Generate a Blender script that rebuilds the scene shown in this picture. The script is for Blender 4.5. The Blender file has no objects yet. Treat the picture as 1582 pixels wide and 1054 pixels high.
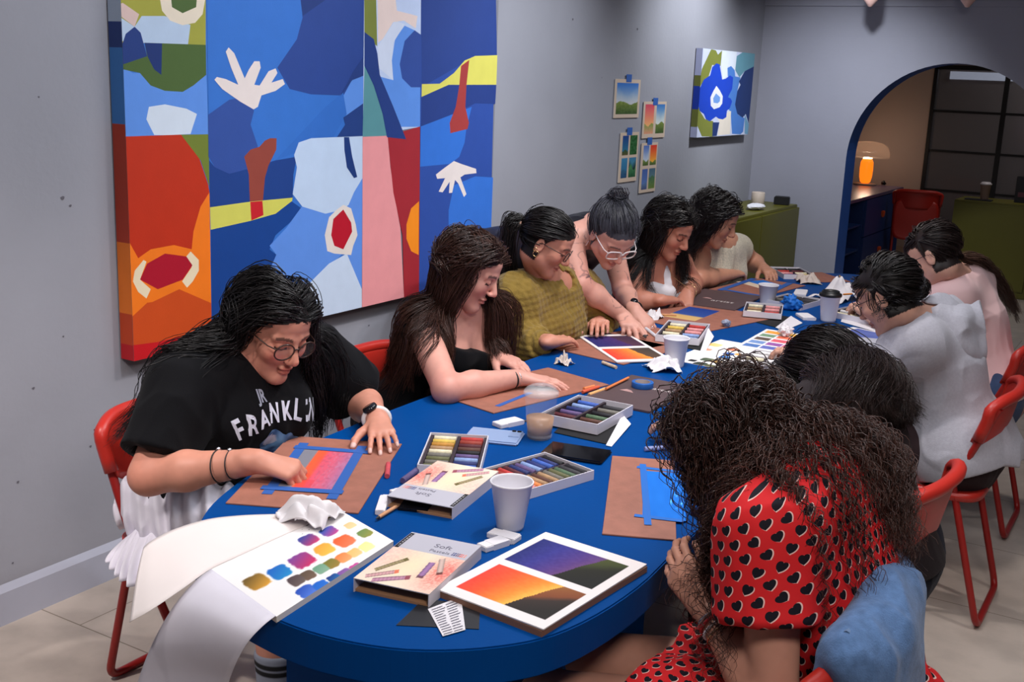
import bpy, bmesh, math, random
import numpy as np
from mathutils import Vector, Matrix

# ------------------------------------------------------------------ camera, world, lights, exposure
SC = bpy.context.scene
COL = SC.collection
random.seed(7); RNG = np.random.default_rng(7)
CAMH = 1.70; FPX = 1766.2; CX, CY = 791.0, 527.0
RC = np.array([[0.85411627, 0.1511377, -0.49763721], [0.51854456, -0.17395416, 0.83716873], [0.03996169, -0.9730865, -0.22694871]])
def _ray(px, py): return RC @ np.array([px - CX, py - CY, FPX])
O3 = np.array([0, 0, CAMH])
def Z(px, py, z): d = _ray(px, py); return d * ((z - CAMH) / d[2]) + O3      # point of a horizontal plane
def X(px, py, x): d = _ray(px, py); return d * (x / d[0]) + O3              # point of a plane parallel to the long wall
def Y(px, py, y): d = _ray(px, py); return d * (y / d[1]) + O3              # point of a plane parallel to the arch wall

cam_d = bpy.data.cameras.new('camera'); cam = bpy.data.objects.new('camera', cam_d); COL.objects.link(cam)
mw = Matrix.Identity(4)
for i in range(3):
    mw[i][0] = RC[i, 0]; mw[i][1] = -RC[i, 1]; mw[i][2] = -RC[i, 2]
mw[0][3], mw[1][3], mw[2][3] = 0, 0, CAMH
cam.matrix_world = mw
cam_d.sensor_width = 36; cam_d.sensor_fit = 'HORIZONTAL'; cam_d.lens = FPX / 1582 * 36; cam_d.clip_start = .05
SC.camera = cam
SC.view_settings.view_transform = 'Standard'; SC.view_settings.look = 'None'
SC.view_settings.gamma = 1; SC.view_settings.use_curve_mapping = False
SC.view_settings.exposure = 0.18
SC.cycles.use_denoising = True
SC.cycles.max_bounces = 6; SC.cycles.transparent_max_bounces = 16
w = bpy.data.worlds.new('world'); SC.world = w; w.use_nodes = True
w.node_tree.nodes['Background'].inputs[0].default_value = (.62, .66, .80, 1)
w.node_tree.nodes['Background'].inputs[1].default_value = .02

def lamp(name, kind, loc, to, power, col=(1, .93, .85), size=.2, spot=60, blend=.6):
    d = bpy.data.lights.new(name, kind); d.energy = power; d.color = col
    if kind == 'AREA': d.shape = 'DISK'; d.size = size
    else: d.shadow_soft_size = size
    if kind == 'SPOT': d.spot_size = math.radians(spot); d.spot_blend = blend
    o = bpy.data.objects.new(name, d); COL.objects.link(o); o.location = loc
    o.rotation_euler = (Vector(to) - Vector(loc)).to_track_quat('-Z', 'Y').to_euler()
    return o
WARM = (1, .93, .91); COOL = (.88, .93, 1.0)
# the room's track spots over the table, and the ones that wash the long wall
lamp('table_spot', 'SPOT', (-1.25, 1.35, 2.62), (-1.45, 1.95, .75), 35, WARM, .05, 95, .8)
lamp('table_spot', 'SPOT', (-1.2, 3.1, 2.62), (-1.6, 3.0, .75), 66, WARM, .05, 105, .8)
lamp('table_spot', 'SPOT', (-1.2, 4.9, 2.62), (-1.6, 4.9, .75), 62, WARM, .05, 105, .8)
lamp('wall_spot', 'SPOT', (-2.0, 7.0, 2.62), (-2.94, 6.95, 1.75), 88, COOL, .05, 98, 1)
lamp('wall_spot', 'SPOT', (-1.5, 4.9, 2.62), (-2.94, 4.95, 1.35), 100, COOL, .05, 84, 1)
lamp('wall_spot', 'SPOT', (-1.2, 4.2, 2.62), (-2.94, 3.9, 1.55), 52, COOL, .05, 75, .9)
lamp('wall_spot', 'SPOT', (-1.0, 2.4, 2.62), (-2.94, 2.6, 1.3), 52, COOL, .05, 80, .9)
lamp('ceiling_glow', 'AREA', (-1.0, 3.0, 2.7), (-1.0, 3.0, 0), 38, COOL, 2.4)
lamp('front_fill', 'AREA', (.3, .5, 2.68), (-1.3, 2.4, .8), 38, WARM, .7)  # fill added from the camera side for faces and cups, no fixture there
lamp('arch_spot', 'SPOT', (-1.9, 6.9, 2.62), (-2.4, 8.36, .9), 125, COOL, .06, 85, 1)
lamp('floor_fill', 'SPOT', (.5, 3.2, 2.65), (.25, 3.0, 0), 52, WARM, .05, 80, .9)
lamp('floor_fill', 'SPOT', (-2.1, .6, 2.65), (-2.65, 1.75, 0), 150, WARM, .05, 62, 1)  # added only to brighten the floor at the left, no known lamp
lamp('hall_fill', 'AREA', (-1.2, 13.1, 2.6), (-1.2, 13.1, 0), 16, COOL, .5)  # fill added beyond the door so its panes look lighter
lamp('back_room_light', 'AREA', (-1.2, 10.5, 2.6), (-1.2, 10.5, 0), 8, WARM, .8)

# ------------------------------------------------------------------ helpers: colours and materials
def lin(c):
    c = np.asarray(c, float) / 255.0
    return np.where(c <= .04045, c / 12.92, ((c + .055) / 1.055) ** 2.4)
def L4(c): return (*[float(v) for v in lin(c)], 1.0)
MATS = {}
def mat(name, col=None, rough=.5, metal=0, var=0.0, vscale=8, bump=0, bscale=60, spec=.5, attr=False, trans=0, alpha=1, sheen=0, emit=None, estr=0, coat=0, ior=1.45, sss=0):
    if name in MATS: return MATS[name]
    m = bpy.data.materials.new(name); m.use_nodes = True; MATS[name] = m
    nt = m.node_tree; b = nt.nodes['Principled BSDF']; lk = nt.links.new
    b.inputs['Roughness'].default_value = rough; b.inputs['Metallic'].default_value = metal
    b.inputs['Specular IOR Level'].default_value = spec; b.inputs['IOR'].default_value = ior
    b.inputs['Transmission Weight'].default_value = trans; b.inputs['Alpha'].default_value = alpha
    b.inputs['Sheen Weight'].default_value = sheen; b.inputs['Coat Weight'].default_value = coat
    if sss: b.inputs['Subsurface Weight'].default_value = sss; b.inputs['Subsurface Radius'].default_value = (.012, .005, .003); b.inputs['Subsurface Scale'].default_value = 1
    if emit is not None:
        b.inputs['Emission Color'].default_value = L4(emit); b.inputs['Emission Strength'].default_value = estr
    src = None
    if attr:
        a = nt.nodes.new('ShaderNodeVertexColor'); a.layer_name = 'Col'; src = a.outputs['Color']
    else: b.inputs['Base Color'].default_value = L4(col)
    if var or bump:
        tc = nt.nodes.new('ShaderNodeTexCoord')
    if var:
        n = nt.nodes.new('ShaderNodeTexNoise'); n.inputs['Scale'].default_value = vscale; n.inputs['Detail'].default_value = 5
        lk(tc.outputs['Object'], n.inputs['Vector'])
        mr = nt.nodes.new('ShaderNodeMapRange'); lk(n.outputs['Fac'], mr.inputs['Value'])
        mr.inputs['From Min'].default_value = .3; mr.inputs['From Max'].default_value = .7
        mr.inputs['To Min'].default_value = 1 - var; mr.inputs['To Max'].default_value = 1 + var
        mx = nt.nodes.new('ShaderNodeVectorMath'); mx.operation = 'SCALE'
        if src is not None: lk(src, mx.inputs[0])
        else: mx.inputs[0].default_value = L4(col)[:3]
        lk(mr.outputs['Result'], mx.inputs['Scale']); src = mx.outputs[0]
    if src is not None: lk(src, b.inputs['Base Color'])
    if bump:
        n2 = nt.nodes.new('ShaderNodeTexNoise'); n2.inputs['Scale'].default_value = bscale; n2.inputs['Detail'].default_value = 4
        lk(tc.outputs['Object'], n2.inputs['Vector'])
        bp = nt.nodes.new('ShaderNodeBump'); bp.inputs['Strength'].default_value = bump; bp.inputs['Distance'].default_value = .004
        lk(n2.outputs['Fac'], bp.inputs['Height']); lk(bp.outputs['Normal'], b.inputs['Normal'])
    return m

# ------------------------------------------------------------------ helpers: objects
def tag(o, label=None, cat=None, group=None, kind=None):
    if label: o['label'] = label
    if cat: o['category'] = cat
    if group: o['group'] = group
    if kind: o['kind'] = kind
    return o
def thing(name, label, cat, loc=(0, 0, 0), rz=0, group=None):
    o = bpy.data.objects.new(name, None); COL.objects.link(o); o.empty_display_size = .05
    o.location = [float(v) for v in loc]; o.rotation_euler = (0, 0, rz)
    return tag(o, label, cat, group)
def link(name, me, m=None, parent=None, loc=None, rot=None, smooth=False):
    if m is not None:
        for mm in (m if isinstance(m, (list, tuple)) else [m]): me.materials.append(mm)
    if smooth: me.polygons.foreach_set('use_smooth', np.ones(len(me.polygons), bool))
    o = bpy.data.objects.new(name, me); COL.objects.link(o)
    if parent is not None: o.parent = parent
    if loc is not None: o.location = [float(v) for v in loc]
    if rot is not None: o.rotation_euler = rot
    return o
def npmesh(name, v, f, cols=None, mi=None):
    """v (n,3); f (m,3|4) index array or list of lists"""
    me = bpy.data.meshes.new(name); v = np.asarray(v, np.float32)
    if isinstance(f, np.ndarray):
        k = f.shape[1]
        me.vertices.add(len(v)); me.vertices.foreach_set('co', v.ravel())
        me.loops.add(f.size); me.loops.foreach_set('vertex_index', f.astype(np.int32).ravel())
        me.polygons.add(len(f)); me.polygons.foreach_set('loop_start', np.arange(0, f.size, k, dtype=np.int32))
        me.update(calc_edges=True); me.validate()
    else:
        me.from_pydata([tuple(map(float, p)) for p in v], [], f); me.update()
    if cols is not None:
        a = me.color_attributes.new('Col', 'FLOAT_COLOR', 'POINT')
        c = np.ones((len(v), 4), np.float32); c[:, :3] = cols
        a.data.foreach_set('color', c.ravel())
    if mi is not None: me.polygons.foreach_set('material_index', np.asarray(mi, np.int32))
    return me
class MB:
    """collects boxes, tubes and lathes into one mesh"""
    def __init__(s): s.v = []; s.f = []; s.mi = []; s.cur = 0
    def _add(s, vs, fs):
        n = len(s.v); s.v += [tuple(map(float, p)) for p in vs]; s.f += [[i + n for i in q] for q in fs]; s.mi += [s.cur] * len(fs); return s
    def box(s, a, b, rz=0, c=(0, 0, 0)):
        (x0, y0, z0), (x1, y1, z1) = a, b
        vs = [(x, y, z) for x in (x0, x1) for y in (y0, y1) for z in (z0, z1)]
        cs, sn = math.cos(rz), math.sin(rz)
        vs = [(c[0] + x * cs - y * sn, c[1] + x * sn + y * cs, c[2] + z) for x, y, z in vs]
        return s._add(vs, [[0, 1, 3, 2], [4, 6, 7, 5], [0, 4, 5, 1], [2, 3, 7, 6], [0, 2, 6, 4], [1, 5, 7, 3]])
    def prism(s, poly, z0, z1):
        n = len(poly); vs = [(p[0], p[1], z0) for p in poly] + [(p[0], p[1], z1) for p in poly]
        return s._add(vs, [list(range(n))[::-1], list(range(n, 2 * n))] + [[i, (i + 1) % n, n + (i + 1) % n, n + i] for i in range(n)])
    def lathe(s, prof, n=24, c=(0, 0, 0), axis=None):
        vs = []; fs = []
        for r, z in prof:
            for k in range(n):
                a = 2 * math.pi * k / n; vs.append((r * math.cos(a), r * math.sin(a), z))
        if axis is not None:
            q = Vector((0, 0, 1)).rotation_difference(Vector(axis)); vs = [tuple(q @ Vector(p)) for p in vs]
        vs = [(p[0] + c[0], p[1] + c[1], p[2] + c[2]) for p in vs]
        for i in range(len(prof) - 1):
            for k in range(n): fs.append([i * n + k, i * n + (k + 1) % n, (i + 1) * n + (k + 1) % n, (i + 1) * n + k])
        if prof[0][0] > 1e-4: fs.append(list(range(n))[::-1])
        if prof[-1][0] > 1e-4: fs.append([(len(prof) - 1) * n + k for k in range(n)])
        return s._add(vs, fs)
    def tube(s, pts, r, n=8, closed=False):
        v, f = tube_np(pts, r, n, closed); return s._add(v, [list(q) for q in f] + ([] if closed else [list(range(n))[::-1], [(len(pts) - 1) * n + k for k in range(n)]]))
    def build(s, name, m, parent=None, loc=None, rot=None, smooth=False, bevel=0, seg=2):
        me = npmesh(name, s.v, s.f, mi=s.mi)
        if bevel:
            bm = bmesh.new(); bm.from_mesh(me); bmesh.ops.bevel(bm, geom=bm.edges[:], offset=bevel, segments=seg, affect='EDGES', clamp_overlap=True); bm.to_mesh(me); bm.free()
        o = link(name, me, m, parent, loc, rot, smooth)
        return o
def tube_np(pts, r, n=8, closed=False):
    P = np.asarray([list(map(float, p)) for p in pts]); N = len(P)
    T = np.gradient(P, axis=0) if not closed else np.roll(P, -1, 0) - np.roll(P, 1, 0)
    T /= np.linalg.norm(T, axis=1, keepdims=True) + 1e-9
    ref = np.array([0, 0, 1.]) if abs(T[0][2]) < .9 else np.array([1., 0, 0])
    U = np.cross(T[0], ref); U /= np.linalg.norm(U); Us = [U]
    for i in range(1, N):
        U = Us[-1] - T[i] * (Us[-1] @ T[i]); U /= np.linalg.norm(U) + 1e-9; Us.append(U)
    Us = np.array(Us); Vs = np.cross(T, Us)
    rr = np.broadcast_to(np.asarray(r, float), (N,))
    a = np.arange(n) * 2 * np.pi / n
    v = P[:, None] + rr[:, None, None] * (np.cos(a)[None, :, None] * Us[:, None] + np.sin(a)[None, :, None] * Vs[:, None])
    f = []
    for i in range(N if closed else N - 1):
        j = (i + 1) % N
        for k in range(n): f.append((i * n + k, i * n + (k + 1) % n, j * n + (k + 1) % n, j * n + k))
    return v.reshape(-1, 3), f
def bez(pts, n=8):
    """Catmull-Rom through pts"""
    P = [np.asarray(p, float) for p in pts]; P = [2 * P[0] - P[1]] + P + [2 * P[-1] - P[-2]]; out = []
    for i in range(1, len(P) - 2):
        for k in range(n):
            t = k / n; a, b, c, d = P[i - 1:i + 3]
            out.append(.5 * (2 * b + (c - a) * t + (2 * a - 5 * b + 4 * c - d) * t * t + (-a + 3 * b - 3 * c + d) * t ** 3))
    out.append(P[-2]); return out
def fillet(pts, r=.04, n=5):
    """round the corners of a polyline"""
    P = [np.asarray(p, float) for p in pts]; out = [P[0]]
    for i in range(1, len(P) - 1):
        a = P[i - 1] - P[i]; b = P[i + 1] - P[i]; la, lb = np.linalg.norm(a), np.linalg.norm(b)
        q = min(r, la * .45, lb * .45); A = P[i] + a / la * q; B = P[i] + b / lb * q
        for k in range(n + 1):
            t = k / n; out.append((1 - t) ** 2 * A + 2 * t * (1 - t) * P[i] + t * t * B)
    out.append(P[-1]); return out
def rect_fit(c4, z):
    """the true rectangle nearest to four corners on the plane z: corners a,b,c,d in order -> centre, angle of a->b, |ab|, |bc|"""
    p = [Z(x, y, z)[:2] for x, y in c4]; ctr = sum(p) / 4
    e1 = (p[1] - p[0]) + (p[2] - p[3]); e2 = (p[2] - p[1]) + (p[3] - p[0])
    l1, l2 = np.linalg.norm(e1) / 2, np.linalg.norm(e2) / 2
    e2r = np.array([e2[1], -e2[0]])
    if e2r @ e1 < 0: e2r = -e2r
    d = e1 / np.linalg.norm(e1) + e2r / np.linalg.norm(e2r); ang = math.atan2(d[1], d[0])
    s = 1 if (e1[0] * e2[1] - e1[1] * e2[0]) > 0 else -1
    return ctr, ang, l1, l2, s
def slab(name, w, d, t, fn, nu, nv, m, parent, loc, rz, flip=1, side=(200, 200, 200)):
    """a thin board or sheet whose top carries pigment fn(u,v)->sRGB array; u along local x, v along local y"""
    u, v = np.meshgrid(np.linspace(0, 1, nu), np.linspace(0, 1, nv))
    top = np.stack([(u - .5) * w, (v - .5) * d * flip, np.full_like(u, t)], -1).reshape(-1, 3)
    cols = lin(np.clip(fn(u, v), 0, 255)).reshape(-1, 3)
    idx = np.arange(nu * nv).reshape(nv, nu)
    q = np.stack([idx[:-1, :-1], idx[:-1, 1:], idx[1:, 1:], idx[1:, :-1]], -1).reshape(-1, 4)
    n = nu * nv
    ring = np.concatenate([idx[0, :], idx[1:, -1], idx[-1, -2::-1], idx[-2:0:-1, 0]])
    rt = top[ring]; rb = rt.copy(); rb[:, 2] = 0; k = len(ring)
    V = np.concatenate([top, rt, rb]); sc = np.tile(lin(side), (2 * k, 1)); C = np.concatenate([cols, sc])
    a = np.arange(k); b = (a + 1) % k
    sq = np.stack([n + a, n + k + a, n + k + b, n + b], -1)
    F = np.concatenate([q, sq]);
    bot = np.array([[n + k + ring_i for ring_i in (0, nu - 1, nu + nv - 2, 2 * nu + nv - 3)]])
    F = np.concatenate([F, bot[:, ::-1]])
    if flip < 0: F = F[:, ::-1]
    return link(name, npmesh(name, V, F, C), m, parent, loc, (0, 0, rz))
def text_mesh(s, size, ext=0.0004, bold=0.0):
    cu = bpy.data.curves.new('txt', 'FONT'); cu.body = s; cu.size = size; cu.extrude = ext; cu.align_x = 'CENTER'; cu.align_y = 'CENTER'; cu.resolution_u = 3; cu.offset = bold
    o = bpy.data.objects.new('txt', cu); COL.objects.link(o); dg = bpy.context.evaluated_depsgraph_get()
    me = bpy.data.meshes.new_from_object(o.evaluated_get(dg)); bpy.data.objects.remove(o); bpy.data.curves.remove(cu); return me
_NT = np.random.default_rng(11).random(64 ** 3).astype(np.float32)
def vnoise(P, s=1.0, seed=0):
    """smooth value noise in [-1,1]"""
    Q = np.asarray(P, np.float32) * np.float32(s) + np.float32(seed * 17.13 % 60); i = np.floor(Q); f = Q - i; i = i.astype(np.int32); f = f * f * (3 - 2 * f)
    X0, X1 = (i[..., 0] & 63) << 12, ((i[..., 0] + 1) & 63) << 12; Y0, Y1 = (i[..., 1] & 63) << 6, ((i[..., 1] + 1) & 63) << 6; Z0, Z1 = i[..., 2] & 63, (i[..., 2] + 1) & 63
    fx, fy, fz = f[..., 0], f[..., 1], f[..., 2]; T = _NT
    def ln(a): u = T[a | Z0]; return u + (T[a | Z1] - u) * fz
    a, b, c, d = ln(X0 | Y0), ln(X0 | Y1), ln(X1 | Y0), ln(X1 | Y1); e = a + (b - a) * fy; g = c + (d - c) * fy
    return (e + (g - e) * fx) * 2 - 1
def n2(u, v, s, seed=0): return vnoise(np.stack([u * s, v * s, np.zeros_like(u)], -1), 1, seed)
# ------------------------------------------------------------------ smooth solid modelling: distance fields meshed with surface nets
def V3(*a): return np.array(a, float)
def nrm(v): v = np.asarray(v, float); return v / (np.linalg.norm(v) + 1e-12)
class SDF:
    def __init__(s): s.ops = []; s.disp = None
    def copy(s): t = SDF(); t.ops = list(s.ops); t.disp = s.disp; return t
    def cap(s, a, b, ra, rb=None, k=.012, flat=None, sub=False, tagn=''):
        a = np.asarray(a, float); b = np.asarray(b, float); rb = ra if rb is None else rb
        s.ops.append(dict(t='cap', a=a, b=b, ra=ra, rb=rb, k=k, flat=flat, sub=sub, c=(a + b) / 2, R=np.linalg.norm(b - a) / 2 + max(ra, rb), tag=tagn)); return s
    def ell(s, c, M, r, k=.012, sub=False, tagn=''):
        s.ops.append(dict(t='ell', c=np.asarray(c, float), M=np.asarray(M, float), r=np.asarray(r, float), k=k, sub=sub, R=max(r), tag=tagn)); return s
    def cyl(s, a, b, ra, rb, rd=.006, k=.02, sub=False):
        a = np.asarray(a, float); b = np.asarray(b, float)
        s.ops.append(dict(t='cyl', a=a, b=b, ra=ra, rb=rb, rd=rd, k=k, sub=sub, c=(a + b) / 2, R=np.linalg.norm(b - a) / 2 + max(ra, rb), tag='')); return s
    def plane(s, p, n, k=.004):
        """keep the side away from n"""
        s.ops.append(dict(t='pl', n=nrm(n), p=np.asarray(p, float), k=k, sub=False, c=None, R=0, tag='')); return s
    @staticmethod
    def _d(o, P):
        if o['t'] == 'cap' or o['t'] == 'cyl':
            a, b = o['a'], o['b']; q = P - a.astype(P.dtype)
            ab = b - a; L2 = ab @ ab + 1e-12; sc = 1
            if o['t'] == 'cap' and o['flat'] is not None:
                ax, fs = o['flat']; al = (q @ ax.astype(P.dtype)); q = q + al[..., None] * (ax * (1 / fs - 1)).astype(P.dtype); sc = (1 + fs) / 2
            t = (q @ (ab / L2).astype(P.dtype))
            tc = np.clip(t, 0, 1)
            r = o['ra'] + (o['rb'] - o['ra']) * tc
            if o['t'] == 'cap':
                dv = q - tc[..., None] * ab.astype(P.dtype); return (np.sqrt((dv * dv).sum(-1)) - r) * sc
            dv = q - t[..., None] * ab.astype(P.dtype); L = math.sqrt(L2); rd = o['rd']
            dr = np.sqrt((dv * dv).sum(-1)) - r + rd; dl = np.abs(t - .5) * L - L / 2 + rd
            return np.minimum(np.maximum(dr, dl), 0) + np.sqrt(np.maximum(dr, 0) ** 2 + np.maximum(dl, 0) ** 2) - rd
        if o['t'] == 'ell':
            q = (P - o['c'].astype(P.dtype)) @ o['M'].T.astype(P.dtype); r = o['r'].astype(P.dtype)
            k0 = np.sqrt(((q / r) ** 2).sum(-1)); k1 = np.sqrt(((q / (r * r)) ** 2).sum(-1)) + 1e-9
            return k0 * (k0 - 1) / k1
        return (P - o['p'].astype(P.dtype)) @ o['n'].astype(P.dtype)
    @staticmethod
    def _mix(o, d, di):
        k = o['k']
        if o['t'] == 'pl' or o['sub']:
            if o['sub']: di = -di
            h = np.maximum(k - np.abs(d - di), 0) / k; return np.maximum(d, di) + h * h * k / 4
        h = np.maximum(k - np.abs(d - di), 0) / k; return np.minimum(d, di) - h * h * k / 4
    def ev(s, P, skip=()):
        d = np.full(P.shape[:-1], 1e3, P.dtype)
        for o in s.ops:
            if o['tag'] in skip: continue
            d = s._mix(o, d, s._d(o, P))
        return d
    def grad(s, P, skip=(), e=.003):
        d = s.ev(P, skip); g = np.stack([s.ev(P + e * np.eye(3)[i], skip) - d for i in range(3)], -1)
        return d, g / (np.linalg.norm(g, axis=-1, keepdims=True) + 1e-9)
    def mesh(s, cell, B=8):
        lo = np.min([o['c'] - o['R'] for o in s.ops if o['c'] is not None and not o['sub']], 0) - .03
        hi = np.max([o['c'] + o['R'] for o in s.ops if o['c'] is not None and not o['sub']], 0) + .03
        nb = np.ceil((hi - lo) / (cell * B)).astype(int)
        bi = np.stack(np.meshgrid(*[np.arange(n) for n in nb], indexing='ij'), -1).reshape(-1, 3)
        bc = (lo + (bi + .5) * B * cell).astype(np.float32)
        rad = B * cell * .9
        d0 = s.ev(bc); bi = bi[np.abs(d0) < rad * 1.6 + .02]; bc = (lo + (bi + .5) * B * cell)
        g = np.arange(B + 1); loc = np.stack(np.meshgrid(g, g, g, indexing='ij'), -1).reshape(-1, 3)
        P = ((bi[:, None] * B + loc[None]) * cell).astype(np.float32) + lo.astype(np.float32)
        D = np.full(P.shape[:2], 1.0, np.float32)
        for o in s.ops:
            if o['c'] is None: D = s._mix(o, D, s._d(o, P)); continue
            m = np.linalg.norm(bc - o['c'], axis=1) < o['R'] * (1.0 if not (o['t'] == 'cap' and o['flat']) else 1.1) + rad + o['k'] + .02
            if m.any(): D[m] = s._mix(o, D[m], s._d(o, P[m]))
        if s.disp is not None: m = np.abs(D) < .03 + cell; D[m] += s.disp(P[m]).astype(np.float32)
        D = D.reshape(-1, B + 1, B + 1, B + 1); neg = D < 0
        cs = sum(neg[:, i:B + i, j:B + j, k:B + k].astype(np.int8) for i in (0, 1) for j in (0, 1) for k in (0, 1))
        act = (cs > 0) & (cs < 8); b, ci, cj, ck = np.nonzero(act)
        cor = {}
        for i in (0, 1):
            for j in (0, 1):
                for k in (0, 1): cor[i, j, k] = D[b, ci + i, cj + j, ck + k]
        acc = np.zeros((len(b), 3)); cnt = np.zeros(len(b))
        for ax in range(3):
            for u in (0, 1):
                for w_ in (0, 1):
                    c0 = [0, 0, 0]; o2 = [x for x in range(3) if x != ax]; c0[o2[0]] = u; c0[o2[1]] = w_; c1 = list(c0); c1[ax] = 1
                    a_, b_ = cor[tuple(c0)], cor[tuple(c1)]; m = (a_ < 0) != (b_ < 0)
                    t = np.where(m, a_ / np.where(m, a_ - b_, 1), 0); pt = np.tile(np.array(c0, float), (len(b), 1)); pt[:, ax] = t
                    acc += pt * m[:, None]; cnt += m
        cellc = bi[b] * B + np.stack([ci, cj, ck], -1)
        vert = (cellc + acc / np.maximum(cnt, 1)[:, None]) * cell + lo
        N = (nb * B + 2).astype(np.int64); key = (cellc[:, 0] * N[1] + cellc[:, 1]) * N[2] + cellc[:, 2]
        order = np.argsort(key); ks = key[order]
        def find(c):
            kk = (c[:, 0] * N[1] + c[:, 1]) * N[2] + c[:, 2]; p = np.minimum(np.searchsorted(ks, kk), len(ks) - 1)
            return np.where(ks[p] == kk, order[p], -1)
        F = []
        for ax in range(3):
            o2 = [x for x in range(3) if x != ax]; e = [0, 0, 0]; e[ax] = 1
            s0 = cor[0, 0, 0] < 0; s1 = cor[tuple(e)] < 0; m = s0 != s1
            c = cellc[m]; u = np.eye(3, dtype=int)[o2[0]]; w_ = np.eye(3, dtype=int)[o2[1]]
            q = np.stack([find(c), find(c - u), find(c - u - w_), find(c - w_)], -1)
            fl = s0[m] if ax != 1 else ~s0[m]
            q = np.where(fl[:, None], q, q[:, ::-1]); F.append(q[(q >= 0).all(1)])
        F = np.concatenate(F); a, b, c = vert[F[:, 0]], vert[F[:, 1]], vert[F[:, 2]]
        if (np.cross(b - a, c - a) * (a - vert.mean(0))).sum() < 0: F = F[:, ::-1]
        return vert, F

# ------------------------------------------------------------------ people
def frame(fwd, up=(0, 0, 1), roll=0):
    f = nrm(fwd); r = nrm(np.cross(f, up)); u = np.cross(r, f)
    if roll: r, u = r * math.cos(roll) + u * math.sin(roll), u * math.cos(roll) - r * math.sin(roll)
    return np.stack([r, f, u])      # rows: right, forward, up
def head_sdf(S, hc, F, sc=1.0, face=True):
    def W(p): return hc + (np.asarray(p) * sc) @ F
    E = lambda c, r, k=.02, sub=False, t='': S.ell(W(c), F, np.asarray(r) * sc, k, sub, t)
    C = lambda a, b, ra, rb=None, k=.012, sub=False, t='': S.cap(W(a), W(b), ra * sc, (rb or ra) * sc, k, None, sub, t)
    E((0, -.018, .032), (.074, .093, .083), .03); E((0, .022, -.02), (.061, .066, .088), .02)
    for x in (-1, 1): C((x * .044, .0, -.06), (x * .008, .061, -.102), .023, .018, .025)
    E((0, .045, .045), (.055, .042, .045), .02)
    if not face:
        for x in (-1, 1): E((x * .075, -.010, -.012), (.008, .019, .031), .006, t='f')
        return
    E((0, .068, -.101), (.018, .015, .015), .015, t='f')
    for x in (-1, 1):
        E((x * .038, .054, -.026), (.022, .024, .024), .02, t='f')
        C((x * .012, .081, .021), (x * .044, .066, .019), .0105, .009, .012, t='f')
    for x in (-1, 1): E((x * .031, .095, .001), (.017, .013, .0115), .012, True, 'f')
    for x in (-1, 1): E((x * .031, .0735, .0), (.0145, .0125, .0115), .004, t='f')
    C((0, .083, .014), (0, .105, -.028), .0075, .0105, .012, t='f')
    E((0, .105, -.033), (.0100, .0105, .0088), .008, t='f')
    for x in (-1, 1): E((x * .0102, .096, -.037), (.0075, .0098, .0068), .006, t='f')
    E((0, .083, -.0618), (.020, .0122, .0060), .006, t='f'); E((0, .081, -.0735), (.017, .0132, .0070), .006, t='f')
    for x in (-1, 1): C((0, .0935, -.0672), (x * .019, .0885, -.0715), .0020, None, .004, True, 'f')
    for x in (-1, 1):
        E((x * .075, -.010, -.012), (.008, .019, .031), .006, t='f'); E((x * .083, -.006, -.010), (.006, .010, .016), .005, True, 'f')
def scalp(l):
    """mask of the hair-bearing scalp in head-local metres"""
    x, y, z = l[..., 0], l[..., 1], l[..., 2]
    line = np.where(y > .03, .062 - (x / .07) ** 2 * .020 + (y - .03) * .1, np.where(y > .0, -.01 + (y / .03) * .060, -.075))
    return (z > line + .0015 * np.sin(x * 260 + y * 190) * (y > .02)) & (y < .086)
def hand_sdf(S, wr, d, n, side, curl=(.3, .4, .2), spread=.06, thumb=(.7, .5), sc=1.0, curls=None, tips=None):
    d = nrm(d); n = nrm(np.asarray(n) - d * np.dot(n, d)); t = np.cross(n, d) * (1 if side == 'R' else -1)
    offs = (.027, .009, -.0095, -.0265); pl = (.087, .090, .085, .076); fl = (.070, .078, .072, .056); fr = (.0088, .0090, .0086, .0076)
    S.cap(wr - d * .02, wr + d * .02, .0255 * sc, .026 * sc, .012, (n, .72))
    for i in range(4):
        a = wr + (d * .012 + t * offs[i] * .55) * sc; b = wr + (d * pl[i] + t * offs[i]) * sc
        S.cap(a, b, .0150 * sc, .0112 * sc, .012)
        c = curls[i] if curls else curl; sp = spread * (1.5 - i); dd = nrm(d * math.cos(sp) + t * math.sin(sp)); ang = 0; p = b
        for j, (fr_, q) in enumerate(((.45, c[0]), (.30, c[1]), (.25, c[2]))):
            ang += q; v = dd * math.cos(ang) - n * math.sin(ang); e = p + v * fl[i] * fr_ * sc
            S.cap(p, e, fr[i] * (1.02 - .1 * j) * sc, fr[i] * (.92 - .1 * j) * sc, .0035); p = e
        if tips is not None: tips.append((p, -nrm(np.cross(v, t)) if np.dot(np.cross(v, t), n) < 0 else nrm(np.cross(v, t)), .0075 * sc, nrm(v)))
    S.cap(wr + (d * .03 + t * .008) * sc, wr + (d * .075 - t * .002) * sc, .017 * sc, .015 * sc, .015, (n, .8))
    p = wr + (d * .018 + t * .020 - n * .006) * sc
    for j, (ln, r0, r1) in enumerate(((.046, .0150, .0120), (.034, .0115, .0098), (.027, .0100, .0080))):
        a = thumb[0] - j * .22; v = nrm(d * math.cos(a) + t * math.sin(a) - n * (thumb[1] * (.5 + .3 * j))); e = p + v * ln * sc
        S.cap(p, e, r0 * sc, r1 * sc, .01 if j == 0 else .004); p = e
    if tips is not None: tips.append((p, n, .0085 * sc, v))
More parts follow.
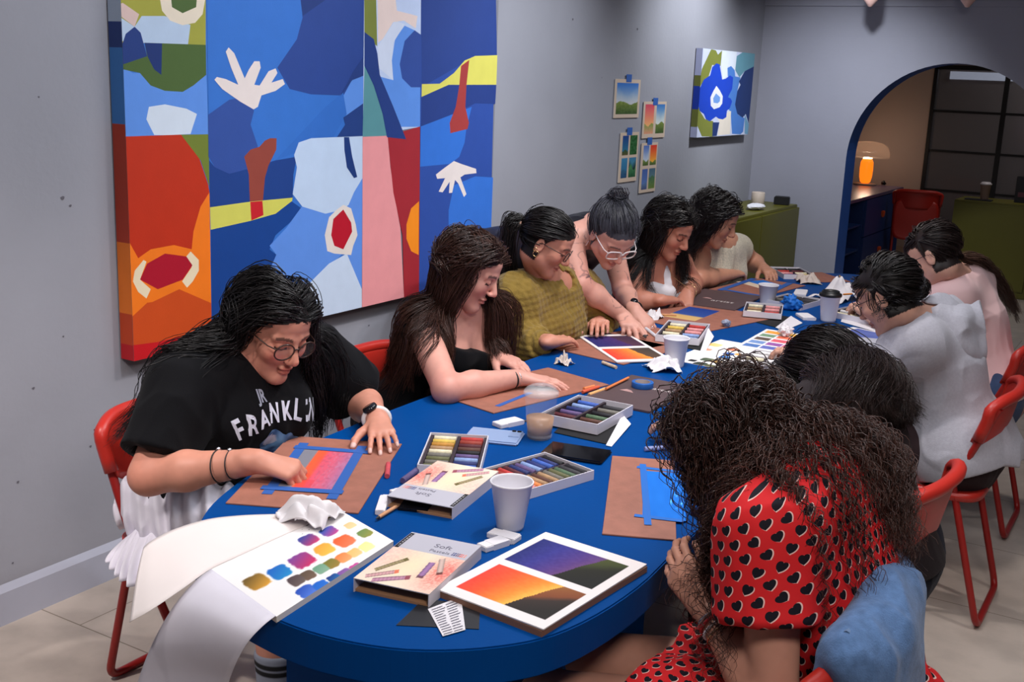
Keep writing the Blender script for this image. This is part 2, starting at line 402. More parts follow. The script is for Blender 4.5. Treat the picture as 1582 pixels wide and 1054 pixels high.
def fold(seed, amp=.004, s=9.0, stretch=(1, 1, .5)):
    st = np.array(stretch)
    def f(P):
        Q = P * st; w_ = vnoise(Q, s * .6, seed) * .5
        r = np.abs(vnoise(Q + w_[..., None] * .08, s, seed + 3)); r2 = np.abs(vnoise(Q + w_[..., None] * .05, s * 2.1, seed + 5))
        return np.minimum((r - .42) * amp * 2 + (r2 - .35) * amp * .8, .0035)
    return f
class Person:
    """joints in world metres; builds one continuous body, then clothes and hair as children"""
    def __init__(s, label, J, base, bulk=1.0, cell=.0035, skin=(200, 150, 125), hair=(22, 17, 16), fem=True, hs=1.0, bust=.06):
        s.J = {k: np.asarray(v, float) for k, v in J.items()}; J = s.J; s.bulk = bulk; s.cell = cell; s.skin = skin; s.hairc = hair; s.hs = hs; s.bust = bust
        s.root = thing('person', label, 'person', base); s.base = np.asarray(base, float)
        s.side = nrm(J['shR'] - J['shL']); s.chest = (J['shL'] + J['shR']) / 2
        s.spine = nrm(s.chest - J['pel']); s.fw = nrm(np.cross(s.spine, s.side))
        if 'fwd' in J and s.fw @ J['fwd'] < 0: s.fw = -s.fw
        s.side = np.cross(s.fw, s.spine)
        s.F = frame(J['hf'], J.get('hu', V3(0, 0, 1)), float(J['roll']) if 'roll' in J else 0)
        s.tips = []; s.rules = []
    def torso(s, S, inf=0.0, arms=(1, 1), low=True):
        J = s.J; b = s.bulk; sd, fw, sp = s.side, s.fw, s.spine; ch = s.chest; pel = J['pel']
        mid = pel + (ch - pel) * .5; rib = pel + (ch - pel) * .78; hw = np.linalg.norm(J['shR'] - J['shL']) / 2
        bend = J.get('bend', V3(0, 0, 0)); mid = mid + bend
        f = (fw, .70)
        S.cap(pel - sd * .05 * b, pel + sd * .05 * b, .115 * b + inf, None, .05, (fw, .92))
        S.cap(pel, mid, .135 * b + inf, .118 * b + inf, .06, (fw, .78))
        S.cap(mid, rib, .118 * b + inf, .135 * b + inf, .06, f)
        S.cap(rib - sp * .02, ch - sp * .075, .135 * b + inf, .105 * b + inf, .06, f)
        S.cap(ch - sd * (hw - .055) - sp * .045, ch + sd * (hw - .055) - sp * .045, .062 * b + inf, None, .05, (fw, .95))
        if s.bust:
            for x in (-1, 1): S.ell(rib + fw * (.062 * b) + sd * x * .07 * b - sp * .005, np.stack([sd, fw, sp]), np.array([.068, .062, .065]) * (s.bust / .06) ** .5 * b + inf, .04)
        for q in ('L', 'R'): S.cap(ch + (J['sh' + q] - ch) * .35 + sp * .0, J['sh' + q] - sp * .01, .058 * b + inf, .054 * b + inf, .045)
    def build_body(s, handL=None, handR=None, face=True, legs=True, arm=1.0, ext=None):
        J = s.J; S = SDF(); b = s.bulk; s.torso(S)
        nk = s.chest + s.spine * .045 - s.fw * .012 if 'nk' not in J else J['nk']
        hb = J['head'] + np.array([0, -.022, -.065]) * s.hs @ s.F
        for q in ('L', 'R'): S.cap(nk, J['sh' + q] + (nk - J['sh' + q]) * .25, .052 * b, .044 * b, .05)
        S.cap(nk - s.spine * .03, hb, .056 * (b + 1) / 2, .053, .035)
        for q in ('L', 'R'):
            a = arm
            S.cap(J['sh' + q], J['el' + q], .052 * b * a, .040 * b * a, .03)
            S.cap(J['el' + q], J['el' + q] + (J['wr' + q] - J['el' + q]) * .35, .040 * b * a, .041 * b * a, .02)
            S.cap(J['el' + q] + (J['wr' + q] - J['el' + q]) * .35, J['wr' + q], .041 * b * a, .0265 * (1 + (b - 1) * .6), .02)
        if legs:
            for q in ('L', 'R'):
                hp = J['pel'] + s.side * (.085 * b) * (1 if q == 'R' else -1)
                S.cap(hp, J['kn' + q], .092 * b, .058 * b, .03); S.cap(J['kn' + q], J['kn' + q] + (J['an' + q] - J['kn' + q]) * .4, .057 * b, .056 * b, .02)
                S.cap(J['kn' + q] + (J['an' + q] - J['kn' + q]) * .4, J['an' + q], .056 * b, .036, .02)
                fd = J.get('foot', s.fw * V3(1, 1, 0)); fd = nrm(fd); S.cap(J['an' + q] - V3(0, 0, .03), J['an' + q] + fd * .15 - V3(0, 0, .06), .036, .026, .02)
        s.core = S.copy()
        head_sdf(S, J['head'], s.F, s.hs, face)
        head_sdf(s.core, J['head'], s.F, s.hs, False)
        for q, h in (('L', handL), ('R', handR)):
            d = nrm(J['wr' + q] - J['el' + q]); h = dict(h or {})
            hand_sdf(S, J['wr' + q], h.pop('d', d), h.pop('n', V3(0, 0, 1)), q, tips=s.tips, **h)
        if ext: ext(S)
        S.disp = lambda P: vnoise(P, 14, 2) * .0012
        v, f = S.mesh(s.cell); s.S = S
        C = np.tile(lin(s.skin), (len(v), 1)); C *= (1 + .06 * vnoise(v, 25, 1) + .04 * vnoise(v, 90, 4))[:, None]
        l = ((v - J['head']) @ s.F.T) / s.hs; x, y, z = l[:, 0], l[:, 1], l[:, 2]; near = (np.abs(l) < .14).all(1)
        hm = near & scalp(l) & (np.abs(x) < .0765); C[hm] = lin(s.hairc)
        if face:
            ax = np.abs(x)
            bl = near & (y > .03); g = np.exp(-(((ax - .04) / .018) ** 2 + ((z + .032) / .018) ** 2)) * bl; C *= 1 + g[:, None] * np.array([.10, -.14, -.14])
            g = np.exp(-((x / .014) ** 2 + ((z + .033) / .012) ** 2)) * (near & (y > .09)); C *= 1 + g[:, None] * np.array([.06, -.10, -.10])
            lip = near & (y > .055) & (((x / .0195) ** 2 + ((z + .0675) / .0118) ** 2) < 1); C[lip] = C[lip] * np.array([.82, .58, .60])
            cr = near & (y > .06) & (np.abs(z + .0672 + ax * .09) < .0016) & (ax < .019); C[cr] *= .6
            bz = .0235 - ((ax - .028) / .03) ** 2 * .008; brow = near & (y > .05) & (ax > .012) & (ax < .050) & (np.abs(z - bz) < .0042); C[brow] = C[brow] * .25 + lin(s.hairc) * .5
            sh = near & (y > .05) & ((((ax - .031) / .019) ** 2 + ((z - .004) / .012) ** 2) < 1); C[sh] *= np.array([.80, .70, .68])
            ez = -.0035 - (1 - ((ax - .031) / .015) ** 2) * .0035; eye = near & (y > .05) & (np.abs(ax - .031) < .0155) & (np.abs(z - ez) < .0026); C[eye] = lin((24, 18, 18))
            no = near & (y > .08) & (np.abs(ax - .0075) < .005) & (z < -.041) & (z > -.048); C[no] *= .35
        for p, n_, r, vd in s.tips:
            q = v - p; m = (np.linalg.norm(q, axis=1) < r * 1.5) & (q @ n_ > r * .25)
            if getattr(s, 'nail', None) is not None: C[m] = lin(s.nail)
            else: C[m] = C[m] * .7 + lin((232, 190, 180)) * .3
        for q in ('L', 'R'):                                   # knuckles and elbows a little redder
            g = np.exp(-(np.linalg.norm(v - J['el' + q], axis=1) / .05) ** 2) * .16; C *= 1 + g[:, None] * np.array([0, -1, -1])
        for r in s.rules: C = r(v, C)
        o = link('body', npmesh('body', v - s.base, f, np.clip(C, 0, 1)), mat('skin', attr=True, rough=.48, spec=.4, sss=.06), s.root, smooth=True)
        return o
    def part(s, name, S, m, cell=None, color=None, uv=None, label=None):
        v, f = S.mesh(cell or s.cell + .0007)
        me = npmesh(name, v - s.base, f, None if color is None else np.clip(color(v), 0, 1))
        if uv is not None:
            U = uv(v); li = np.empty(f.size, np.int32); me.loops.foreach_get('vertex_index', li)
            L = me.uv_layers.new(name='UV'); L.data.foreach_set('uv', U[li].astype(np.float32).ravel())
        o = link(name, me, m, s.root, smooth=True)
        if label: o['label'] = label
        return o
    def obj(s, name, v, f, m, cols=None, smooth=True, label=None, parent=None):
        v = np.asarray(v, float)
        o = link(name, npmesh(name, v - s.base, f if isinstance(f, np.ndarray) else [list(q) for q in f], cols), m, parent or s.root, smooth=smooth)
        if label: o['label'] = label
        return o
    def tubes(s, name, paths, r, m, n=8, closed=False, label=None):
        V, F_ = [], []
        for p in paths:
            v, f = tube_np(p, r, n, closed); k = sum(map(len, V)); V.append(v); F_ += [tuple(i + k for i in q) for q in f]
        return s.obj(name, np.concatenate(V), F_, m, label=label)
    def L2W(s, l): return s.J['head'] + (np.asarray(l, float) * s.hs) @ s.F
    def arm_band(s, q, t, r, n=24):
        a, b = s.J['el' + q], s.J['wr' + q]; c = a + (b - a) * t; d = nrm(b - a); u = nrm(np.cross(d, (0, 0, 1))); w_ = np.cross(u, d)
        return [c + r * (u * math.cos(k * 2 * math.pi / n) + w_ * .86 * math.sin(k * 2 * math.pi / n)) for k in range(n)]
    def glasses(s, col, r=(.024, .021), thick=.0018, square=False, label=None):
        m = mat('frame_%d_%d_%d' % col, col, .3)
        P = []
        for x in (-1, 1):
            ring = []
            for k in range(28):
                a = k * 2 * math.pi / 28; cx, cz = math.cos(a), math.sin(a)
                if square: e = .55; cx = math.copysign(abs(cx) ** e, cx); cz = math.copysign(abs(cz) ** e, cz)
                ring.append(s.L2W((x * .0325 + r[0] * cx, .101 - abs(x * .0325 + r[0] * cx) * .10, -.004 + r[1] * cz)))
            P.append(ring)
        V, F_ = [], []
        def add(p, closed, rr):
            v, f = tube_np(p, rr, 6, closed); k = sum(map(len, V)); V.append(v); F_.extend(tuple(i + k for i in q) for q in f)
        for p in P: add(p, True, thick)
        add([s.L2W(((-.0085 + .0085 * t), .1005 + .002 * (1 - abs(t - 1)), .002 + .003 * (1 - abs(t - 1)))) for t in (0, .5, 1, 1.5, 2)], False, thick)
        for x in (-1, 1): add([s.L2W((x * .056, .094, .004)), s.L2W((x * .070, .075, .005)), s.L2W((x * .077, .03, .004)), s.L2W((x * .078, -.005, .003)), s.L2W((x * .077, -.022, -.012))], False, thick * .8)
        g = s.obj('glasses', np.concatenate(V), F_, m, label=label)
        lv, lf = [], []
        for p in P:
            c = sum(p) / len(p); k = len(lv); lv += [c] + p; lf += [(k, k + 1 + i, k + 1 + (i + 1) % 28) for i in range(28)]
        s.obj('lens', lv, lf, mat('lens_glass', (255, 255, 255), .02, alpha=.05, spec=.5), parent=g)
    # ---------------- hair
    def roots(s, n, keep=None):
        c = np.array([0, -.016, .030]); r = np.array([.0755, .0945, .0845]); out = []
        while len(out) < n:
            d = nrm(RNG.normal(size=3)); l = c + d * r
            if scalp(l[None])[0] and (keep is None or keep(l)) and (l[1] > .035 or RNG.random() < .5): out.append(l)
        return np.array(out)
    def field(s):
        """the collision body sampled once on a grid, for the hair to slide over"""
        if hasattr(s, 'fld'): return s.fld
        h = .012; J = s.J; lo = np.min([J[k] for k in ('head', 'shL', 'shR', 'pel', 'elL', 'elR')], 0) - .20; hi = np.max([J[k] for k in ('head', 'shL', 'shR', 'pel', 'elL', 'elR')], 0) + .20
        n = np.ceil((hi - lo) / h).astype(int) + 1; G = (np.stack(np.meshgrid(*[np.arange(k) for k in n], indexing='ij'), -1) * h + lo).astype(np.float32)
        S = SDF(); S.ops = [o for o in s.core.ops if not o['tag']]; D = S.ev(G.reshape(-1, 3)).reshape(n); s.fld = (lo, h, D, np.stack(np.gradient(D, h), -1)); return s.fld
    def sample(s, P):
        lo, h, D, Gd = s.field(); q = np.clip((P - lo) / h, 0, np.array(D.shape) - 1.001); i = np.floor(q).astype(int); f = q - i; d = 0; g = 0
        for a in (0, 1):
            for b in (0, 1):
                for c in (0, 1):
                    w_ = (f[:, 0] if a else 1 - f[:, 0]) * (f[:, 1] if b else 1 - f[:, 1]) * (f[:, 2] if c else 1 - f[:, 2]); d = d + w_ * D[i[:, 0] + a, i[:, 1] + b, i[:, 2] + c]; g = g + w_[:, None] * Gd[i[:, 0] + a, i[:, 1] + b, i[:, 2] + c]
        return d, g / (np.linalg.norm(g, axis=1, keepdims=True) + 1e-9)
    def grow(s, L, d0, length, step=.014, grav=.30, flow=(0, 0, 0), off=(.006, .022), ramp=.10, damp=1.0, noise=.0, hug=1.0, face=True):
        """guides fall from scalp points L (local) starting along d0 (local), clinging to the skull and sliding over the body"""
        n = len(L); P = np.array([s.L2W(l) for l in L]); v = np.array([nrm(d @ s.F) for d in d0])
        lens = np.broadcast_to(np.asarray(length, float), (n,)); N = int(max(lens) / step) + 2; offs = RNG.uniform(*off, n); g = np.array([0, 0, -1.]); fl = np.asarray(flow, float)
        out = [P.copy()]
        for i in range(N - 1):
            t = np.clip(i * step / ramp, .12, 1)
            v = v + (g + fl) * grav * t + RNG.normal(size=(n, 3)) * noise; v /= np.linalg.norm(v, axis=1, keepdims=True)
            P = P + v * step; d, nn = s.sample(P); o = np.minimum(offs, .004 + (i + 1) * .005)
            stick = (nn[:, 2] > -.05) & (d < .07) & (d > o); m = d < o
            pull = np.where(m, 1.0, np.where(stick, .45 * hug, 0)); P = P + nn * ((o - d) * pull)[:, None]
            vn = (v * nn).sum(1); k = (m & (vn < 0)) | (stick & (vn > 0)); v = np.where(k[:, None], v - nn * vn[:, None] * damp, v); v /= np.linalg.norm(v, axis=1, keepdims=True) + 1e-9
            l = (P - s.J['head']) @ s.F.T; fc = (l[:, 1] > .03) & (np.abs(l[:, 0]) < .082) & (l[:, 2] < .062) & (l[:, 2] > -.15) & (l[:, 1] < .14)   # hair parts round the face
            if face and fc.any(): P = P - fc[:, None] * ((l[:, 1] - .03) * .7)[:, None] * s.F[1] + fc[:, None] * (np.sign(l[:, 0]) * np.clip(.084 - np.abs(l[:, 0]), 0, .02) * .6)[:, None] * s.F[0]
            out.append(P.copy())
        G = np.stack(out, 1); u = np.clip(lens / step, 2, N - 1); res = []
        for k in range(n):                                     # resample every guide to the same count over its own length
            q = np.linspace(0, u[k], 26); a = np.minimum(np.floor(q).astype(int), N - 2); f = (q - a)[:, None]; res.append(G[k][a] * (1 - f) + G[k][a + 1] * f)
        return np.array(res)
    def strands(s, G, per=10, spread=.012, tip=.35, r=.0014, curl=0, wave=.05, jitter=.0025, name='hair', shade=None, col=None, label=None, hue=.25, rough=.38):
        n, m_, _ = G.shape; G = np.repeat(G, per, 0); N = len(G); t = np.linspace(0, 1, m_)[None, :, None]
        off = RNG.normal(size=(N, 1, 3)) * spread; P = G + off * (1 - (1 - tip) * t) * np.minimum(1, t * 4 + .8)
        ph = RNG.uniform(0, 6.28, (N, 1)); seg = np.linalg.norm(np.diff(P, axis=1), axis=2); arc = np.concatenate([np.zeros((N, 1)), np.cumsum(seg, 1)], 1)
        if jitter: P = P + np.stack([np.sin(arc * RNG.uniform(18, 45, (N, 1)) + ph + k * 2) for k in range(3)], -1) * jitter * np.minimum(1, t * 3)
        if curl:
            m2 = m_ * 2 - 1; tt = np.linspace(0, m_ - 1, m2); a = np.minimum(np.floor(tt).astype(int), m_ - 2); f = (tt - a)[None, :, None]
            P = P[:, a] * (1 - f) + P[:, a + 1] * f; arc = arc[:, a] * (1 - f[..., 0]) + arc[:, a + 1] * f[..., 0]; m_ = m2; t = np.linspace(0, 1, m_)[None, :, None]
            T = np.gradient(P, axis=1); T /= np.linalg.norm(T, axis=2, keepdims=True) + 1e-9
            U = np.cross(T, np.array([.3, .2, .93])); U /= np.linalg.norm(U, axis=2, keepdims=True) + 1e-9; W = np.cross(T, U)
            gp = np.repeat(RNG.uniform(0, 6.28, (n, 1)), per, 0) + RNG.normal(size=(N, 1)) * .5; wl = np.repeat(RNG.uniform(.8, 1.3, (n, 1)), per, 0) * wave
            A = curl * np.minimum(1, t * 4) * np.repeat(RNG.uniform(.6, 1.3, (n, 1, 1)), per, 0)
            P = P + (U * np.cos(arc * 6.283 / wl + gp)[..., None] + W * np.sin(arc * 6.283 / wl + gp)[..., None]) * A
        T = np.gradient(P, axis=1); T /= np.linalg.norm(T, axis=2, keepdims=True) + 1e-9
        U = np.cross(T, np.array([.31, .22, .92])); U /= np.linalg.norm(U, axis=2, keepdims=True) + 1e-9; W = np.cross(T, U)
        rr = r * RNG.uniform(.7, 1.3, (N, 1, 1)) * (1 - .75 * t ** 2.5)
        k = 3; V = np.stack([P + rr * (U * math.cos(a) + W * math.sin(a)) for a in np.arange(k) * 2 * np.pi / k], 2)
        idx = np.arange(N * m_ * k).reshape(N, m_, k); q = np.stack([idx[:, :-1], np.roll(idx, -1, 2)[:, :-1], np.roll(idx, -1, 2)[:, 1:], idx[:, 1:]], -1).reshape(-1, 4)
        base = lin(col or s.hairc); tone = RNG.uniform(1 - hue, 1 + hue, (N, 1, 1)); C = np.broadcast_to(base * tone, (N, m_, 3)).copy()
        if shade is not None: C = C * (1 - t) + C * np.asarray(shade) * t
        C = np.repeat(C[:, :, None], k, 2).reshape(-1, 3)
        me = npmesh(name, V.reshape(-1, 3) - s.base, q, np.clip(C, 0, 1))
        o = link(name, me, mat('hair%d' % int(rough * 100), attr=True, rough=rough, spec=.45), s.root, smooth=True)
        if label: o['label'] = label
        return o
    def lay(s, pts, n=40, spread=.01, jit=.006):
        """guides along a curve through world points"""
        c = np.array(bez(pts, 8)); q = np.linspace(0, len(c) - 1, 26); a = np.minimum(np.floor(q).astype(int), len(c) - 2); f = (q - a)[:, None]; c = c[a] * (1 - f) + c[a + 1] * f
        t = np.linspace(0, 1, 26)[None, :, None]; G = c[None] + RNG.normal(size=(n, 1, 3)) * spread * np.minimum(1, .35 + t * 2.5) + RNG.normal(size=(n, 1, 3)) * jit * t; cut = RNG.uniform(.82, 1.0, n)
        return np.array([[np.array([np.interp(k * 25, np.arange(26), g[:, i]) for i in range(3)]) for k in np.linspace(0, cu, 26)] for g, cu in zip(G, cut)])
    def drape(s, L, nape, ends, off=.012):
        """guides over the back of the skull to the nape, then lying on the back towards world end points"""
        A = s.to_tie(L, nape, .010)[:, :22]; m = A[:, -1] + RNG.normal(size=(len(L), 3)) * .022; out = []
        t = np.linspace(0, 1, 24)[1:, None]; E0, E1 = [np.array(e) for e in ends]
        for k in range(len(L)):
            e = E0 + (E1 - E0) * RNG.random() + RNG.normal(size=3) * .015; A[k] += (m[k] - A[k, -1]) * (np.linspace(0, 1, 22)[:, None] ** 2); seg = m[k] + (e - m[k]) * t; d, g = s.sample(seg); o = off + .018 * (1 - RNG.random()); seg = seg + g * (np.maximum(o + .012 - d, 0))[:, None]; p = np.concatenate([A[k], seg])
            for _ in range(3): p[1:-1] = (p[:-2] + 2 * p[1:-1] + p[2:]) / 4
            q = np.linspace(0, len(p) - 1, 26); a = np.minimum(np.floor(q).astype(int), len(p) - 2); f = (q - a)[:, None]; out.append(p[a] * (1 - f) + p[a + 1] * f)
        return np.array(out)
    def to_tie(s, L, tie, off=.008, n=26, lift=.0):
        """guides that follow the skull from roots L to a tie point (head-local)"""
        c = np.array([0, -.016, .030]); r = np.array([.0755, .0945, .0845]); tie = np.asarray(tie, float); td = nrm((tie - c) / r); out = []
        for l in L:
            a = nrm((l - c) / r); w_ = math.acos(np.clip(a @ td, -1, 1)); pts = []
            for t in np.linspace(0, 1, n):
                q = (a * math.sin((1 - t) * w_) + td * math.sin(t * w_)) / max(math.sin(w_), 1e-3) if w_ > .02 else td
                h = 1 + (off + lift * math.sin(math.pi * t)) / .085; e = c + q * r * h
                if t > .85: e = e + (tie - (c + td * r * h)) * ((t - .85) / .15)
                pts.append(s.L2W(e))
            out.append(pts)
        return np.array(out)
# ------------------------------------------------------------------ the room
XW, YA, HC = -2.942, 8.364, 2.75
wall_m = mat('wall_paint', (150, 150, 158), .75, var=.035, vscale=3, bump=.25, bscale=35)
arch_m = mat('arch_wall_paint', (150, 150, 162), .75, var=.03, vscale=3, bump=.2, bscale=30)
blue_m = mat('blue_paint', (34, 84, 164), .5, var=.04)
def struct(name, mb, m, **k): return tag(mb.build(name, m, **k), kind='structure')
def floor_mat():
    m = bpy.data.materials.new('floor_tiles'); m.use_nodes = True; nt = m.node_tree; b = nt.nodes['Principled BSDF']; lk = nt.links.new
    tc = nt.nodes.new('ShaderNodeTexCoord'); mp = nt.nodes.new('ShaderNodeMapping'); mp.inputs['Location'].default_value = (.95, -.30, 0)
    br = nt.nodes.new('ShaderNodeTexBrick'); br.offset = .5; br.inputs['Scale'].default_value = 1; br.inputs['Brick Width'].default_value = 1.8; br.inputs['Row Height'].default_value = .6
    br.inputs['Mortar Size'].default_value = .0022; br.inputs['Color1'].default_value = L4((176, 163, 152)); br.inputs['Color2'].default_value = L4((183, 170, 158)); br.inputs['Mortar'].default_value = L4((120, 108, 92))
    n = nt.nodes.new('ShaderNodeTexNoise'); n.inputs['Scale'].default_value = 7; n.inputs['Detail'].default_value = 9
    mx = nt.nodes.new('ShaderNodeMix'); mx.data_type = 'RGBA'; mx.blend_type = 'MULTIPLY'; mx.inputs['Factor'].default_value = .5
    cr = nt.nodes.new('ShaderNodeValToRGB'); cr.color_ramp.elements[0].position = .35; cr.color_ramp.elements[0].color = (.68, .68, .68, 1); cr.color_ramp.elements[1].position = .62; cr.color_ramp.elements[1].color = (1.08, 1.08, 1.08, 1)
    lk(tc.outputs['Object'], mp.inputs['Vector']); lk(mp.outputs['Vector'], br.inputs['Vector']); lk(tc.outputs['Object'], n.inputs['Vector'])
    lk(n.outputs['Fac'], cr.inputs['Fac']); lk(br.outputs['Color'], mx.inputs['A']); lk(cr.outputs['Color'], mx.inputs['B']); lk(mx.outputs['Result'], b.inputs['Base Color'])
    b.inputs['Roughness'].default_value = .42
    return m
FX = 3.2; YB = 12.45; YN = -1.2
struct('floor', MB().box((-3.6, YN, -.1), (FX, YB, 0)), floor_mat())
struct('ceiling', MB().box((XW - .1, YN, HC), (FX, YB, HC + .1)), mat('ceiling_paint', (150, 152, 160), .8))
struct('wall_left', MB().box((XW - .1, YN, 0), (XW, YA, HC)), wall_m)
struct('wall_right', MB().box((FX, YN, 0), (FX + .1, YB, HC)), arch_m)
struct('wall_near', MB().box((XW, YN - .1, 0), (FX, YN, HC)), arch_m)
# arch wall: an opening with straight jambs and a round head
AX, AR, AS, YD = -1.555, .685, 1.208, YA + .25
def arch_wall():
    n = 40; arc = [(AX + AR * math.cos(math.pi - math.pi * k / n), AS + AR * math.sin(math.pi * k / n)) for k in range(n + 1)]
    v, f, mi = [], [], []
    def q(p, m): k = len(v); v.extend(p); f.append(list(range(k, k + len(p)))); mi.append(m)
    for y, fl in ((YA, 1), (YD, -1)):
        for (x0, x1) in ((XW - .1, AX - AR), (AX + AR, FX)):
            q([(x0, y, 0), (x1, y, 0), (x1, y, HC), (x0, y, HC)][::fl], 0)
        for a, b in zip(arc[:-1], arc[1:]): q([(a[0], y, a[1]), (b[0], y, b[1]), (b[0], y, HC), (a[0], y, HC)][::fl], 0)
    pts = [(AX - AR, 0)] + arc + [(AX + AR, 0)]
    for a, b in zip(pts[:-1], pts[1:]): q([(a[0], YA, a[1]), (a[0], YD, a[1]), (b[0], YD, b[1]), (b[0], YA, b[1])], 1)
    me = npmesh('wall_arch', v, f, mi=mi); me.materials.append(arch_m); me.materials.append(blue_m)
    bm = bmesh.new(); bm.from_mesh(me); bmesh.ops.remove_doubles(bm, verts=bm.verts, dist=1e-5); bmesh.ops.recalc_face_normals(bm, faces=bm.faces); bm.to_mesh(me); bm.free()
    tag(link('wall_arch', me), kind='structure')
arch_wall()
struct('trim_1', MB().box((XW, YA - .012, 2.262), (FX, YA, 2.30)), arch_m)
bb_m = mat('baseboard_paint', (172, 174, 188), .55, var=.03)
bb = MB().box((XW, YN, 0), (XW + .012, YA, .105)); bb._add([(XW, YN, .105), (XW + .012, YN, .105), (XW, YN, .128), (XW, YA, .105), (XW + .012, YA, .105), (XW, YA, .128)], [[0, 1, 2], [3, 5, 4], [1, 4, 5, 2]])
struct('baseboard_left', bb, bb_m)
struct('baseboard_arch', MB().box((XW + .012, YA - .012, 0), (AX - AR, YA, .11)), bb_m)
# the room behind the arch
beige_m = mat('beige_wall', (164, 144, 134), .8, var=.03, vscale=2)
struct('wall_back', MB().box((-3.7, YB, 0), (-2.53, YB + .1, HC)).box((-2.53, YB, 1.97), (FX, YB + .1, HC)).box((-.2, YB, 0), (FX, YB + .1, 1.97)), beige_m)
struct('wall_back_left', MB().box((-3.7, YD, 0), (-3.6, YB, HC)), beige_m)
struct('baseboard_back', MB().box((-3.6, YB - .015, 0), (-2.53, YB, .09)), mat('tan_trim', (150, 126, 108), .6))
dk = mat('black_steel', (14, 13, 14), .45)
d1 = tag(thing('door_1', None, None, (0, 0, 0)), kind='structure')
D0, D1 = -2.53, -.2
fr = MB().box((D0, YB - .02, 0), (D0 + .035, YB + .04, 1.97)).box((D0, YB - .02, 1.925), (D1, YB + .04, 1.97)).box((D0, YB - .02, 0), (D1, YB + .04, .30))
for xx in (-1.85, -1.30, -.75): fr.box((xx, YB - .015, .3), (xx + .045, YB + .03, 1.93))
for zz in (.70, 1.10, 1.50): fr.box((D0, YB - .01, zz), (D1, YB + .02, zz + .024))
struct('door_frame', fr, dk, parent=d1)
struct('pane', MB().box((D0 + .03, YB + .006, .28), (D1, YB + .012, 1.94)), mat('dark_glass', (104, 98, 98), .12, alpha=.45, spec=.7), parent=d1)
struct('wall_beyond_door', MB().box((-3.4, YB + 1.3, 0), (.6, YB + 1.4, HC)), mat('dim_wall', (120, 110, 108), .9))
cl = bpy.data.materials.new('reflected_window'); cl.use_nodes = True
tag(MB().box((-2.62, YB + 1.27, 1.845), (-1.95, YB + 1.29, 1.93)).build('window_reflection', mat('window_reflection_glow', (200, 205, 220), .5, emit=(190, 198, 220), estr=.8)), kind='structure')  # glowing strip added for the window reflection in the door panes

# small dents and marks on the long wall
def wall_marks():
    mb = MB()
    for px, py, r in [(97, 306, .006), (109, 318, .004), (885, 30, .006), (985, 45, .007), (52, 600, .004), (98, 520, .003), (28, 745, .004), (20, 870, .003), (140, 690, .004), (930, 120, .003), (470, 470, .002), (570, 503, .004), (60, 150, .003)]:
        p = X(px, py, XW + .0015); k = 7
        mb._add([(p[0], p[1] + r * (1.6 if i % 2 else 1) * math.cos(i * 6.283 / k), p[2] + r * math.sin(i * 6.283 / k)) for i in range(k)], [list(range(k))])
    tag(mb.build('trim_2', mat('chipped_plaster', (96, 92, 100), .9)), kind='structure')
wall_marks()

# ------------------------------------------------------------------ paintings on the long wall
def painting(name, label, crop, outline, polys, depth, sides, grp=None):
    sc, ox, oy = crop; xf = XW + .02 + depth
    pt = lambda p: X(ox + p[0] / sc, oy + p[1] / sc, xf)
    root = thing(name, label, 'painting', pt(outline[0]) * V3(0, 1, 1) + V3(XW, 0, 0))
    ori = np.array(root.location)
    O = [pt(p) for p in outline]; ys = [O[0], O[1], O[2], O[3]]
    y0, y1 = (O[0][1] + O[3][1]) / 2, (O[1][1] + O[2][1]) / 2; z0, z1 = (O[2][2] + O[3][2]) / 2, (O[0][2] + O[1][2]) / 2
    mb = MB().box((XW + .004 - ori[0], y0 - ori[1], z0 - ori[2]), (xf - .0004 - ori[0], y1 - ori[1], z1 - ori[2])); mb.build('canvas', mat('canvas_edge', (120, 120, 130), .8), root)
    v, f, mi = [], [], []; ms = []; mid = {}
    layer = 0
    for col, poly in polys:
        if col not in mid: mid[col] = len(ms); ms.append(mat('pigment_%d_%d_%d' % col, col, .55, var=.03, vscale=14, bump=.12, bscale=300))
        layer += 1; k = len(v); P = [pt(p) for p in poly]
        v += [(xf + layer * .00006 - ori[0], min(max(p[1], y0), y1) - ori[1], min(max(p[2], z0), z1) - ori[2]) for p in P]; f.append(list(range(k, k + len(P)))); mi.append(mid[col])
    for (t0, t1, col) in sides:                                  # the picture carries on round the near edge
        if col not in mid: mid[col] = len(ms); ms.append(mat('pigment_%d_%d_%d' % col, col, .55, var=.03, vscale=14, bump=.12, bscale=300))
        k = len(v); za, zb = z1 + (z0 - z1) * t0, z1 + (z0 - z1) * t1; yy = y0 - .0004
        v += [(XW + .006 - ori[0], yy - ori[1], za - ori[2]), (xf - ori[0], yy - ori[1], za - ori[2]), (xf - ori[0], yy - ori[1], zb - ori[2]), (XW + .006 - ori[0], yy - ori[1], zb - ori[2])]; f.append([k, k + 1, k + 2, k + 3]); mi.append(mid[col])
    me = npmesh('picture', v, f, mi=mi); bm = bmesh.new(); bm.from_mesh(me); bmesh.ops.triangulate(bm, faces=bm.faces[:])
    for fa in bm.faces:
        if fa.normal.x < -.5: fa.normal_flip()
    bm.to_mesh(me); bm.free(); link('picture', me, ms, root)
OLV, CRM, NVY, DGR, BLU, RED, ORG = (158, 156, 62), (226, 212, 190), (40, 68, 140), (74, 98, 48), (92, 142, 220), (186, 46, 18), (240, 120, 26)
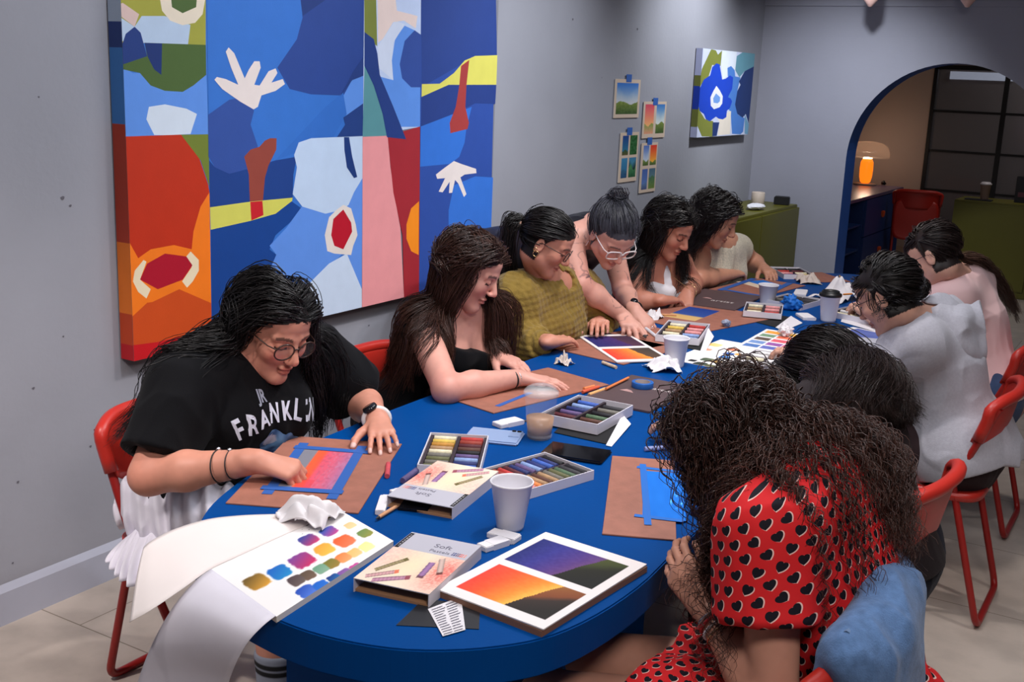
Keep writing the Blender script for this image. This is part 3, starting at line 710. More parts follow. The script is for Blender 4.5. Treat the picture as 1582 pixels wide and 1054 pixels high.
big = [
 ((62, 118, 200), [(62, -220), (303, -220), (322, 895), (105, 1010)]),
 (OLV, [(45, -220), (303, -220), (305, 126), (45, 118)]),
 ((212, 184, 176), [(45, 8), (72, 8), (118, 40), (105, 75), (45, 45)]), ((178, 196, 218), [(45, 45), (62, 50), (105, 75), (125, 45), (190, 45), (262, 70), (255, 125), (130, 120), (45, 114)]),
 (CRM, [(175, -10), (182, 30), (205, 58), (240, 71), (275, 64), (296, 40), (303, 0), (303, -220), (180, -220)]), (DGR, [(207, -10), (210, 20), (240, 37), (278, 20), (280, -10)]),
 (BLU, [(45, 188), (100, 205), (120, 205), (150, 240), (190, 255), (240, 258), (270, 240), (306, 207), (313, 380), (57, 384)]),
 (DGR, [(133, 120), (305, 126), (306, 210), (270, 240), (240, 258), (190, 255), (150, 240), (120, 205), (70, 195), (58, 180), (140, 158)]),
 ((30, 56, 120), [(45, 122), (80, 95), (105, 75), (122, 92), (140, 158), (60, 180), (45, 192)]), ((24, 48, 108), [(133, 120), (182, 122), (180, 210), (160, 195), (142, 160)]),
 ((208, 218, 230), [(145, 300), (190, 293), (250, 305), (280, 320), (262, 376), (200, 380), (160, 379), (138, 335)]),
 (RED, [(55, 384), (235, 378), (285, 440), (312, 520), (315, 540), (290, 580), (270, 650), (265, 700), (215, 688), (150, 700), (115, 725), (66, 690)]),
 ((110, 124, 46), [(235, 378), (313, 377), (315, 525), (290, 450)]),
 (ORG, [(315, 540), (290, 580), (270, 650), (265, 700), (215, 688), (150, 700), (115, 725), (60, 686), (80, 892), (155, 848), (230, 812), (322, 852), (318, 640)]),
 ((232, 214, 180), [(130, 730), (105, 760), (100, 790), (115, 820), (138, 838), (150, 812), (120, 785), (138, 735)]), ((232, 214, 180), [(262, 706), (285, 730), (285, 760), (268, 790), (252, 808), (238, 790), (265, 750), (250, 720)]),
 ((170, 14, 40), [(140, 740), (190, 712), (250, 720), (267, 745), (240, 785), (170, 812), (120, 785)]),
 ((200, 74, 24), [(80, 892), (140, 850), (155, 848), (230, 812), (322, 852), (325, 900), (85, 1020)]), ((196, 20, 30), [(80, 974), (170, 960), (232, 945), (225, 975), (330, 985), (85, 1040)]),
 ((52, 112, 196), [(303, -220), (750, -220), (742, 867), (322, 985)]),
 (NVY, [(565, -220), (750, -220), (748, 175), (715, 260), (680, 268), (600, 265), (540, 250), (505, 190), (560, 110), (576, 50)]), ((30, 55, 118), [(560, -220), (640, -220), (640, 0), (576, 45)]),
 (BLU, [(690, 270), (720, 215), (748, 208), (746, 292), (690, 330), (640, 300)]), ((48, 106, 190), [(640, 300), (690, 260), (700, 320), (660, 390), (500, 450)]),
 ((48, 78, 152), [(311, 322), (370, 280), (400, 275), (440, 310), (430, 350), (450, 410), (440, 470), (370, 488), (330, 470), (312, 440)]),
 ((26, 62, 132), [(314, 450), (330, 470), (370, 488), (440, 470), (500, 450), (560, 440), (550, 490), (548, 556), (316, 582)]),
 ((146, 66, 54), [(485, 388), (503, 388), (502, 420), (480, 465), (470, 500), (464, 570), (428, 572), (425, 490), (412, 440), (430, 420), (455, 412), (470, 395)]),
 ((208, 204, 92), [(316, 582), (430, 566), (548, 555), (545, 572), (500, 600), (430, 620), (318, 646)]), ((196, 30, 40), [(429, 567), (463, 564), (466, 604), (432, 619)]),
 ((16, 64, 138), [(318, 645), (430, 620), (500, 600), (545, 565), (580, 590), (500, 660), (483, 700), (502, 715), (485, 755), (600, 790), (600, 910), (322, 990)]),
 ((94, 142, 222), [(575, 578), (650, 595), (690, 585), (744, 500), (742, 815), (690, 710), (600, 800), (585, 805), (485, 755), (502, 715), (483, 690), (530, 640)]),
 ((190, 208, 232), [(565, 400), (600, 388), (745, 382), (744, 500), (720, 540), (705, 575), (690, 588), (640, 600), (575, 580), (548, 545), (560, 470), (552, 435)]),
 ((200, 214, 234), [(585, 805), (650, 740), (700, 712), (742, 812), (742, 872), (590, 915)]),
 ((226, 214, 206), [(670, 590), (690, 575), (712, 585), (725, 630), (730, 660), (718, 690), (712, 716), (665, 712), (645, 705), (638, 660), (650, 610)]), ((184, 16, 40), [(690, 588), (712, 625), (715, 650), (690, 700), (665, 690), (656, 660), (662, 615)]),
 ((230, 216, 210), [(360, 145), (368, 133), (384, 150), (413, 220), (425, 195), (440, 172), (455, 172), (458, 190), (440, 238), (455, 240), (480, 200), (500, 192), (505, 205), (488, 232), (520, 222), (526, 236), (500, 255), (460, 268), (450, 300), (438, 307), (400, 285), (350, 250), (328, 224), (335, 216), (360, 222), (395, 238), (375, 190)]),
 ((30, 60, 124), [(690, 330), (746, 290), (746, 382), (672, 385), (695, 350)]), ((24, 54, 116), [(692, 385), (706, 385), (715, 440), (729, 497), (720, 500), (700, 470), (693, 420)]), ((32, 58, 122), [(680, 272), (700, 235), (715, 205), (749, 155), (748, 212), (715, 225)]),
 ((190, 204, 232), [(750, -220), (912, -220), (907, 356), (745, 384)]), ((120, 128, 56), [(750, -220), (783, -220), (785, 130), (749, 100)]),
 (BLU, [(792, 215), (830, 225), (826, 170), (835, 110), (862, 72), (890, 85), (911, 100), (908, 245), (907, 356), (850, 356)]), ((88, 144, 150), [(749, 180), (775, 230), (810, 340), (814, 382), (744, 384)]),
 ((206, 214, 232), [(788, 190), (787, 130), (835, 58), (862, 68), (830, 120), (826, 170), (830, 225)]), ((46, 74, 148), [(890, 85), (911, 100), (909, 245), (880, 245), (855, 220), (848, 180), (862, 115)]),
 ((228, 206, 198), [(787, -220), (835, -220), (840, 30), (880, 40), (898, 45), (893, 80), (860, 58), (830, 62), (800, 110), (787, 120)]),
 ((232, 150, 152), [(744, 384), (814, 381), (822, 470), (835, 560), (850, 640), (860, 845), (742, 880)]), ((162, 38, 48), [(814, 381), (905, 355), (902, 826), (860, 845), (856, 660), (830, 540)]), ((246, 140, 28), [(902, 565), (880, 585), (867, 630), (867, 670), (880, 705), (901, 716)]),
 ((32, 58, 124), [(749, 90), (775, 110), (785, 150), (792, 210), (830, 300), (866, 391), (812, 385), (800, 320), (775, 240), (749, 185)]),
 ((44, 76, 156), [(912, -220), (1126, -220), (1103, 790), (902, 830)]), ((38, 64, 134), [(912, -220), (1126, -220), (1121, 160), (1040, 170), (909, 245)]),
 ((216, 208, 96), [(910, 236), (960, 235), (1000, 205), (1030, 170), (1060, 157), (1124, 155), (1120, 240), (985, 238), (940, 262), (909, 272)]), ((36, 60, 128), [(909, 272), (985, 238), (1120, 238), (1116, 292), (1060, 290), (1020, 310), (907, 357)]),
 ((50, 112, 204), [(907, 355), (1020, 312), (1050, 300), (1035, 360), (1030, 400), (1015, 440), (990, 460), (905, 468)]), ((52, 112, 204), [(1060, 495), (1112, 498), (1107, 650), (985, 650), (985, 590), (1000, 520)]),
 ((164, 58, 56), [(1020, 185), (1043, 168), (1035, 240), (1032, 300), (1042, 345), (1038, 362), (990, 374), (988, 345), (1005, 300), (1015, 240)]),
 ((232, 218, 212), [(949, 490), (975, 470), (1000, 452), (1020, 460), (1062, 474), (1063, 486), (1030, 490), (1018, 498), (1035, 545), (1028, 553), (1012, 515), (1003, 505), (995, 541), (986, 542), (988, 510), (968, 540), (957, 538), (975, 500), (953, 502)]),
]
painting('abstract_painting', 'very large abstract canvas in blue, red and orange on the long wall', (1.817, 150, 0), [(62, -60), (1126, -60), (1103, 783), (105, 1005)], big, .045,
         [(0, .1, (96, 150, 160)), (.1, .17, (170, 186, 205)), (.17, .23, (30, 56, 120)), (.23, .41, (56, 120, 190)), (.41, .7, (170, 52, 26)), (.7, .88, (226, 116, 30)), (.88, .96, (190, 66, 24)), (.96, 1, (180, 18, 28))])
SB = (4.667 * 1.0, 1060, 60)      # crop 1060..1180 x 60..230 shown 6.2x
k6 = lambda pts: [(a, b) for a, b in pts]
small = [
 ((206, 212, 236), [(160, 90), (664, 140), (590, 915), (100, 950)]), ((196, 202, 236), [(110, 90), (165, 95), (150, 300), (90, 340)]),
 ((128, 134, 54), [(240, 100), (285, 110), (305, 152), (345, 110), (330, 260), (250, 250), (210, 380), (150, 430), (80, 460), (95, 330), (150, 290)]),
 ((128, 134, 54), [(70, 650), (130, 690), (180, 770), (260, 790), (250, 940), (150, 935), (100, 830), (60, 790)]),
 ((224, 230, 240), [(345, 105), (485, 122), (470, 320), (400, 260), (390, 360), (350, 390), (335, 250)]), ((96, 148, 164), [(485, 165), (540, 130), (664, 140), (650, 270), (560, 310), (510, 370), (470, 300)]),
 ((72, 126, 204), [(395, 280), (430, 260), (465, 300), (470, 360), (520, 370), (490, 500), (470, 640), (500, 730), (560, 760), (545, 890), (520, 915), (440, 910), (425, 700), (380, 640), (440, 400), (400, 360)]),
 ((236, 224, 208), [(290, 750), (340, 770), (400, 700), (430, 690), (420, 915), (300, 925), (320, 800)]), ((28, 52, 110), [(255, 800), (318, 800), (292, 930), (250, 935)]), ((110, 160, 190), [(560, 720), (600, 820), (590, 915), (560, 910)]),
 ((14, 66, 196), [(250, 270), (290, 235), (320, 245), (345, 390), (380, 380), (420, 350), (450, 370), (440, 480), (400, 560), (425, 570), (440, 600), (420, 660), (390, 690), (385, 750), (350, 772), (310, 765), (285, 745), (225, 790), (190, 770), (170, 720), (130, 690), (70, 650), (85, 470), (150, 430), (170, 390), (230, 350)]),
 ((14, 46, 104), [(560, 310), (655, 265), (640, 500), (598, 810), (570, 720), (540, 755), (490, 720), (468, 630), (490, 500), (520, 440), (505, 410)]),
 ((236, 234, 238), [(290, 450), (325, 500), (350, 550), (345, 620), (320, 655), (265, 675), (235, 640), (232, 560), (260, 500)]), ((112, 156, 222), [(285, 522), (325, 560), (322, 600), (300, 618), (262, 612), (258, 570)]),
]
painting('abstract_painting', 'small square canvas of a blue flower by the corner of the long wall', (6.2, 1060, 60), [(160, 95), (660, 138), (592, 912), (98, 950)], small, .03, [(0, .3, (190, 196, 230)), (.3, .42, (120, 126, 54)), (.42, .68, (14, 60, 180)), (.68, .88, (120, 126, 54)), (.88, 1, (190, 196, 230))])

paper_m = mat('paper', attr=True, rough=.75, spec=.25)
def grad(v, stops):
    v = np.asarray(v); pos = [s[0] for s in stops]; return np.stack([np.interp(v, pos, [s[1][i] for s in stops]) for i in range(3)], -1)
def cells(u, v, bg, items):
    """pictures in rectangular fields on a sheet: (u0,v0,u1,v1,fn)"""
    C = np.empty(u.shape + (3,)); C[:] = bg
    for u0, v0, u1, v1, fn in items:
        m = (u > u0) & (u < u1) & (v > v0) & (v < v1); a = (u - u0) / (u1 - u0); b = (v - v0) / (v1 - v0); c = fn(a, b); C[m] = c[m]
    return C
def sky_land(sky, land, h=.35, clouds=None, hill=.05, seed=0):
    def f(u, v):
        c = grad((v - h) / (1 - h), sky); n = n2(u, v, 9, seed)
        if clouds is not None:
            m = np.clip(((np.abs(u - .5) * 1.1 + .25 + n * .12) - (v - h) / (1 - h) * 1.2 + .2), 0, 1)[..., None] * .8; c = c * (1 - m) + np.array(clouds) * m
        l = h + hill * np.sin(u * 7 + seed) + .02 * n2(u, v, 14, seed + 1); g = grad(v / h, land) + (n2(u, v, 22, seed + 2) * 14)[..., None]
        return np.where((v < l)[..., None], g, c)
    return f
def wall_note(label, c4, items, tape, bg=(206, 184, 164)):
    P = [X(a, b, XW + .004) for a, b in c4]; y0 = (P[0][1] + P[3][1]) / 2; y1 = (P[1][1] + P[2][1]) / 2; z1 = (P[0][2] + P[1][2]) / 2; z0 = (P[2][2] + P[3][2]) / 2
    r = thing('pastel_drawing', label, 'drawing', (XW + .004, (y0 + y1) / 2, (z0 + z1) / 2), group='drawings taped to the long wall')
    sheet = slab('sheet', y1 - y0, z1 - z0, .003, lambda u, v: cells(u, v, bg, items), 60, 90, paper_m, r, (0, 0, 0), 0)
    sh = P[3][1] - P[0][1]
    sheet.rotation_euler = Matrix(((0, 0, 1), (1, 0, 0), (0, 1, 0))).to_euler()
    a = X(*tape, XW + .008) - np.array(r.location); MB().box((.0032, a[1] - .035, a[2] - .022), (.0042, a[1] + .035, a[2] + .022)).build('tape', mat('blue_tape', (44, 92, 168), .6), r)
GREEN = [(0, (60, 84, 40)), (1, (116, 132, 60))]
wall_note('single blue sky landscape drawing, highest of the four taped sheets', [(950, 121), (990, 124), (985, 182), (947, 182)], [(.08, .1, .93, .9, sky_land([(0, (190, 196, 200)), (1, (50, 110, 190))], GREEN, .36, (196, 198, 200)))], (972, 121))
wall_note('two panel drawing with a pink sky strip, taped right of the highest sheet', [(994, 156), (1030, 158), (1025, 212), (991, 214)], [(.08, .12, .46, .93, sky_land([(0, (240, 170, 110)), (1, (206, 70, 92))], [(0, (220, 150, 120)), (1, (140, 150, 80))], .3, seed=2)), (.56, .12, .94, .93, sky_land([(0, (210, 216, 205)), (1, (50, 110, 180))], GREEN, .35, (210, 214, 210), seed=3))], (1013, 157))
wall_note('dark green and blue four panel drawing, lowest left taped sheet', [(959, 205), (988, 204), (981, 280), (953, 282)], [(.12, .54, .45, .94, sky_land([(0, (40, 110, 140)), (1, (26, 60, 130))], [(0, (90, 80, 40)), (1, (50, 80, 50))], .25, seed=4)), (.54, .54, .92, .94, lambda u, v: np.array([40, 92, 46]) + (n2(u, v, 12, 3) * 40)[..., None]), (.12, .08, .45, .49, sky_land([(0, (46, 110, 150)), (1, (60, 130, 170))], [(0, (30, 70, 110)), (1, (50, 100, 130))], .4, seed=5)), (.54, .08, .92, .49, sky_land([(0, (70, 140, 150)), (1, (60, 120, 160))], [(0, (30, 80, 50)), (1, (70, 130, 80))], .5, .0, .15, seed=6))], (973, 203))
wall_note('four panel drawing with an orange sunset corner, lowest right taped sheet', [(991, 221), (1017, 220), (1010, 295), (986, 299)], [(.12, .54, .46, .95, sky_land([(0, (190, 200, 215)), (1, (80, 110, 180))], GREEN, .25, (200, 205, 215), seed=7)), (.55, .54, .94, .95, sky_land([(0, (244, 170, 60)), (1, (214, 50, 36))], GREEN, .2, seed=8)), (.12, .06, .46, .48, sky_land([(0, (90, 120, 180)), (1, (70, 96, 160))], [(0, (70, 80, 120)), (1, (90, 120, 160))], .3, seed=9)), (.55, .06, .94, .48, sky_land([(0, (90, 120, 130)), (1, (70, 100, 120))], [(0, (110, 130, 60)), (1, (70, 110, 80))], .6, seed=10))], (1004, 218))

# ------------------------------------------------------------------ furniture along the walls and behind the arch
olive_m = mat('olive_lacquer', (92, 88, 12), .42, var=.03)
def cabinet(label, x0, x1, y0, y1, h, face, base, n=2):
    r = thing('cabinet', label, 'cabinet', base); b = np.array(base)
    MB().box((x0 - b[0], y0 - b[1], .0), (x1 - b[0], y1 - b[1], h)).build('body', olive_m, r, bevel=.004)
    for i in range(n):
        if face == 'x':
            a = y0 + (y1 - y0) * i / n; c = y0 + (y1 - y0) * (i + 1) / n; MB().box((x1 - b[0], a + .003 - b[1], .06), (x1 + .018 - b[0], c - .003 - b[1], h - .02)).build('door', olive_m, r, bevel=.003)
        else:
            a = x0 + (x1 - x0) * i / n; c = x0 + (x1 - x0) * (i + 1) / n; MB().box((a + .003 - b[0], y0 - .018 - b[1], .06), (c - .003 - b[0], y0 - b[1], h - .02)).build('door', olive_m, r, bevel=.003)
cabinet('low olive green cabinet in the corner against the long wall', XW + .014, -2.555, 6.70, 8.345, .85, 'x', (-2.74, 7.5, 0), 2)
cabinet('dark olive green cabinet beyond the arch with a laptop on it', -1.84, -.55, 10.5, 10.95, .80, 'y', (-1.2, 10.7, 0), 2)
jar = thing('candle_jar', 'cream ribbed candle jar on the olive cabinet in the corner', 'candle', (-2.76, 8.05, .85))
MB().lathe([(.045, 0), (.048, .004), (.048, .088), (.045, .092), (.044, .088), (.044, .075), (.0, .075)], 28).build('jar', mat('cream_ceramic', (196, 180, 166), .5), jar, smooth=True)
tag(MB().box((-.055, -.04, 0), (.055, .04, .06)).build('speaker', mat('black_plastic', (20, 20, 22), .4), loc=(-2.635, 8.22, .85), rot=(0, 0, .2), bevel=.006), 'small black box speaker on the olive cabinet in the corner', 'speaker')
def lump(name, label, cat, loc, r, m, seed=0, rough=.3, sub=4, rz=0, group=None, parent=None):
    bm = bmesh.new(); bmesh.ops.create_icosphere(bm, subdivisions=sub, radius=1); v = np.array([x.co[:] for x in bm.verts])
    n = vnoise(v, 1.5, seed) * rough * .8 + (np.abs(vnoise(v, 2.6, seed + 2)) - .3) * rough * 1.2 + (np.abs(vnoise(v, 5.5, seed + 4)) - .3) * rough * .7; r = np.array(r) * .78
    v = v * (1 + n)[:, None] * np.array(r); v[:, 2] -= v[:, 2].min() ; zc = r[2] * .25; v[:, 2] = np.where(v[:, 2] < zc, v[:, 2] * .2, v[:, 2] - zc * .8)
    for x, c in zip(bm.verts, v): x.co = c
    me = bpy.data.meshes.new(name); bm.to_mesh(me); bm.free(); o = link(name, me, m, parent, loc, (0, 0, rz), smooth=True)
    return tag(o, label, cat, group)
def crumple(name, label, cat, loc, size, h, m, seed=0, rz=0, group=None):
    """a sheet of thin paper crushed into folds"""
    k = 34; u, v = np.meshgrid(np.linspace(-1, 1, k), np.linspace(-1, 1, k)); P = np.stack([u, v, np.zeros_like(u)], -1); n1, n2_, n3 = vnoise(P, 1.6, seed), vnoise(P, 2.9, seed + 3), vnoise(P, 1.3, seed + 7); r = np.sqrt(u * u + v * v) / 1.3
    z = h * (np.abs(n1) * 1.5 + np.abs(n2_) * .7 + .25) * np.clip(1.05 - r ** 2.2, .05, 1); x = u * size[0] * (1 + .30 * n3) + .3 * size[0] * n2_ * .5; y = v * size[1] * (1 + .3 * vnoise(P, 1.4, seed + 9)) + .25 * size[1] * n1 * .5
    c, s_ = math.cos(rz), math.sin(rz); V = np.stack([x * c - y * s_, x * s_ + y * c, z + .0012], -1).reshape(-1, 3); i = np.arange(k * k).reshape(k, k); F_ = np.stack([i[:-1, :-1], i[:-1, 1:], i[1:, 1:], i[1:, :-1]], -1).reshape(-1, 4)
    o = link(name, npmesh(name, V, F_), m, None, loc); md = o.modifiers.new('thickness', 'SOLIDIFY'); md.thickness = .0006; md.offset = 1
    return tag(o, label, cat, group)
tissue_m = mat('tissue', (226, 222, 224), .9, spec=.1)
lump('cloth_pouch', 'white folded cloth pouch lying before the candle jar', 'pouch', (-2.66, 7.72, .85), (.075, .12, .03), mat('white_cloth', (214, 212, 216), .8), 3, .15)
# blue desk with drawers and shelf openings
desk = thing('desk', 'blue desk with orange knobs standing beyond the arch', 'desk', (-2.95, 10.6, 0))
dkb = mat('desk_blue', (22, 52, 108), .45); knob_m = mat('orange_knob', (224, 92, 40), .45)
x0, x1 = -.30, .34
MB().box((x0, -1.55, .72), (x1, 1.42, .75)).build('desktop', mat('desk_top', (96, 84, 118), .3), desk, bevel=.003)
MB().box((x0, -1.55, 0), (x0 + .02, 1.42, .72)).box((x0, -1.55, 0), (x1 - .02, -1.53, .72)).box((x0, 1.40, 0), (x1 - .02, 1.42, .72)).box((x0, .0, 0), (x1 - .02, .02, .72)).box((x0, -.62, 0), (x1 - .02, -.60, .72)).box((x0, -1.53, 0), (x1 - .02, 1.4, .02)) \
  .box((x0, -.6, .25), (x1 - .03, .0, .265)).box((x0, -.6, .48), (x1 - .03, .0, .495)).build('carcass', dkb, desk)
for ya, yb, n in ((-1.53, -.62, 3), (.02, 1.40, 2)):
    for i in range(n):
        za, zb = .03 + .69 * i / n, .03 + .69 * (i + 1) / n - .008
        d = MB().box((x1 - .02, ya + .004, za), (x1, yb - .004, zb)).build('drawer', dkb, desk, bevel=.002)
        yk = (ya + yb) / 2 + (.25 if n == 3 else -.1); MB().prism([(-.028, .03), (.028, .03), (0, -.035)], 0, .03).build('knob', knob_m, d, (x1, yk, (za + zb) / 2), (math.pi / 2, 0, math.pi / 2), bevel=.006)
lampo = thing('table_lamp', 'lit amber table lamp with a clear mushroom shade on the blue desk', 'lamp', (-2.97, 11.9, .75))
MB().lathe([(.10, 0), (.115, .004), (.115, .012), (.10, .016), (0, .016)], 32).build('base', mat('lamp_base', (190, 170, 150), .3), lampo, smooth=True)
MB().lathe([(.03, .016), (.05, .03), (.062, .08), (.066, .16), (.062, .23), (.045, .262), (0, .265)], 32).build('stem', mat('amber_glass', (236, 120, 30), .3, emit=(255, 120, 20), estr=1.1), lampo, smooth=True)
MB().lathe([(.0, .268), (.04, .262), (.046, .268), (.04, .275), (0, .278)], 24).build('bulb', mat('bulb', (255, 220, 170), .4, emit=(255, 205, 140), estr=7), lampo, smooth=True)
MB().lathe([(.215, .275), (.212, .33), (.19, .385), (.14, .42), (.06, .436), (0, .438)], 40).build('lamp_shade', mat('shade_glass', (200, 170, 150), .12, alpha=.16, spec=.7), lampo, smooth=True)
lamp('table_lamp_light', 'POINT', (-2.97, 11.9, 1.04), (-2.97, 11.9, 0), 4.2, (1, .80, .60), .05)
for i, (dx, dy) in enumerate([(-.02, .0), (.05, .05), (.02, -.06)]):
    lump('paint_pot', ['dark crumpled rag on the near end of the blue desk', 'small dark pot beside the lamp base on the blue desk', 'pale crumpled paper on the near end of the blue desk'][i], ['rag', 'pot', 'paper'][i], [(-2.75, 10.15, .75), (-2.82, 12.05, .75), (-2.75, 9.98, .75)][i], [(.05, .04, .03), (.03, .03, .03), (.07, .05, .02)][i], [mat('black_plastic'), mat('black_plastic'), tissue_m][i], i, .35, 3)
def cup(name, label, loc, h, r0, r1, m, lid=None, group=None, liquid=None, sleeve=None):
    r = thing(name, label, 'cup', loc, group=group); t = .0012
    MB().lathe([(0, .004), (r0 - .002, .004), (r0 - .002, 0), (r0, 0), (r0 + .0008, .006), (r1, h - .004), (r1 + .0022, h - .003), (r1 + .003, h), (r1 + .0015, h + .002), (r1 - .0008, h), (r1 - t, h - .005), (r0 - t + .0003, .008), (0, .008)], 48).build('cup', m, r, smooth=True)
    if lid: MB().lathe([(r1 + .004, h - .006), (r1 + .005, h + .002), (r1 + .003, h + .006), (r1 - .004, h + .007), (r1 - .006, h + .016), (r1 - .010, h + .018), (r1 - .013, h + .012), (0, h + .011)], 40).build('lid', lid, r, smooth=True)
    if liquid: MB().lathe([(0, .009), (r0 - .002, .009), (r0 + (r1 - r0) * liquid[1] - .0016, h * liquid[1]), (0, h * liquid[1])], 40).build('coffee', liquid[0], r, smooth=True)
    if sleeve: MB().lathe([(r0 + (r1 - r0) * .25 + .001, h * .25), (r0 + (r1 - r0) * .65 + .001, h * .65)], 40).build('sleeve', sleeve, r, smooth=True)
    return r
white_cup = mat('white_paper_cup', (224, 222, 228), .55)
cup('paper_cup', 'tan paper cup with a white lid on the cabinet beyond the arch', (-1.62, 10.62, .80), .13, .032, .044, mat('tan_cup', (150, 124, 110), .6), mat('white_lid', (200, 194, 196), .4))
lap = thing('laptop', 'black laptop covered in stickers open on the cabinet beyond the arch', 'laptop', (-1.22, 10.72, .80))
MB().box((-.17, -.02, 0), (.17, .22, .014)).build('keyboard_base', mat('black_plastic'), lap, bevel=.003)
scr = MB().box((-.17, -.032, .0), (.17, -.022, .225)).build('screen', mat('black_plastic'), lap, bevel=.003)
for i, (x, z, w_, h, c) in enumerate([(-.12, .07, .05, .04, (110, 60, 70)), (.09, .06, .06, .05, (90, 40, 50)), (.03, .15, .05, .03, (120, 120, 120)), (-.04, .15, .03, .03, (100, 100, 110))]):
    MB().box((x - w_ / 2, -.0335, z - h / 2), (x + w_ / 2, -.0325, z + h / 2)).build('sticker', mat('sticker%d' % i, c, .5), scr)
tag(MB().box((-.11, -.05, 0), (.11, .05, .012)).build('tablet', mat('dark_slate', (40, 40, 44), .4), loc=(-1.66, 10.6, .80), bevel=.002), 'flat dark tablet under the tan paper cup beyond the arch', 'tablet')
bpy.data.objects['paper_cup'].location.z = .812
# track spotlights under the ceiling, their snouts just inside the top of the picture
track = tag(MB().box((-2.7, 7.94, 2.70), (.4, 7.98, 2.75)).build('light_track', mat('white_metal', (200, 196, 196), .4)), 'white ceiling track carrying spotlights in front of the arch wall', 'light track')
for i, (px, py) in enumerate([(1345, 2), (1495, 4)]):
    p = Y(px, py, 7.96); s = thing('spotlight', ['white ceiling spotlight left of the arch crown', 'white ceiling spotlight above the arch crown'][i], 'spotlight', (p[0], 7.96, 2.70), group='ceiling spotlights by the arch')
    MB().box((-.012, -.012, -.3), (.012, .012, 0)).build('arm', mat('white_metal'), s)
    MB().lathe([(.0, -.47), (.012, -.468), (.05, -.42), (.052, -.30), (.03, -.28), (0, -.28)], 24).build('lamp_head', mat('pink_shade', (232, 190, 180), .5), s, smooth=True)

# ------------------------------------------------------------------ red folding chairs
red_m = mat('red_plastic', (182, 42, 32), .38, var=.03); redt_m = mat('red_steel', (150, 30, 26), .35)
def chair_meshes():
    out = {}
    n, k = 17, 9
    def shell(f, nu, nv, t):
        V = []
        for s_ in (0, 1):
            for i in range(nu):
                for j in range(nv): V.append(f(i / (nu - 1), j / (nv - 1), s_ * t))
        F_ = []; N = nu * nv; ix = lambda i, j, s_: s_ * N + i * nv + j
        for i in range(nu - 1):
            for j in range(nv - 1): F_ += [[ix(i, j, 0), ix(i, j + 1, 0), ix(i + 1, j + 1, 0), ix(i + 1, j, 0)], [ix(i, j, 1), ix(i + 1, j, 1), ix(i + 1, j + 1, 1), ix(i, j + 1, 1)]]
        ring = [(i, 0) for i in range(nu)] + [(nu - 1, j) for j in range(1, nv)] + [(i, nv - 1) for i in range(nu - 2, -1, -1)] + [(0, j) for j in range(nv - 2, 0, -1)]
        for a, b in zip(ring, ring[1:] + ring[:1]): F_.append([ix(*a, 0), ix(*a, 1), ix(*b, 1), ix(*b, 0)])
        return np.array(V), F_
    def back(u, v, t):
        a = (u - .5) * 2; w_ = .215 * (1 - .05 * (1 - v)); e = abs(a) ** 6
        y = a * w_; z = .60 + v * .175 - e * (.035 if v > .5 else -.03) * abs(v - .5) * 2
        x = -.205 - .03 * (v - .5) * 2 * .6 + .055 * abs(a) ** 2.6 - t
        return (x, y, z)
    V, F_ = shell(back, 21, 9, .016); out['backrest'] = (V, F_)
    # rolled rim along the top
    rim = [(-.205 - .018 + .055 * abs(a) ** 2.6 - .012, a * .215, .772 - abs(a) ** 6 * .03) for a in np.linspace(-1, 1, 23)]
    rim += [(-.205 + .03, .212, .705), (-.20 + .045, .207, .64)]; rim = [(-.20 + .045, -.207, .64), (-.205 + .03, -.212, .705)] + rim
    v, f = tube_np(bez(rim, 2), .019, 10); out['rim'] = (v, [list(q) for q in f] + [list(range(10))[::-1], [len(v) - 10 + i for i in range(10)]])
    def seat(u, v, t):
        a = (u - .5) * 2; b = (v - .5) * 2; p = 5; r = max(abs(a), abs(b), 1e-6); q = (abs(a) ** p + abs(b) ** p) ** (1 / p)
        s_ = r / q if q > 1e-6 else 1; a, b = a * s_, b * s_
        return (b * .195 + .01, a * .205, .45 - .012 * (1 - a * a) * (1 - b * b) - .02 * max(0, b) ** 4 - t)
    V, F_ = shell(seat, 19, 19, .026); out['seat'] = (V, F_)
    A = fillet([(-.205, -.205, .75), (-.098, -.205, .49), (.20, -.205, .012), (.20, .205, .012), (-.098, .205, .49), (-.205, .205, .75)], .05, 5)
    v, f = tube_np(A, .0115, 10); out['back_frame'] = (v, [list(q) for q in f])
    Bf = fillet([(-.098, -.19, .47), (-.224, -.19, .012), (-.224, .19, .012), (-.098, .19, .47)], .045, 5)
    v, f = tube_np(Bf, .0115, 10); out['rear_leg_frame'] = (v, [list(q) for q in f])
    return {k_: npmesh(k_, a, b) for k_, (a, b) in out.items()}
CHM = chair_meshes()
for k_, me in CHM.items():
    me.materials.append(redt_m if 'frame' in k_ else red_m); me.polygons.foreach_set('use_smooth', np.ones(len(me.polygons), bool))
    bm = bmesh.new(); bm.from_mesh(me); bmesh.ops.recalc_face_normals(bm, faces=bm.faces); bm.to_mesh(me); bm.free()
def chair(x, y, rz, label, folded=False):
    c = thing('folding_chair', label, 'chair', (x, y, 0), rz, 'red folding chairs')
    for k_, me in CHM.items():
        o = bpy.data.objects.new(k_, me); COL.objects.link(o); o.parent = c
        if k_ == 'rim': o.name = 'backrest_rim'
        if folded and k_ == 'seat': o.rotation_euler = (0, math.radians(84), 0); o.location = (-.60, 0, .46)
    return c
PI = math.pi
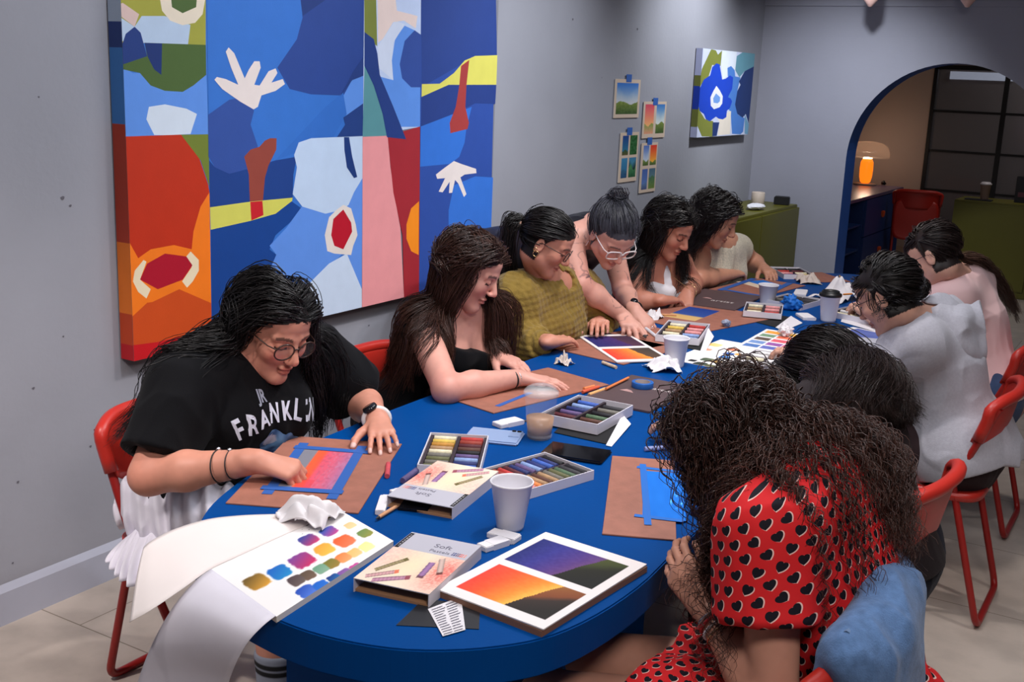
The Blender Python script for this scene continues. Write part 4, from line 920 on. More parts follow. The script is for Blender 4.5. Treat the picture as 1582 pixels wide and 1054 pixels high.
# ------------------------------------------------------------------ chairs
CHAIRS = [(-2.19, 2.12, 0.0, 'red folding chair holding the woman in the printed black T-shirt'), (-2.13, 2.95, 0, 'red folding chair of the brown haired woman in the strapless black top'),
          (-2.10, 3.62, 0, 'red folding chair of the woman in the olive sweater'), (-2.12, 4.42, .05, 'red folding chair behind the woman in the white tank top'),
          (-.62, 1.90, PI + .05, 'red folding chair with a denim jacket over its back'), (-.66, 2.86, PI - .12, 'red folding chair of the woman in the plain black T-shirt'),
          (-.645, 3.92, PI, 'red folding chair of the person in the grey hoodie'), (-.69, 4.79, PI, 'red folding chair of the woman in the pink T-shirt'), (-2.12, 5.22, 0, 'red folding chair of the woman in the cream sequin top')]
for a in CHAIRS: chair(*a)
chair(-2.36, 11.55, 1.75, 'red folding chair turned to the beige wall beyond the arch', True)

# ------------------------------------------------------------------ table
TZ = .75
outline = [(-.86, 5.2), (-.85, 4.2), (-.84, 3.0), (-.829, 2.2), (-.815, 1.88), (-.843, 1.655), (-.91, 1.53), (-1.03, 1.43), (-1.18, 1.385), (-1.33, 1.39), (-1.48, 1.43), (-1.62, 1.515), (-1.728, 1.64), (-1.80, 1.78), (-1.862, 2.0), (-1.89, 2.3), (-1.90, 2.8),
           (-1.885, 4.0), (-1.868, 5.2), (-1.83, 5.6), (-1.70, 5.88), (-1.52, 6.02), (-1.34, 6.05), (-1.1, 5.98), (-.95, 5.78), (-.875, 5.5)]
oc = [p[:2] for p in bez([(x, y, 0) for x, y in outline + outline[:1]], 5)[:-1]]
table_m = mat('table_blue', (0, 66, 134), .5, var=.04, vscale=5, bump=.06, bscale=120, spec=.06); tside_m = table_m
tb = thing('table', 'long blue table with rounded ends in the middle of the room', 'table', (-1.36, 3.7, 0))
MB().prism([(p[0] + 1.36, p[1] - 3.7) for p in oc[::-1]], .678, TZ).build('tabletop', table_m, tb, bevel=.003)
for y0, y1 in ((1.80, 2.60), (4.7, 5.5)): MB().box((-.28, y0 - 3.7, 0), (.26, y1 - 3.7, .678)).build('pedestal', table_m, tb, bevel=.004)

# ------------------------------------------------------------------ things lying on the table
class Rect:
    def __init__(s, c4, z): s.c, s.a, s.w, s.d, s.s = rect_fit(c4, z); s.z = z
    def uv(s, px, py):
        p = Z(px, py, s.z)[:2] - s.c; c, n = math.cos(s.a), math.sin(s.a); return ((p[0] * c + p[1] * n) / s.w + .5, (-p[0] * n + p[1] * c) / s.d * s.s + .5)
    def at(s, u, v, z=0): x, y = (u - .5) * s.w, (v - .5) * s.d * s.s; c, n = math.cos(s.a), math.sin(s.a); return V3(s.c[0] + x * c - y * n, s.c[1] + x * n + y * c, z)
    def loc(s, u, v, z=0): return V3((u - .5) * s.w, (v - .5) * s.d * s.s, z)     # in a parent turned with the rectangle
def sheet(name, label, cat, c4, t, fn, nu=60, nv=60, z=TZ, side=(200, 196, 190), m=None, group=None):
    R = Rect(c4, z + t); r = thing(name, label, cat, (*R.c, z), R.a, group)
    slab('sheet', R.w, R.d, t, fn, nu, nv, m or paper_m, r, (0, 0, 0), 0, R.s, side); return R, r
board_m = mat('hardboard', (158, 102, 84), .62, var=.12, vscale=26, bump=.1, bscale=200)
tape_m = mat('blue_tape', (44, 92, 168))
def board(label, c4, t=.004, z=TZ, name='drawing_board'):
    R = Rect(c4, z + t); r = thing(name, label, 'board', (*R.c, z), R.a, 'hardboard drawing boards')
    MB().box((-R.w / 2, -R.d / 2, 0), (R.w / 2, R.d / 2, t)).build('board', board_m, r, bevel=.0008, seg=1); R.r = r; R.t = t; return R
def quad_on(R, pts, z, name, m, parent, t=.0005):
    """a flat piece (tape, print) given by corners u,v on the rectangle"""
    P = [R.loc(u, v, 0)[:2] for u, v in pts]
    ar = sum(P[i][0] * P[(i + 1) % len(P)][1] - P[(i + 1) % len(P)][0] * P[i][1] for i in range(len(P)))
    if ar < 0: P = P[::-1]
    return MB().prism([tuple(p) for p in P], z, z + t).build(name, m, parent)
def strip(R, p, q, w_, z, parent, m=None, name='tape'):
    a, b = R.loc(*R.uv(*p))[:2], R.loc(*R.uv(*q))[:2]; d = (b - a) / np.linalg.norm(b - a); n = np.array([-d[1], d[0]]) * w_ / 2
    return MB().prism([tuple(a - n), tuple(b - n), tuple(b + n), tuple(a + n)], z, z + .0006).build(name, m or tape_m, parent)
def drawn(R, c4, z, fn, name, parent, nu=50, nv=40, lift=.0004):
    """a drawing inside the rectangle: its own little rectangle of paper"""
    Q = Rect(c4, R.z); d = Q.at(.5, .5) - R.at(.5, .5); c, n = math.cos(-R.a), math.sin(-R.a)
    return slab(name, Q.w, Q.d, lift, fn, nu, nv, paper_m, parent, (d[0] * c - d[1] * n, d[0] * n + d[1] * c, z), Q.a - R.a, Q.s, (210, 205, 200))
# the board of the woman in the printed T-shirt
R1 = board('hardboard drawing board with a half coloured red drawing under blue tape', [(357, 780), (443, 668), (612, 690), (562, 790)])
def scribble(u, v):
    c = grad(u, [(0, (122, 122, 132)), (.28, (124, 122, 132)), (.30, (240, 92, 52)), (.46, (238, 86, 60)), (.52, (214, 84, 104)), (.75, (204, 92, 118)), (1, (168, 108, 148))])
    s = np.sin((u * 60 + n2(u, v, 7, 2) * 6)) * .5 + n2(u, v * .4, 60, 3) * .6; m = (np.clip(s - .25, 0, 1) * np.clip((u - .45) * 4, 0, 1))[..., None] * .7
    c = c * (1 - m) + np.array([176, 150, 176]) * m; k = np.clip(n2(u, v, 24, 8), 0, 1)[..., None] * .25 * (u > .3)[..., None]; c = c * (1 - k) + np.array([120, 60, 90]) * k
    lo = ((v > .8) & (u > .33) & (u < .62)); c[lo] = c[lo] * .5 + np.array([206, 60, 66]) * .5; return c
drawn(R1, [(424, 752), (472, 692), (549, 698), (512, 756)], .004, lambda u, v: scribble(v, 1 - u), 'drawing', R1.r, 90, 60)
for i, (p, q) in enumerate([((412, 764), (470, 685)), ((512, 772), (560, 690)), ((455, 691), (572, 700)), ((404, 754), (530, 762))]): strip(R1, p, q, .024, .0046 + .0004 * i, R1.r)
# pad of swatches with its sheets curling over the edge
class Quad(Rect):
    """a sheet whose corners are not quite square: keeps its four own corners"""
    def __init__(s, c4, z):
        super().__init__(c4, z); c, n = math.cos(s.a), math.sin(s.a); s.q = []
        for p in c4: w_ = Z(*p, z)[:2] - s.c; s.q.append(np.array([w_[0] * c + w_[1] * n, -w_[0] * n + w_[1] * c]))
    def loc(s, u, v, z=0): a, b, c, d = s.q; p = a * (1 - u) * (1 - v) + b * u * (1 - v) + c * u * v + d * (1 - u) * v; return V3(p[0], p[1], z)
    def uv(s, px, py):
        w_ = Z(px, py, s.z)[:2] - s.c; c, n = math.cos(s.a), math.sin(s.a); t = np.array([w_[0] * c + w_[1] * n, -w_[0] * n + w_[1] * c]); u = v = .5; e = 1e-3
        for _ in range(12): p = s.loc(u, v)[:2]; J = np.stack([(s.loc(u + e, v)[:2] - p) / e, (s.loc(u, v + e)[:2] - p) / e], 1); du = np.linalg.solve(J, t - p); u += du[0]; v += du[1]
        return u, v
pad = [(324, 878), (523, 787), (608, 836), (427, 953)]; RS = Quad(pad, .762)
SW = [(477, 834, 17, (56, 70, 150), (200, 60, 110)), (508, 821, 16, (40, 90, 180), (196, 70, 140)), (541, 812, 11, (246, 196, 140), (250, 214, 160)), (564, 824, 14, (110, 140, 80), (150, 150, 70)), (532, 836, 19, (238, 96, 50), (244, 130, 90)), (501, 849, 18, (244, 160, 60), (246, 196, 80)),
      (566, 845, 14, (250, 232, 150), (250, 236, 170)), (548, 854, 13, (246, 190, 110), (248, 206, 140)), (530, 862, 14, (240, 130, 70), (246, 170, 110)), (467, 866, 21, (126, 70, 150), (206, 50, 100)), (512, 871, 14, (120, 120, 50), (160, 130, 60)), (569, 869, 10, (240, 100, 70), (244, 120, 80)),
      (496, 879, 13, (110, 160, 130), (140, 176, 150)), (551, 877, 12, (196, 80, 150), (206, 100, 170)), (476, 889, 13, (96, 80, 66), (120, 96, 80)), (534, 886, 13, (130, 84, 156), (160, 120, 180)), (432, 884, 19, (30, 100, 190), (40, 140, 200)), (517, 894, 12, (30, 60, 130), (40, 130, 190)),
      (458, 897, 14, (80, 66, 70), (110, 96, 90)), (397, 899, 20, (110, 86, 40), (220, 160, 60)), (474, 914, 16, (40, 80, 180), (90, 130, 220)), (497, 905, 14, (30, 100, 200), (50, 120, 210)), (588, 858, 9, (250, 200, 190), (240, 150, 130))]
def swfn(R, SW, bg=(246, 242, 240), soft=True, px=1.0):
    cs = [(*R.uv(x, y), r * px, a, b) for x, y, r, a, b in SW]; mm = [.00145 if soft else .002]
    def f(u, v):
        C = np.empty(u.shape + (3,)); C[:] = bg; n = n2(u, v, 40, 5) * .10
        for cu, cv, r, a, b in cs:
            dx, dy = (u - cu) * R.w / (r * mm[0]), (v - cv) * R.d / (r * mm[0]) * 1.05; q = (dx ** 4 + dy ** 4) ** .25 + n
            m = np.clip((1.0 - q) * (7 if soft else 12), 0, 1)[..., None]; t = np.clip(.5 + dy * .45 + dx * .2, 0, 1)[..., None]; C = C * (1 - m) + (np.array(a) * (1 - t) + np.array(b) * t) * m
        return C
    return f
pd = thing('sketch_pad', 'open sketch pad of colour swatches with two bare sheets curling off the table', 'sketch pad', (*RS.c, TZ), RS.a)
base_sw = swfn(RS, SW)
def padfn(u, v):
    C = base_sw(u, v); su, sv = RS.uv(500, 806); q = (np.abs(n2(u, v * 3, 34, 4)) > .62) & (np.abs(v - .02) < .24) & (u > .62) & (u < .98) & (v < .16)
    C[q] = np.array([70, 66, 64]); g = (np.abs(v - .075 - .03 * n2(u, v, 9, 6)) < .022) & (u > .74) & (u < .96); C[g] = C[g] * .3 + np.array([140, 124, 40]) * .7; return C
pb = slab('page_block', RS.w, RS.d, .012, padfn, 170, 150, paper_m, pd, (0, 0, 0), 0, RS.s, (214, 206, 196))
for vx in pb.data.vertices: q = RS.loc(vx.co.x / RS.w + .5, vx.co.y / RS.d * RS.s + .5); vx.co.x, vx.co.y = q[0], q[1]
def curl(name, A, B, m):
    A = [np.array(p) for p in bez([Z(*p) for p in A], 6)]; B = [np.array(p) for p in bez([Z(*p) for p in B], 6)]; n = min(len(A), len(B)); k = 14; V = []
    c, s_ = math.cos(-RS.a), math.sin(-RS.a)
    for i in range(n):
        for j in range(k + 1):
            t = j / k; p = A[i] * (1 - t) + B[i] * t + V3(0, 0, .012 * math.sin(math.pi * t) * min(1, i / n * 2)); d = p - V3(*RS.c, TZ); V.append((d[0] * c - d[1] * s_, d[0] * s_ + d[1] * c, d[2]))
    F_ = [[i * (k + 1) + j, i * (k + 1) + j + 1, (i + 1) * (k + 1) + j + 1, (i + 1) * (k + 1) + j] for i in range(n - 1) for j in range(k)]
    o = link(name, npmesh(name, V, F_), m, pd, smooth=True); md = o.modifiers.new('thickness', 'SOLIDIFY'); md.thickness = .0008; return o
page_m = mat('bare_page', (236, 226, 222), .7, var=.015); page2_m = mat('smudged_page', (226, 222, 232), .7, var=.03, vscale=12)
curl('curled_sheet', [(455, 795, .7635), (420, 795, .767), (370, 797, .771), (320, 803, .773), (270, 818, .770), (236, 835, .762), (222, 846, .755)], [(486, 806, .7627), (430, 831, .7627), (372, 858, .7627), (325, 880, .7627), (285, 908, .758), (235, 942, .740), (200, 962, .722)], page_m)
curl('curled_sheet', [(325, 879, .7618), (300, 900, .757), (268, 938, .73), (238, 990, .67), (216, 1045, .59), (200, 1110, .50)], [(426, 952, .7618), (408, 966, .756), (385, 990, .735), (366, 1022, .69), (352, 1060, .62), (340, 1115, .54)], page2_m)
p = Z(476, 803, .7635); crumple('tissue', 'white crumpled tissue on the corner of the swatch pad', 'tissue', (p[0], p[1], .7632), (.062, .05), .034, tissue_m, 5, .4, 'crumpled tissues')
# boxes of pastels: printed sleeves
def sleevefn(flipped):
    def f(u, v):
        if flipped: u, v = 1 - u, 1 - v
        C = np.empty(u.shape + (3,)); C[:] = (236, 220, 200); n = n2(u, v, 60, 1)
        r = np.sqrt((u - .1) ** 2 + (v - .45) ** 2); a = np.clip((.34 - np.abs(r - .12)) * 3, 0, 1) * np.clip(.7 + n * .5, 0, 1); r2 = np.exp(-(((u - .9) / .22) ** 2 + ((v - .62) / .3) ** 2)) * np.clip(.9 + n * .5, 0, 1.2)
        C = C * (1 - .35 * a[..., None]) + np.array([226, 130, 130]) * .35 * a[..., None]; C = C * (1 - .75 * np.clip(r2, 0, 1)[..., None]) + np.array([226, 96, 88]) * .75 * np.clip(r2, 0, 1)[..., None]
        y = np.exp(-(((u - .45) / .25) ** 2 + ((v - .6) / .28) ** 2))[..., None] * .5; C = C * (1 - y) + np.array([246, 226, 176]) * y
        def stick(ax, ay, bx, by, w_, col, end):
            dx, dy = bx - ax, by - ay; L2 = dx * dx + dy * dy; t = ((u - ax) * dx + (v - ay) * dy) / L2; q = np.abs((u - ax) * dy - (v - ay) * dx) / math.sqrt(L2); m = (t > 0) & (t < 1) & (q < w_)
            sh = (1.08 - (q / w_) ** 2 * .35 + .06 * np.sin(t * 60))[..., None]; cc = np.array(col) * sh; C[m] = cc[m]; e = m & (t > .86); C[e] = end
        stick(.12, .80, .34, .50, .034, (146, 132, 96), (110, 100, 60)); stick(.10, .93, .40, .74, .036, (196, 150, 150), (222, 120, 90)); stick(.22, .97, .60, .80, .04, (176, 128, 150), (150, 76, 90)); stick(.66, .48, .70, .78, .042, (150, 112, 156), (110, 70, 84)); stick(.72, .38, .88, .66, .036, (196, 170, 160), (110, 64, 60))
        g = v < .33; C[g] = (186, 184, 194); k = (u > .0) & (u < .065) & (v < .34) & (v > .02); C[k] = (26, 24, 28); k = (np.abs(u - .035) < .008) & (v < .30) & (v > .05) & (np.sin(v * 150) > -.3); C[k] = (180, 176, 180)
        for j in range(2):
            for i in range(7):
                m = (np.abs(u - (.78 + i * .027)) < .009) & (np.abs(v - (.24 + j * .035)) < .012); C[m] = ((60, 60, 110), (70, 80, 130), (90, 70, 100), (120, 60, 80), (210, 90, 70), (226, 110, 90), (236, 140, 110))[i]
        return C
    return f
def sleeve(label, c4, flipped, z=TZ, h=.028):
    R = Rect(c4, z + h); r = thing('pastel_box', label, 'pastel box', (*R.c, z), R.a, 'printed pastel box sleeves'); w_, d = R.w / 2, R.d / 2; t = .0018
    slab('printed_top', R.w, R.d, t, sleevefn(flipped), 120, 130, paper_m, r, (0, 0, h - t), 0, R.s, (190, 186, 190))
    sgn = R.s
    MB().box((-w_, -d, 0), (-w_ + t, d, h - t)).box((w_ - t, -d, 0), (w_, d, h - t)).build('side_wall', mat('sleeve_side', (206, 200, 206), .6), r)
    MB().box((-w_ + t, -d + .004, 0), (w_ - t, d - .004, .005)).build('base_card', mat('kraft_card', (176, 130, 92), .75), r)
    e = d * (-1 if not flipped else -1); yb = -sgn * d
    MB().box((-w_ + t, min(yb, yb + sgn * .03), .005), (w_ - t, max(yb, yb + sgn * .03), h - t)).build('inner_tray', mat('black_card', (18, 17, 19), .8), r)
    for s_, size, u, v in (('Soft', .024, .58, .17), ('Pastels', .016, .60, .27)):
        if flipped: u, v = 1 - u, 1 - v
        me = text_mesh(s_, size, .0001); p = R.loc(u, v, h + .0002); o = link('lettering', me, mat('print_grey', (96, 94, 110), .6), r, p, (0, 0, (0 if R.s < 0 else PI) + (PI if flipped else 0)))
    R.r = r; return R
SA = sleeve('closed soft pastel box lying beside the pastel tray next to the blue phone', [(671, 709), (761, 729), (705, 787), (608, 766)], True)
SBX = sleeve('closed soft pastel box lying nearest the front end of the table', [(634, 819.5), (735, 844), (669, 921), (553, 893)], False)
def rod(name, label, cat, p, q, r, m, z=None, group=None, tip=None, parent=None):
    a, b = np.array(p, float), np.array(q, float); d = b - a; L = np.linalg.norm(d); o = thing(name, label, cat, a, math.atan2(d[1], d[0]), group)
    MB().lathe([(0, 0), (r * .92, 0), (r, .001), (r, L - .001), (r * .92, L), (0, L)], 12, axis=(1, 0, 0)).build('stick', m, o, smooth=False)
    if tip: MB().lathe([(r * .98, L), (.0008, L + tip[1]), (0, L + tip[1])], 12, axis=(1, 0, 0)).build('tip', tip[0], o)
    return o
wood_m = mat('bare_wood', (206, 150, 108), .6); lead_m = mat('graphite', (40, 38, 40), .4)
pp = lambda x, y, z: Z(x, y, z)
rod('pencil', 'wooden pencil lying under the corner of the pastel box', 'pencil', pp(612, 783, .757), pp(585, 801, .7545), .0042, wood_m, group='pencils', tip=(lead_m, .011))
ph = thing('smartphone', 'black phone edge sticking out under the pastel box', 'phone', (*Rect([(620, 770), (667, 778), (662, 792), (616, 784)], .757).c, TZ), SA.a)
# open trays with their sticks
tray_m = mat('white_card_tray', (222, 218, 226), .6); foam_m = mat('dark_insert', (54, 42, 50), .85)
NAMES = {'cream': (232, 222, 190), 'yellow': (226, 190, 90), 'ochre': (196, 140, 60), 'tan': (176, 140, 104), 'grey': (120, 116, 108), 'olive': (104, 104, 70), 'brown': (96, 62, 52), 'red': (190, 60, 56), 'brick': (158, 64, 52), 'maroon': (92, 40, 48), 'black': (34, 32, 38), 'navy': (44, 54, 110), 'blue': (66, 100, 186),
         'light blue': (140, 164, 212), 'violet': (104, 84, 130), 'pink': (226, 150, 150), 'orange': (236, 140, 76), 'green': (86, 110, 84), 'white': (232, 228, 228), 'charcoal': (60, 58, 62)}
ORD = ['first', 'second', 'third', 'fourth', 'fifth', 'sixth', 'seventh', 'eighth', 'ninth', 'tenth', 'eleventh', 'twelfth']
STM = {}
def stick_mesh(L, r, col):
    k = (round(L, 3), round(r, 4), col)
    if k not in STM:
        b = MB().lathe([(0, 0), (r * .8, 0), (r, .001), (r, L - .001), (r * .8, L), (0, L)], 12, axis=(1, 0, 0)); me = npmesh('pastel_stick', b.v, b.f); me.materials.append(mat('pastel_' + col, NAMES[col], .7, var=.18, vscale=90)); me.polygons.foreach_set('use_smooth', np.array([abs(p.normal.x) < .7 for p in me.polygons])); STM[k] = me
    return STM[k]
def tray(where, c4, cols, h=.024, z=TZ, r=None, insert=True, tilt=0):
    """cols: one list of colour names for every column; sticks lie along the first edge of the rectangle"""
    R = Rect(c4, z + h); label = 'white card tray of pastels ' + where
    o = thing('pastel_tray', label, 'pastel tray', (*R.c, z), R.a, 'open pastel trays'); w_, d, t = R.w / 2, R.d / 2, .0025
    MB().box((-w_, -d, 0), (w_, d, .003)).box((-w_, -d, .003), (-w_ + t, d, h)).box((w_ - t, -d, .003), (w_, d, h)).box((-w_ + t, -d, .003), (w_ - t, -d + t, h)).box((-w_ + t, d - t, .003), (w_ - t, d, h)).build('tray', tray_m, o)
    nc = len(cols); cw = (R.w - 2 * t - .008) / nc
    f = MB().box((-w_ + t, -d + t, .003), (w_ - t, d - t, .006))
    for i in range(nc + 1): x = -w_ + t + .004 + i * cw; f.box((max(x - .004, -w_ + t), -d + t, .006), (min(x + .004, w_ - t), d - t, h - .006))
    f.build('insert', foam_m, o)
    for i, cl_ in enumerate(cols):
        n = len(cl_); pitch = (R.d - 2 * t - .006) / n; rr = min(pitch * .47, .0078)
        for j, cn in enumerate(cl_):
            if cn is None: continue
            L = cw - .012; v = (t + .003 + (j + .5) * pitch) / R.d; u = (t + .004 + i * cw + .006) / R.w
            p = R.at(u, v, z + .006 + rr); s_ = bpy.data.objects.new('pastel_stick', stick_mesh(L, rr, cn)); COL.objects.link(s_); s_.location = p; s_.rotation_euler = (0, 0, R.a + random.uniform(-.03, .03))
            tag(s_, '%s pastel, %s down the %s column, tray %s' % (cn, ORD[j], ['left', 'right', 'third'][i], where), 'pastel', 'pastel sticks in the tray ' + where)
    R.r = o; return R
TC = tray('next to the blue phone', [(666, 668), (755.5, 673), (742, 723), (643.5, 718)], [['cream', 'yellow', 'ochre', 'tan', 'cream', 'grey', 'olive', 'grey', 'olive'], ['red', 'brick', 'maroon', 'brown', 'black', 'violet', 'light blue', 'navy', 'blue']])
TD = tray('behind the front paper cup', [(840, 695), (902, 724.5), (818.5, 763), (756, 726)], [['black', 'navy', 'blue', 'navy', 'light blue', 'violet', 'navy', 'maroon', 'red', 'brick', 'pink'], ['black', 'charcoal', 'green', 'olive', 'grey', 'tan', 'brown', 'tan', 'orange', 'pink', 'cream']])
slv = mat('sleeve_side')
# tray beside the iced coffee, on its flattened sleeve
RE0 = Rect([(884, 640), (976, 650), (940, 690), (850, 676)], .756)
def leaf(name, label, c4s, m=None, t=.0006):
    """loose card or leaflet given by four points with their own heights"""
    P = [Z(*q) for q in c4s]; c = sum(P) / 4; k = 6; V = []
    for i in range(k + 1):
        for j in range(k + 1):
            a, b = i / k, j / k; V.append((P[0] * (1 - a) * (1 - b) + P[1] * a * (1 - b) + P[2] * a * b + P[3] * (1 - a) * b) - c)
    F_ = [[i * (k + 1) + j, (i + 1) * (k + 1) + j, (i + 1) * (k + 1) + j + 1, i * (k + 1) + j + 1] for i in range(k) for j in range(k)]
    o = link(name, npmesh(name, V, F_), m or mat('white_card', (226, 222, 226), .65), None, c); md = o.modifiers.new('thickness', 'SOLIDIFY'); md.thickness = t; md.offset = 1
    return tag(o, label, 'leaflet')
kraft = mat('kraft_card')
leaf('box_sleeve', 'dark flattened box sleeve under the tray beside the iced coffee', [(856, 668, .7525), (884, 640, .7525), (975, 655, .7525), (938, 686, .7525)], mat('black_card'))['category'] = 'box sleeve'
TE = tray('beside the iced coffee', [(885, 607), (961, 625), (930, 662), (857, 637)], [['blue', 'light blue', 'navy', 'violet', 'maroon', 'black'], ['charcoal', 'grey', 'black', 'green', 'brown', 'maroon']], .030, TZ + .005)
leaf('leaflet', 'printed leaflet flap hanging off the tray beside the iced coffee', [(936, 688, .753), (962, 640, .768), (975, 655, .756), (945, 690, .752)])
TF = tray('beside the cup near the standing woman', [(1029, 493), (1094, 501), (1083, 524), (1018, 517)], [['cream', 'yellow', 'tan', 'cream', 'charcoal'], ['red', 'pink', 'pink', 'light blue', 'light blue']], .026, TZ + .006)
leaf('leaflet', 'leaflet flap sticking out beside the tray near the standing woman', [(1082, 542, .753), (1094, 506, .775), (1103, 520, .766), (1090, 543, .752)])
leaf('box_sleeve', 'dark box sleeve lying under the tray near the standing woman', [(1016, 528, .7525), (1024, 510, .7525), (1094, 520, .7525), (1082, 542, .7525)], mat('black_card'))['category'] = 'box sleeve'
TG = tray('in front of the far white cup', [(1154, 466), (1210, 471), (1208, 485), (1147.5, 480)], [['cream', 'tan', 'cream'], ['pink', 'pink', 'red']], .024, TZ + .008)
leaf('box_sleeve', 'open box sleeve lying under the tray in front of the far white cup', [(1135, 489, .7525), (1150, 478, .7525), (1222, 490, .7525), (1200, 506, .7525)], mat('black_card'))['category'] = 'box sleeve'
leaf('leaflet', 'folded white paper hanging over the edge of the far open sleeve', [(1198, 506, .753), (1222, 488, .756), (1240, 499, .7525), (1212, 511, .7525)])
TH = tray('at the far end of the table', [(1193, 412), (1238, 413), (1255, 424.5), (1209, 424.5)], [['charcoal', 'red', 'pink', 'violet'], ['black', 'maroon', 'cream', 'yellow']], .024)
TI = tray('of charcoal sticks behind the far cup', [(1209, 452), (1261, 461), (1241, 475), (1198, 462)], [['charcoal', 'black', 'charcoal', 'grey', 'charcoal', 'black'], ['charcoal', 'charcoal', 'black', 'charcoal', 'grey', 'charcoal']], .024)
TJ = tray('in front of the person in the hoodie', [(1318, 468), (1400, 487), (1372, 502), (1299, 481)], [['white', 'grey', 'white', 'cream'], ['grey', 'white', 'grey', 'cream']], .024)
TK = tray('of white sticks before the dark haired woman', [(1160, 540), (1232, 548), (1206, 573), (1146, 556)], [['white', 'white', 'cream', 'white'], ['white', 'white', 'white', 'white']], .018)
leaf('label_card', 'printed white card under the tray before the person in the hoodie', [(1299, 497, .7525), (1303, 486, .7525), (1378, 506, .7525), (1368, 517, .7525)], mat('white_card'))
# phones
def phone(label, c4, col, cams, t=.009, z=TZ):
    R = Rect(c4, z + t); r = thing('smartphone', label, 'phone', (*R.c, z), R.a); w_, d = R.w / 2, R.d / 2
    MB().box((-w_, -d, 0), (w_, d, t)).build('case', mat('phone_%d' % col[0], col, .3 if col[0] > 50 else .12), r, bevel=.0042, seg=3)
    if cams:
        ext_ = MB().box((w_ - .036, -d * R.s * .0 - .004, t), (w_ - .006, d - .005, t + .0016)).build('camera_bump', mat('phone_%d' % col[0]), r, bevel=.0007)
        for x, y in ((w_ - .014, d - .013), (w_ - .028, d - .013)): MB().lathe([(.0, t + .001), (.0062, t + .001), (.0062, t + .003), (.0045, t + .0034), (0, t + .0030)], 18, (x, y, 0)).build('camera_lens', mat('lens_black', (18, 18, 22), .1), r)
    else: MB().box((-w_ + .003, -d + .003, t), (w_ - .003, d - .003, t + .0003)).build('screen', mat('screen_glass', (12, 12, 16), .06, spec=.6), r)
phone('pale blue phone lying face down between tray and iced coffee', [(727, 657), (808, 668), (801, 687), (719, 676)], (150, 172, 210), True)
phone('black phone lying face up right of the open tray', [(852, 679), (941, 697), (931, 716), (838, 699)], (22, 22, 26), False)
Rq = Rect([(620, 772), (667, 780), (661, 796), (614, 788)], .755); ph.location = (*Rq.c, TZ); ph.rotation_euler.z = Rq.a; MB().box((-Rq.w / 2, -.018, 0), (Rq.w / 2, .05, .006)).build('case', mat('phone_22'), ph, bevel=.0028)
# cups
cup('paper_cup', 'white paper cup at the near end of the table', (*Z(788, 815, TZ)[:2], TZ), .105, .029, .0445, white_cup)
cup('paper_cup', 'white paper cup standing beside the crumpled tissue', (*Z(1042, 566, TZ)[:2], TZ), .100, .030, .043, white_cup)
cup('paper_cup', 'far white paper cup standing behind a pastel tray', (*Z(1185, 469, TZ)[:2], TZ), .085, .031, .043, white_cup)
cup('coffee_cup', 'white takeaway coffee cup with a black lid', (*Z(1279, 496, TZ)[:2], TZ), .112, .030, .042, white_cup, mat('black_plastic'))
clear_m = mat('clear_plastic', (255, 255, 255), .06, alpha=.10, spec=.9); ic = thing('iced_coffee_cup', 'clear plastic cup with milky iced coffee and a domed lid', 'cup', (*Z(833, 676, TZ)[:2], TZ)); h = .125
MB().lathe([(.0, .002), (.030, .002), (.031, 0), (.033, .004), (.0445, h), (.046, h + .002)], 48).build('cup', clear_m, ic, smooth=True)
MB().lathe([(0, .005), (.0315, .005), (.0375, .058), (0, .058)], 40).build('coffee', mat('milky_coffee', (196, 156, 126), .35), ic, smooth=True)
MB().lathe([(.0475, h - .004), (.048, h + .004), (.045, h + .008), (.042, h + .010), (.040, h + .014), (.030, h + .020), (.012, h + .021), (.010, h + .018), (0, h + .018)], 48).build('lid', mat('clear_lid', (255, 255, 255), .08, alpha=.20, spec=1), ic, smooth=True)
MB().lathe([(.0335, .004), (.0345, .006), (.0345, .010), (.0335, .012)], 40).build('base_ring', clear_m, ic, smooth=True)
# printed landscapes near the front
LP = [(697, 907), (838, 817), (977, 869), (846, 986)]
RL = Rect(LP, .766)
def landfn(sky, land, seed, h=.62):
    def f(u, v):      # v runs from the sky's top to the land; u along the horizon
        hz = h + .20 * (1 - u) ** 1.3 - .06 + .015 * n2(u, v, 9, seed); c = grad(v / hz, sky) + (n2(u, v, 30, seed + 2) * 6)[..., None]; l = grad(u * .8 + (v - hz) * 1.2, land); return np.where((v > hz)[..., None], l, c)
    return f
def prints(u, v):
    f1 = landfn([(0, (232, 70, 56)), (.35, (240, 92, 52)), (.75, (246, 140, 56)), (1, (250, 186, 84))], [(0, (150, 96, 54)), (.45, (130, 74, 48)), (.62, (60, 50, 46)), (1, (46, 42, 40))], 3)
    f2 = landfn([(0, (40, 46, 110)), (.4, (58, 56, 136)), (.8, (86, 60, 128)), (1, (104, 70, 122))], [(0, (78, 84, 44)), (.3, (66, 72, 42)), (.55, (42, 42, 34)), (1, (38, 38, 36))], 8)
    return cells(u, v, (238, 230, 228), [(.085, .10, .46, .925, lambda a, b: f1(1 - a, b)), (.53, .075, .91, .915, lambda a, b: f2(1 - a, b))])
lb = thing('mounted_print', 'board with a fiery orange landscape and a violet dusk landscape', 'print', (*RL.c, TZ), RL.a)
MB().box((-RL.w / 2, -RL.d / 2, 0), (RL.w / 2, RL.d / 2, .012)).build('backing_board', mat('board_edge', (130, 92, 74), .7), lb)
slab('print', RL.w, RL.d, .0025, prints, 150, 120, paper_m, lb, (0, 0, .0135), 0, RL.s, (226, 220, 218)); bpy.data.objects['print'].rotation_euler.z = .012
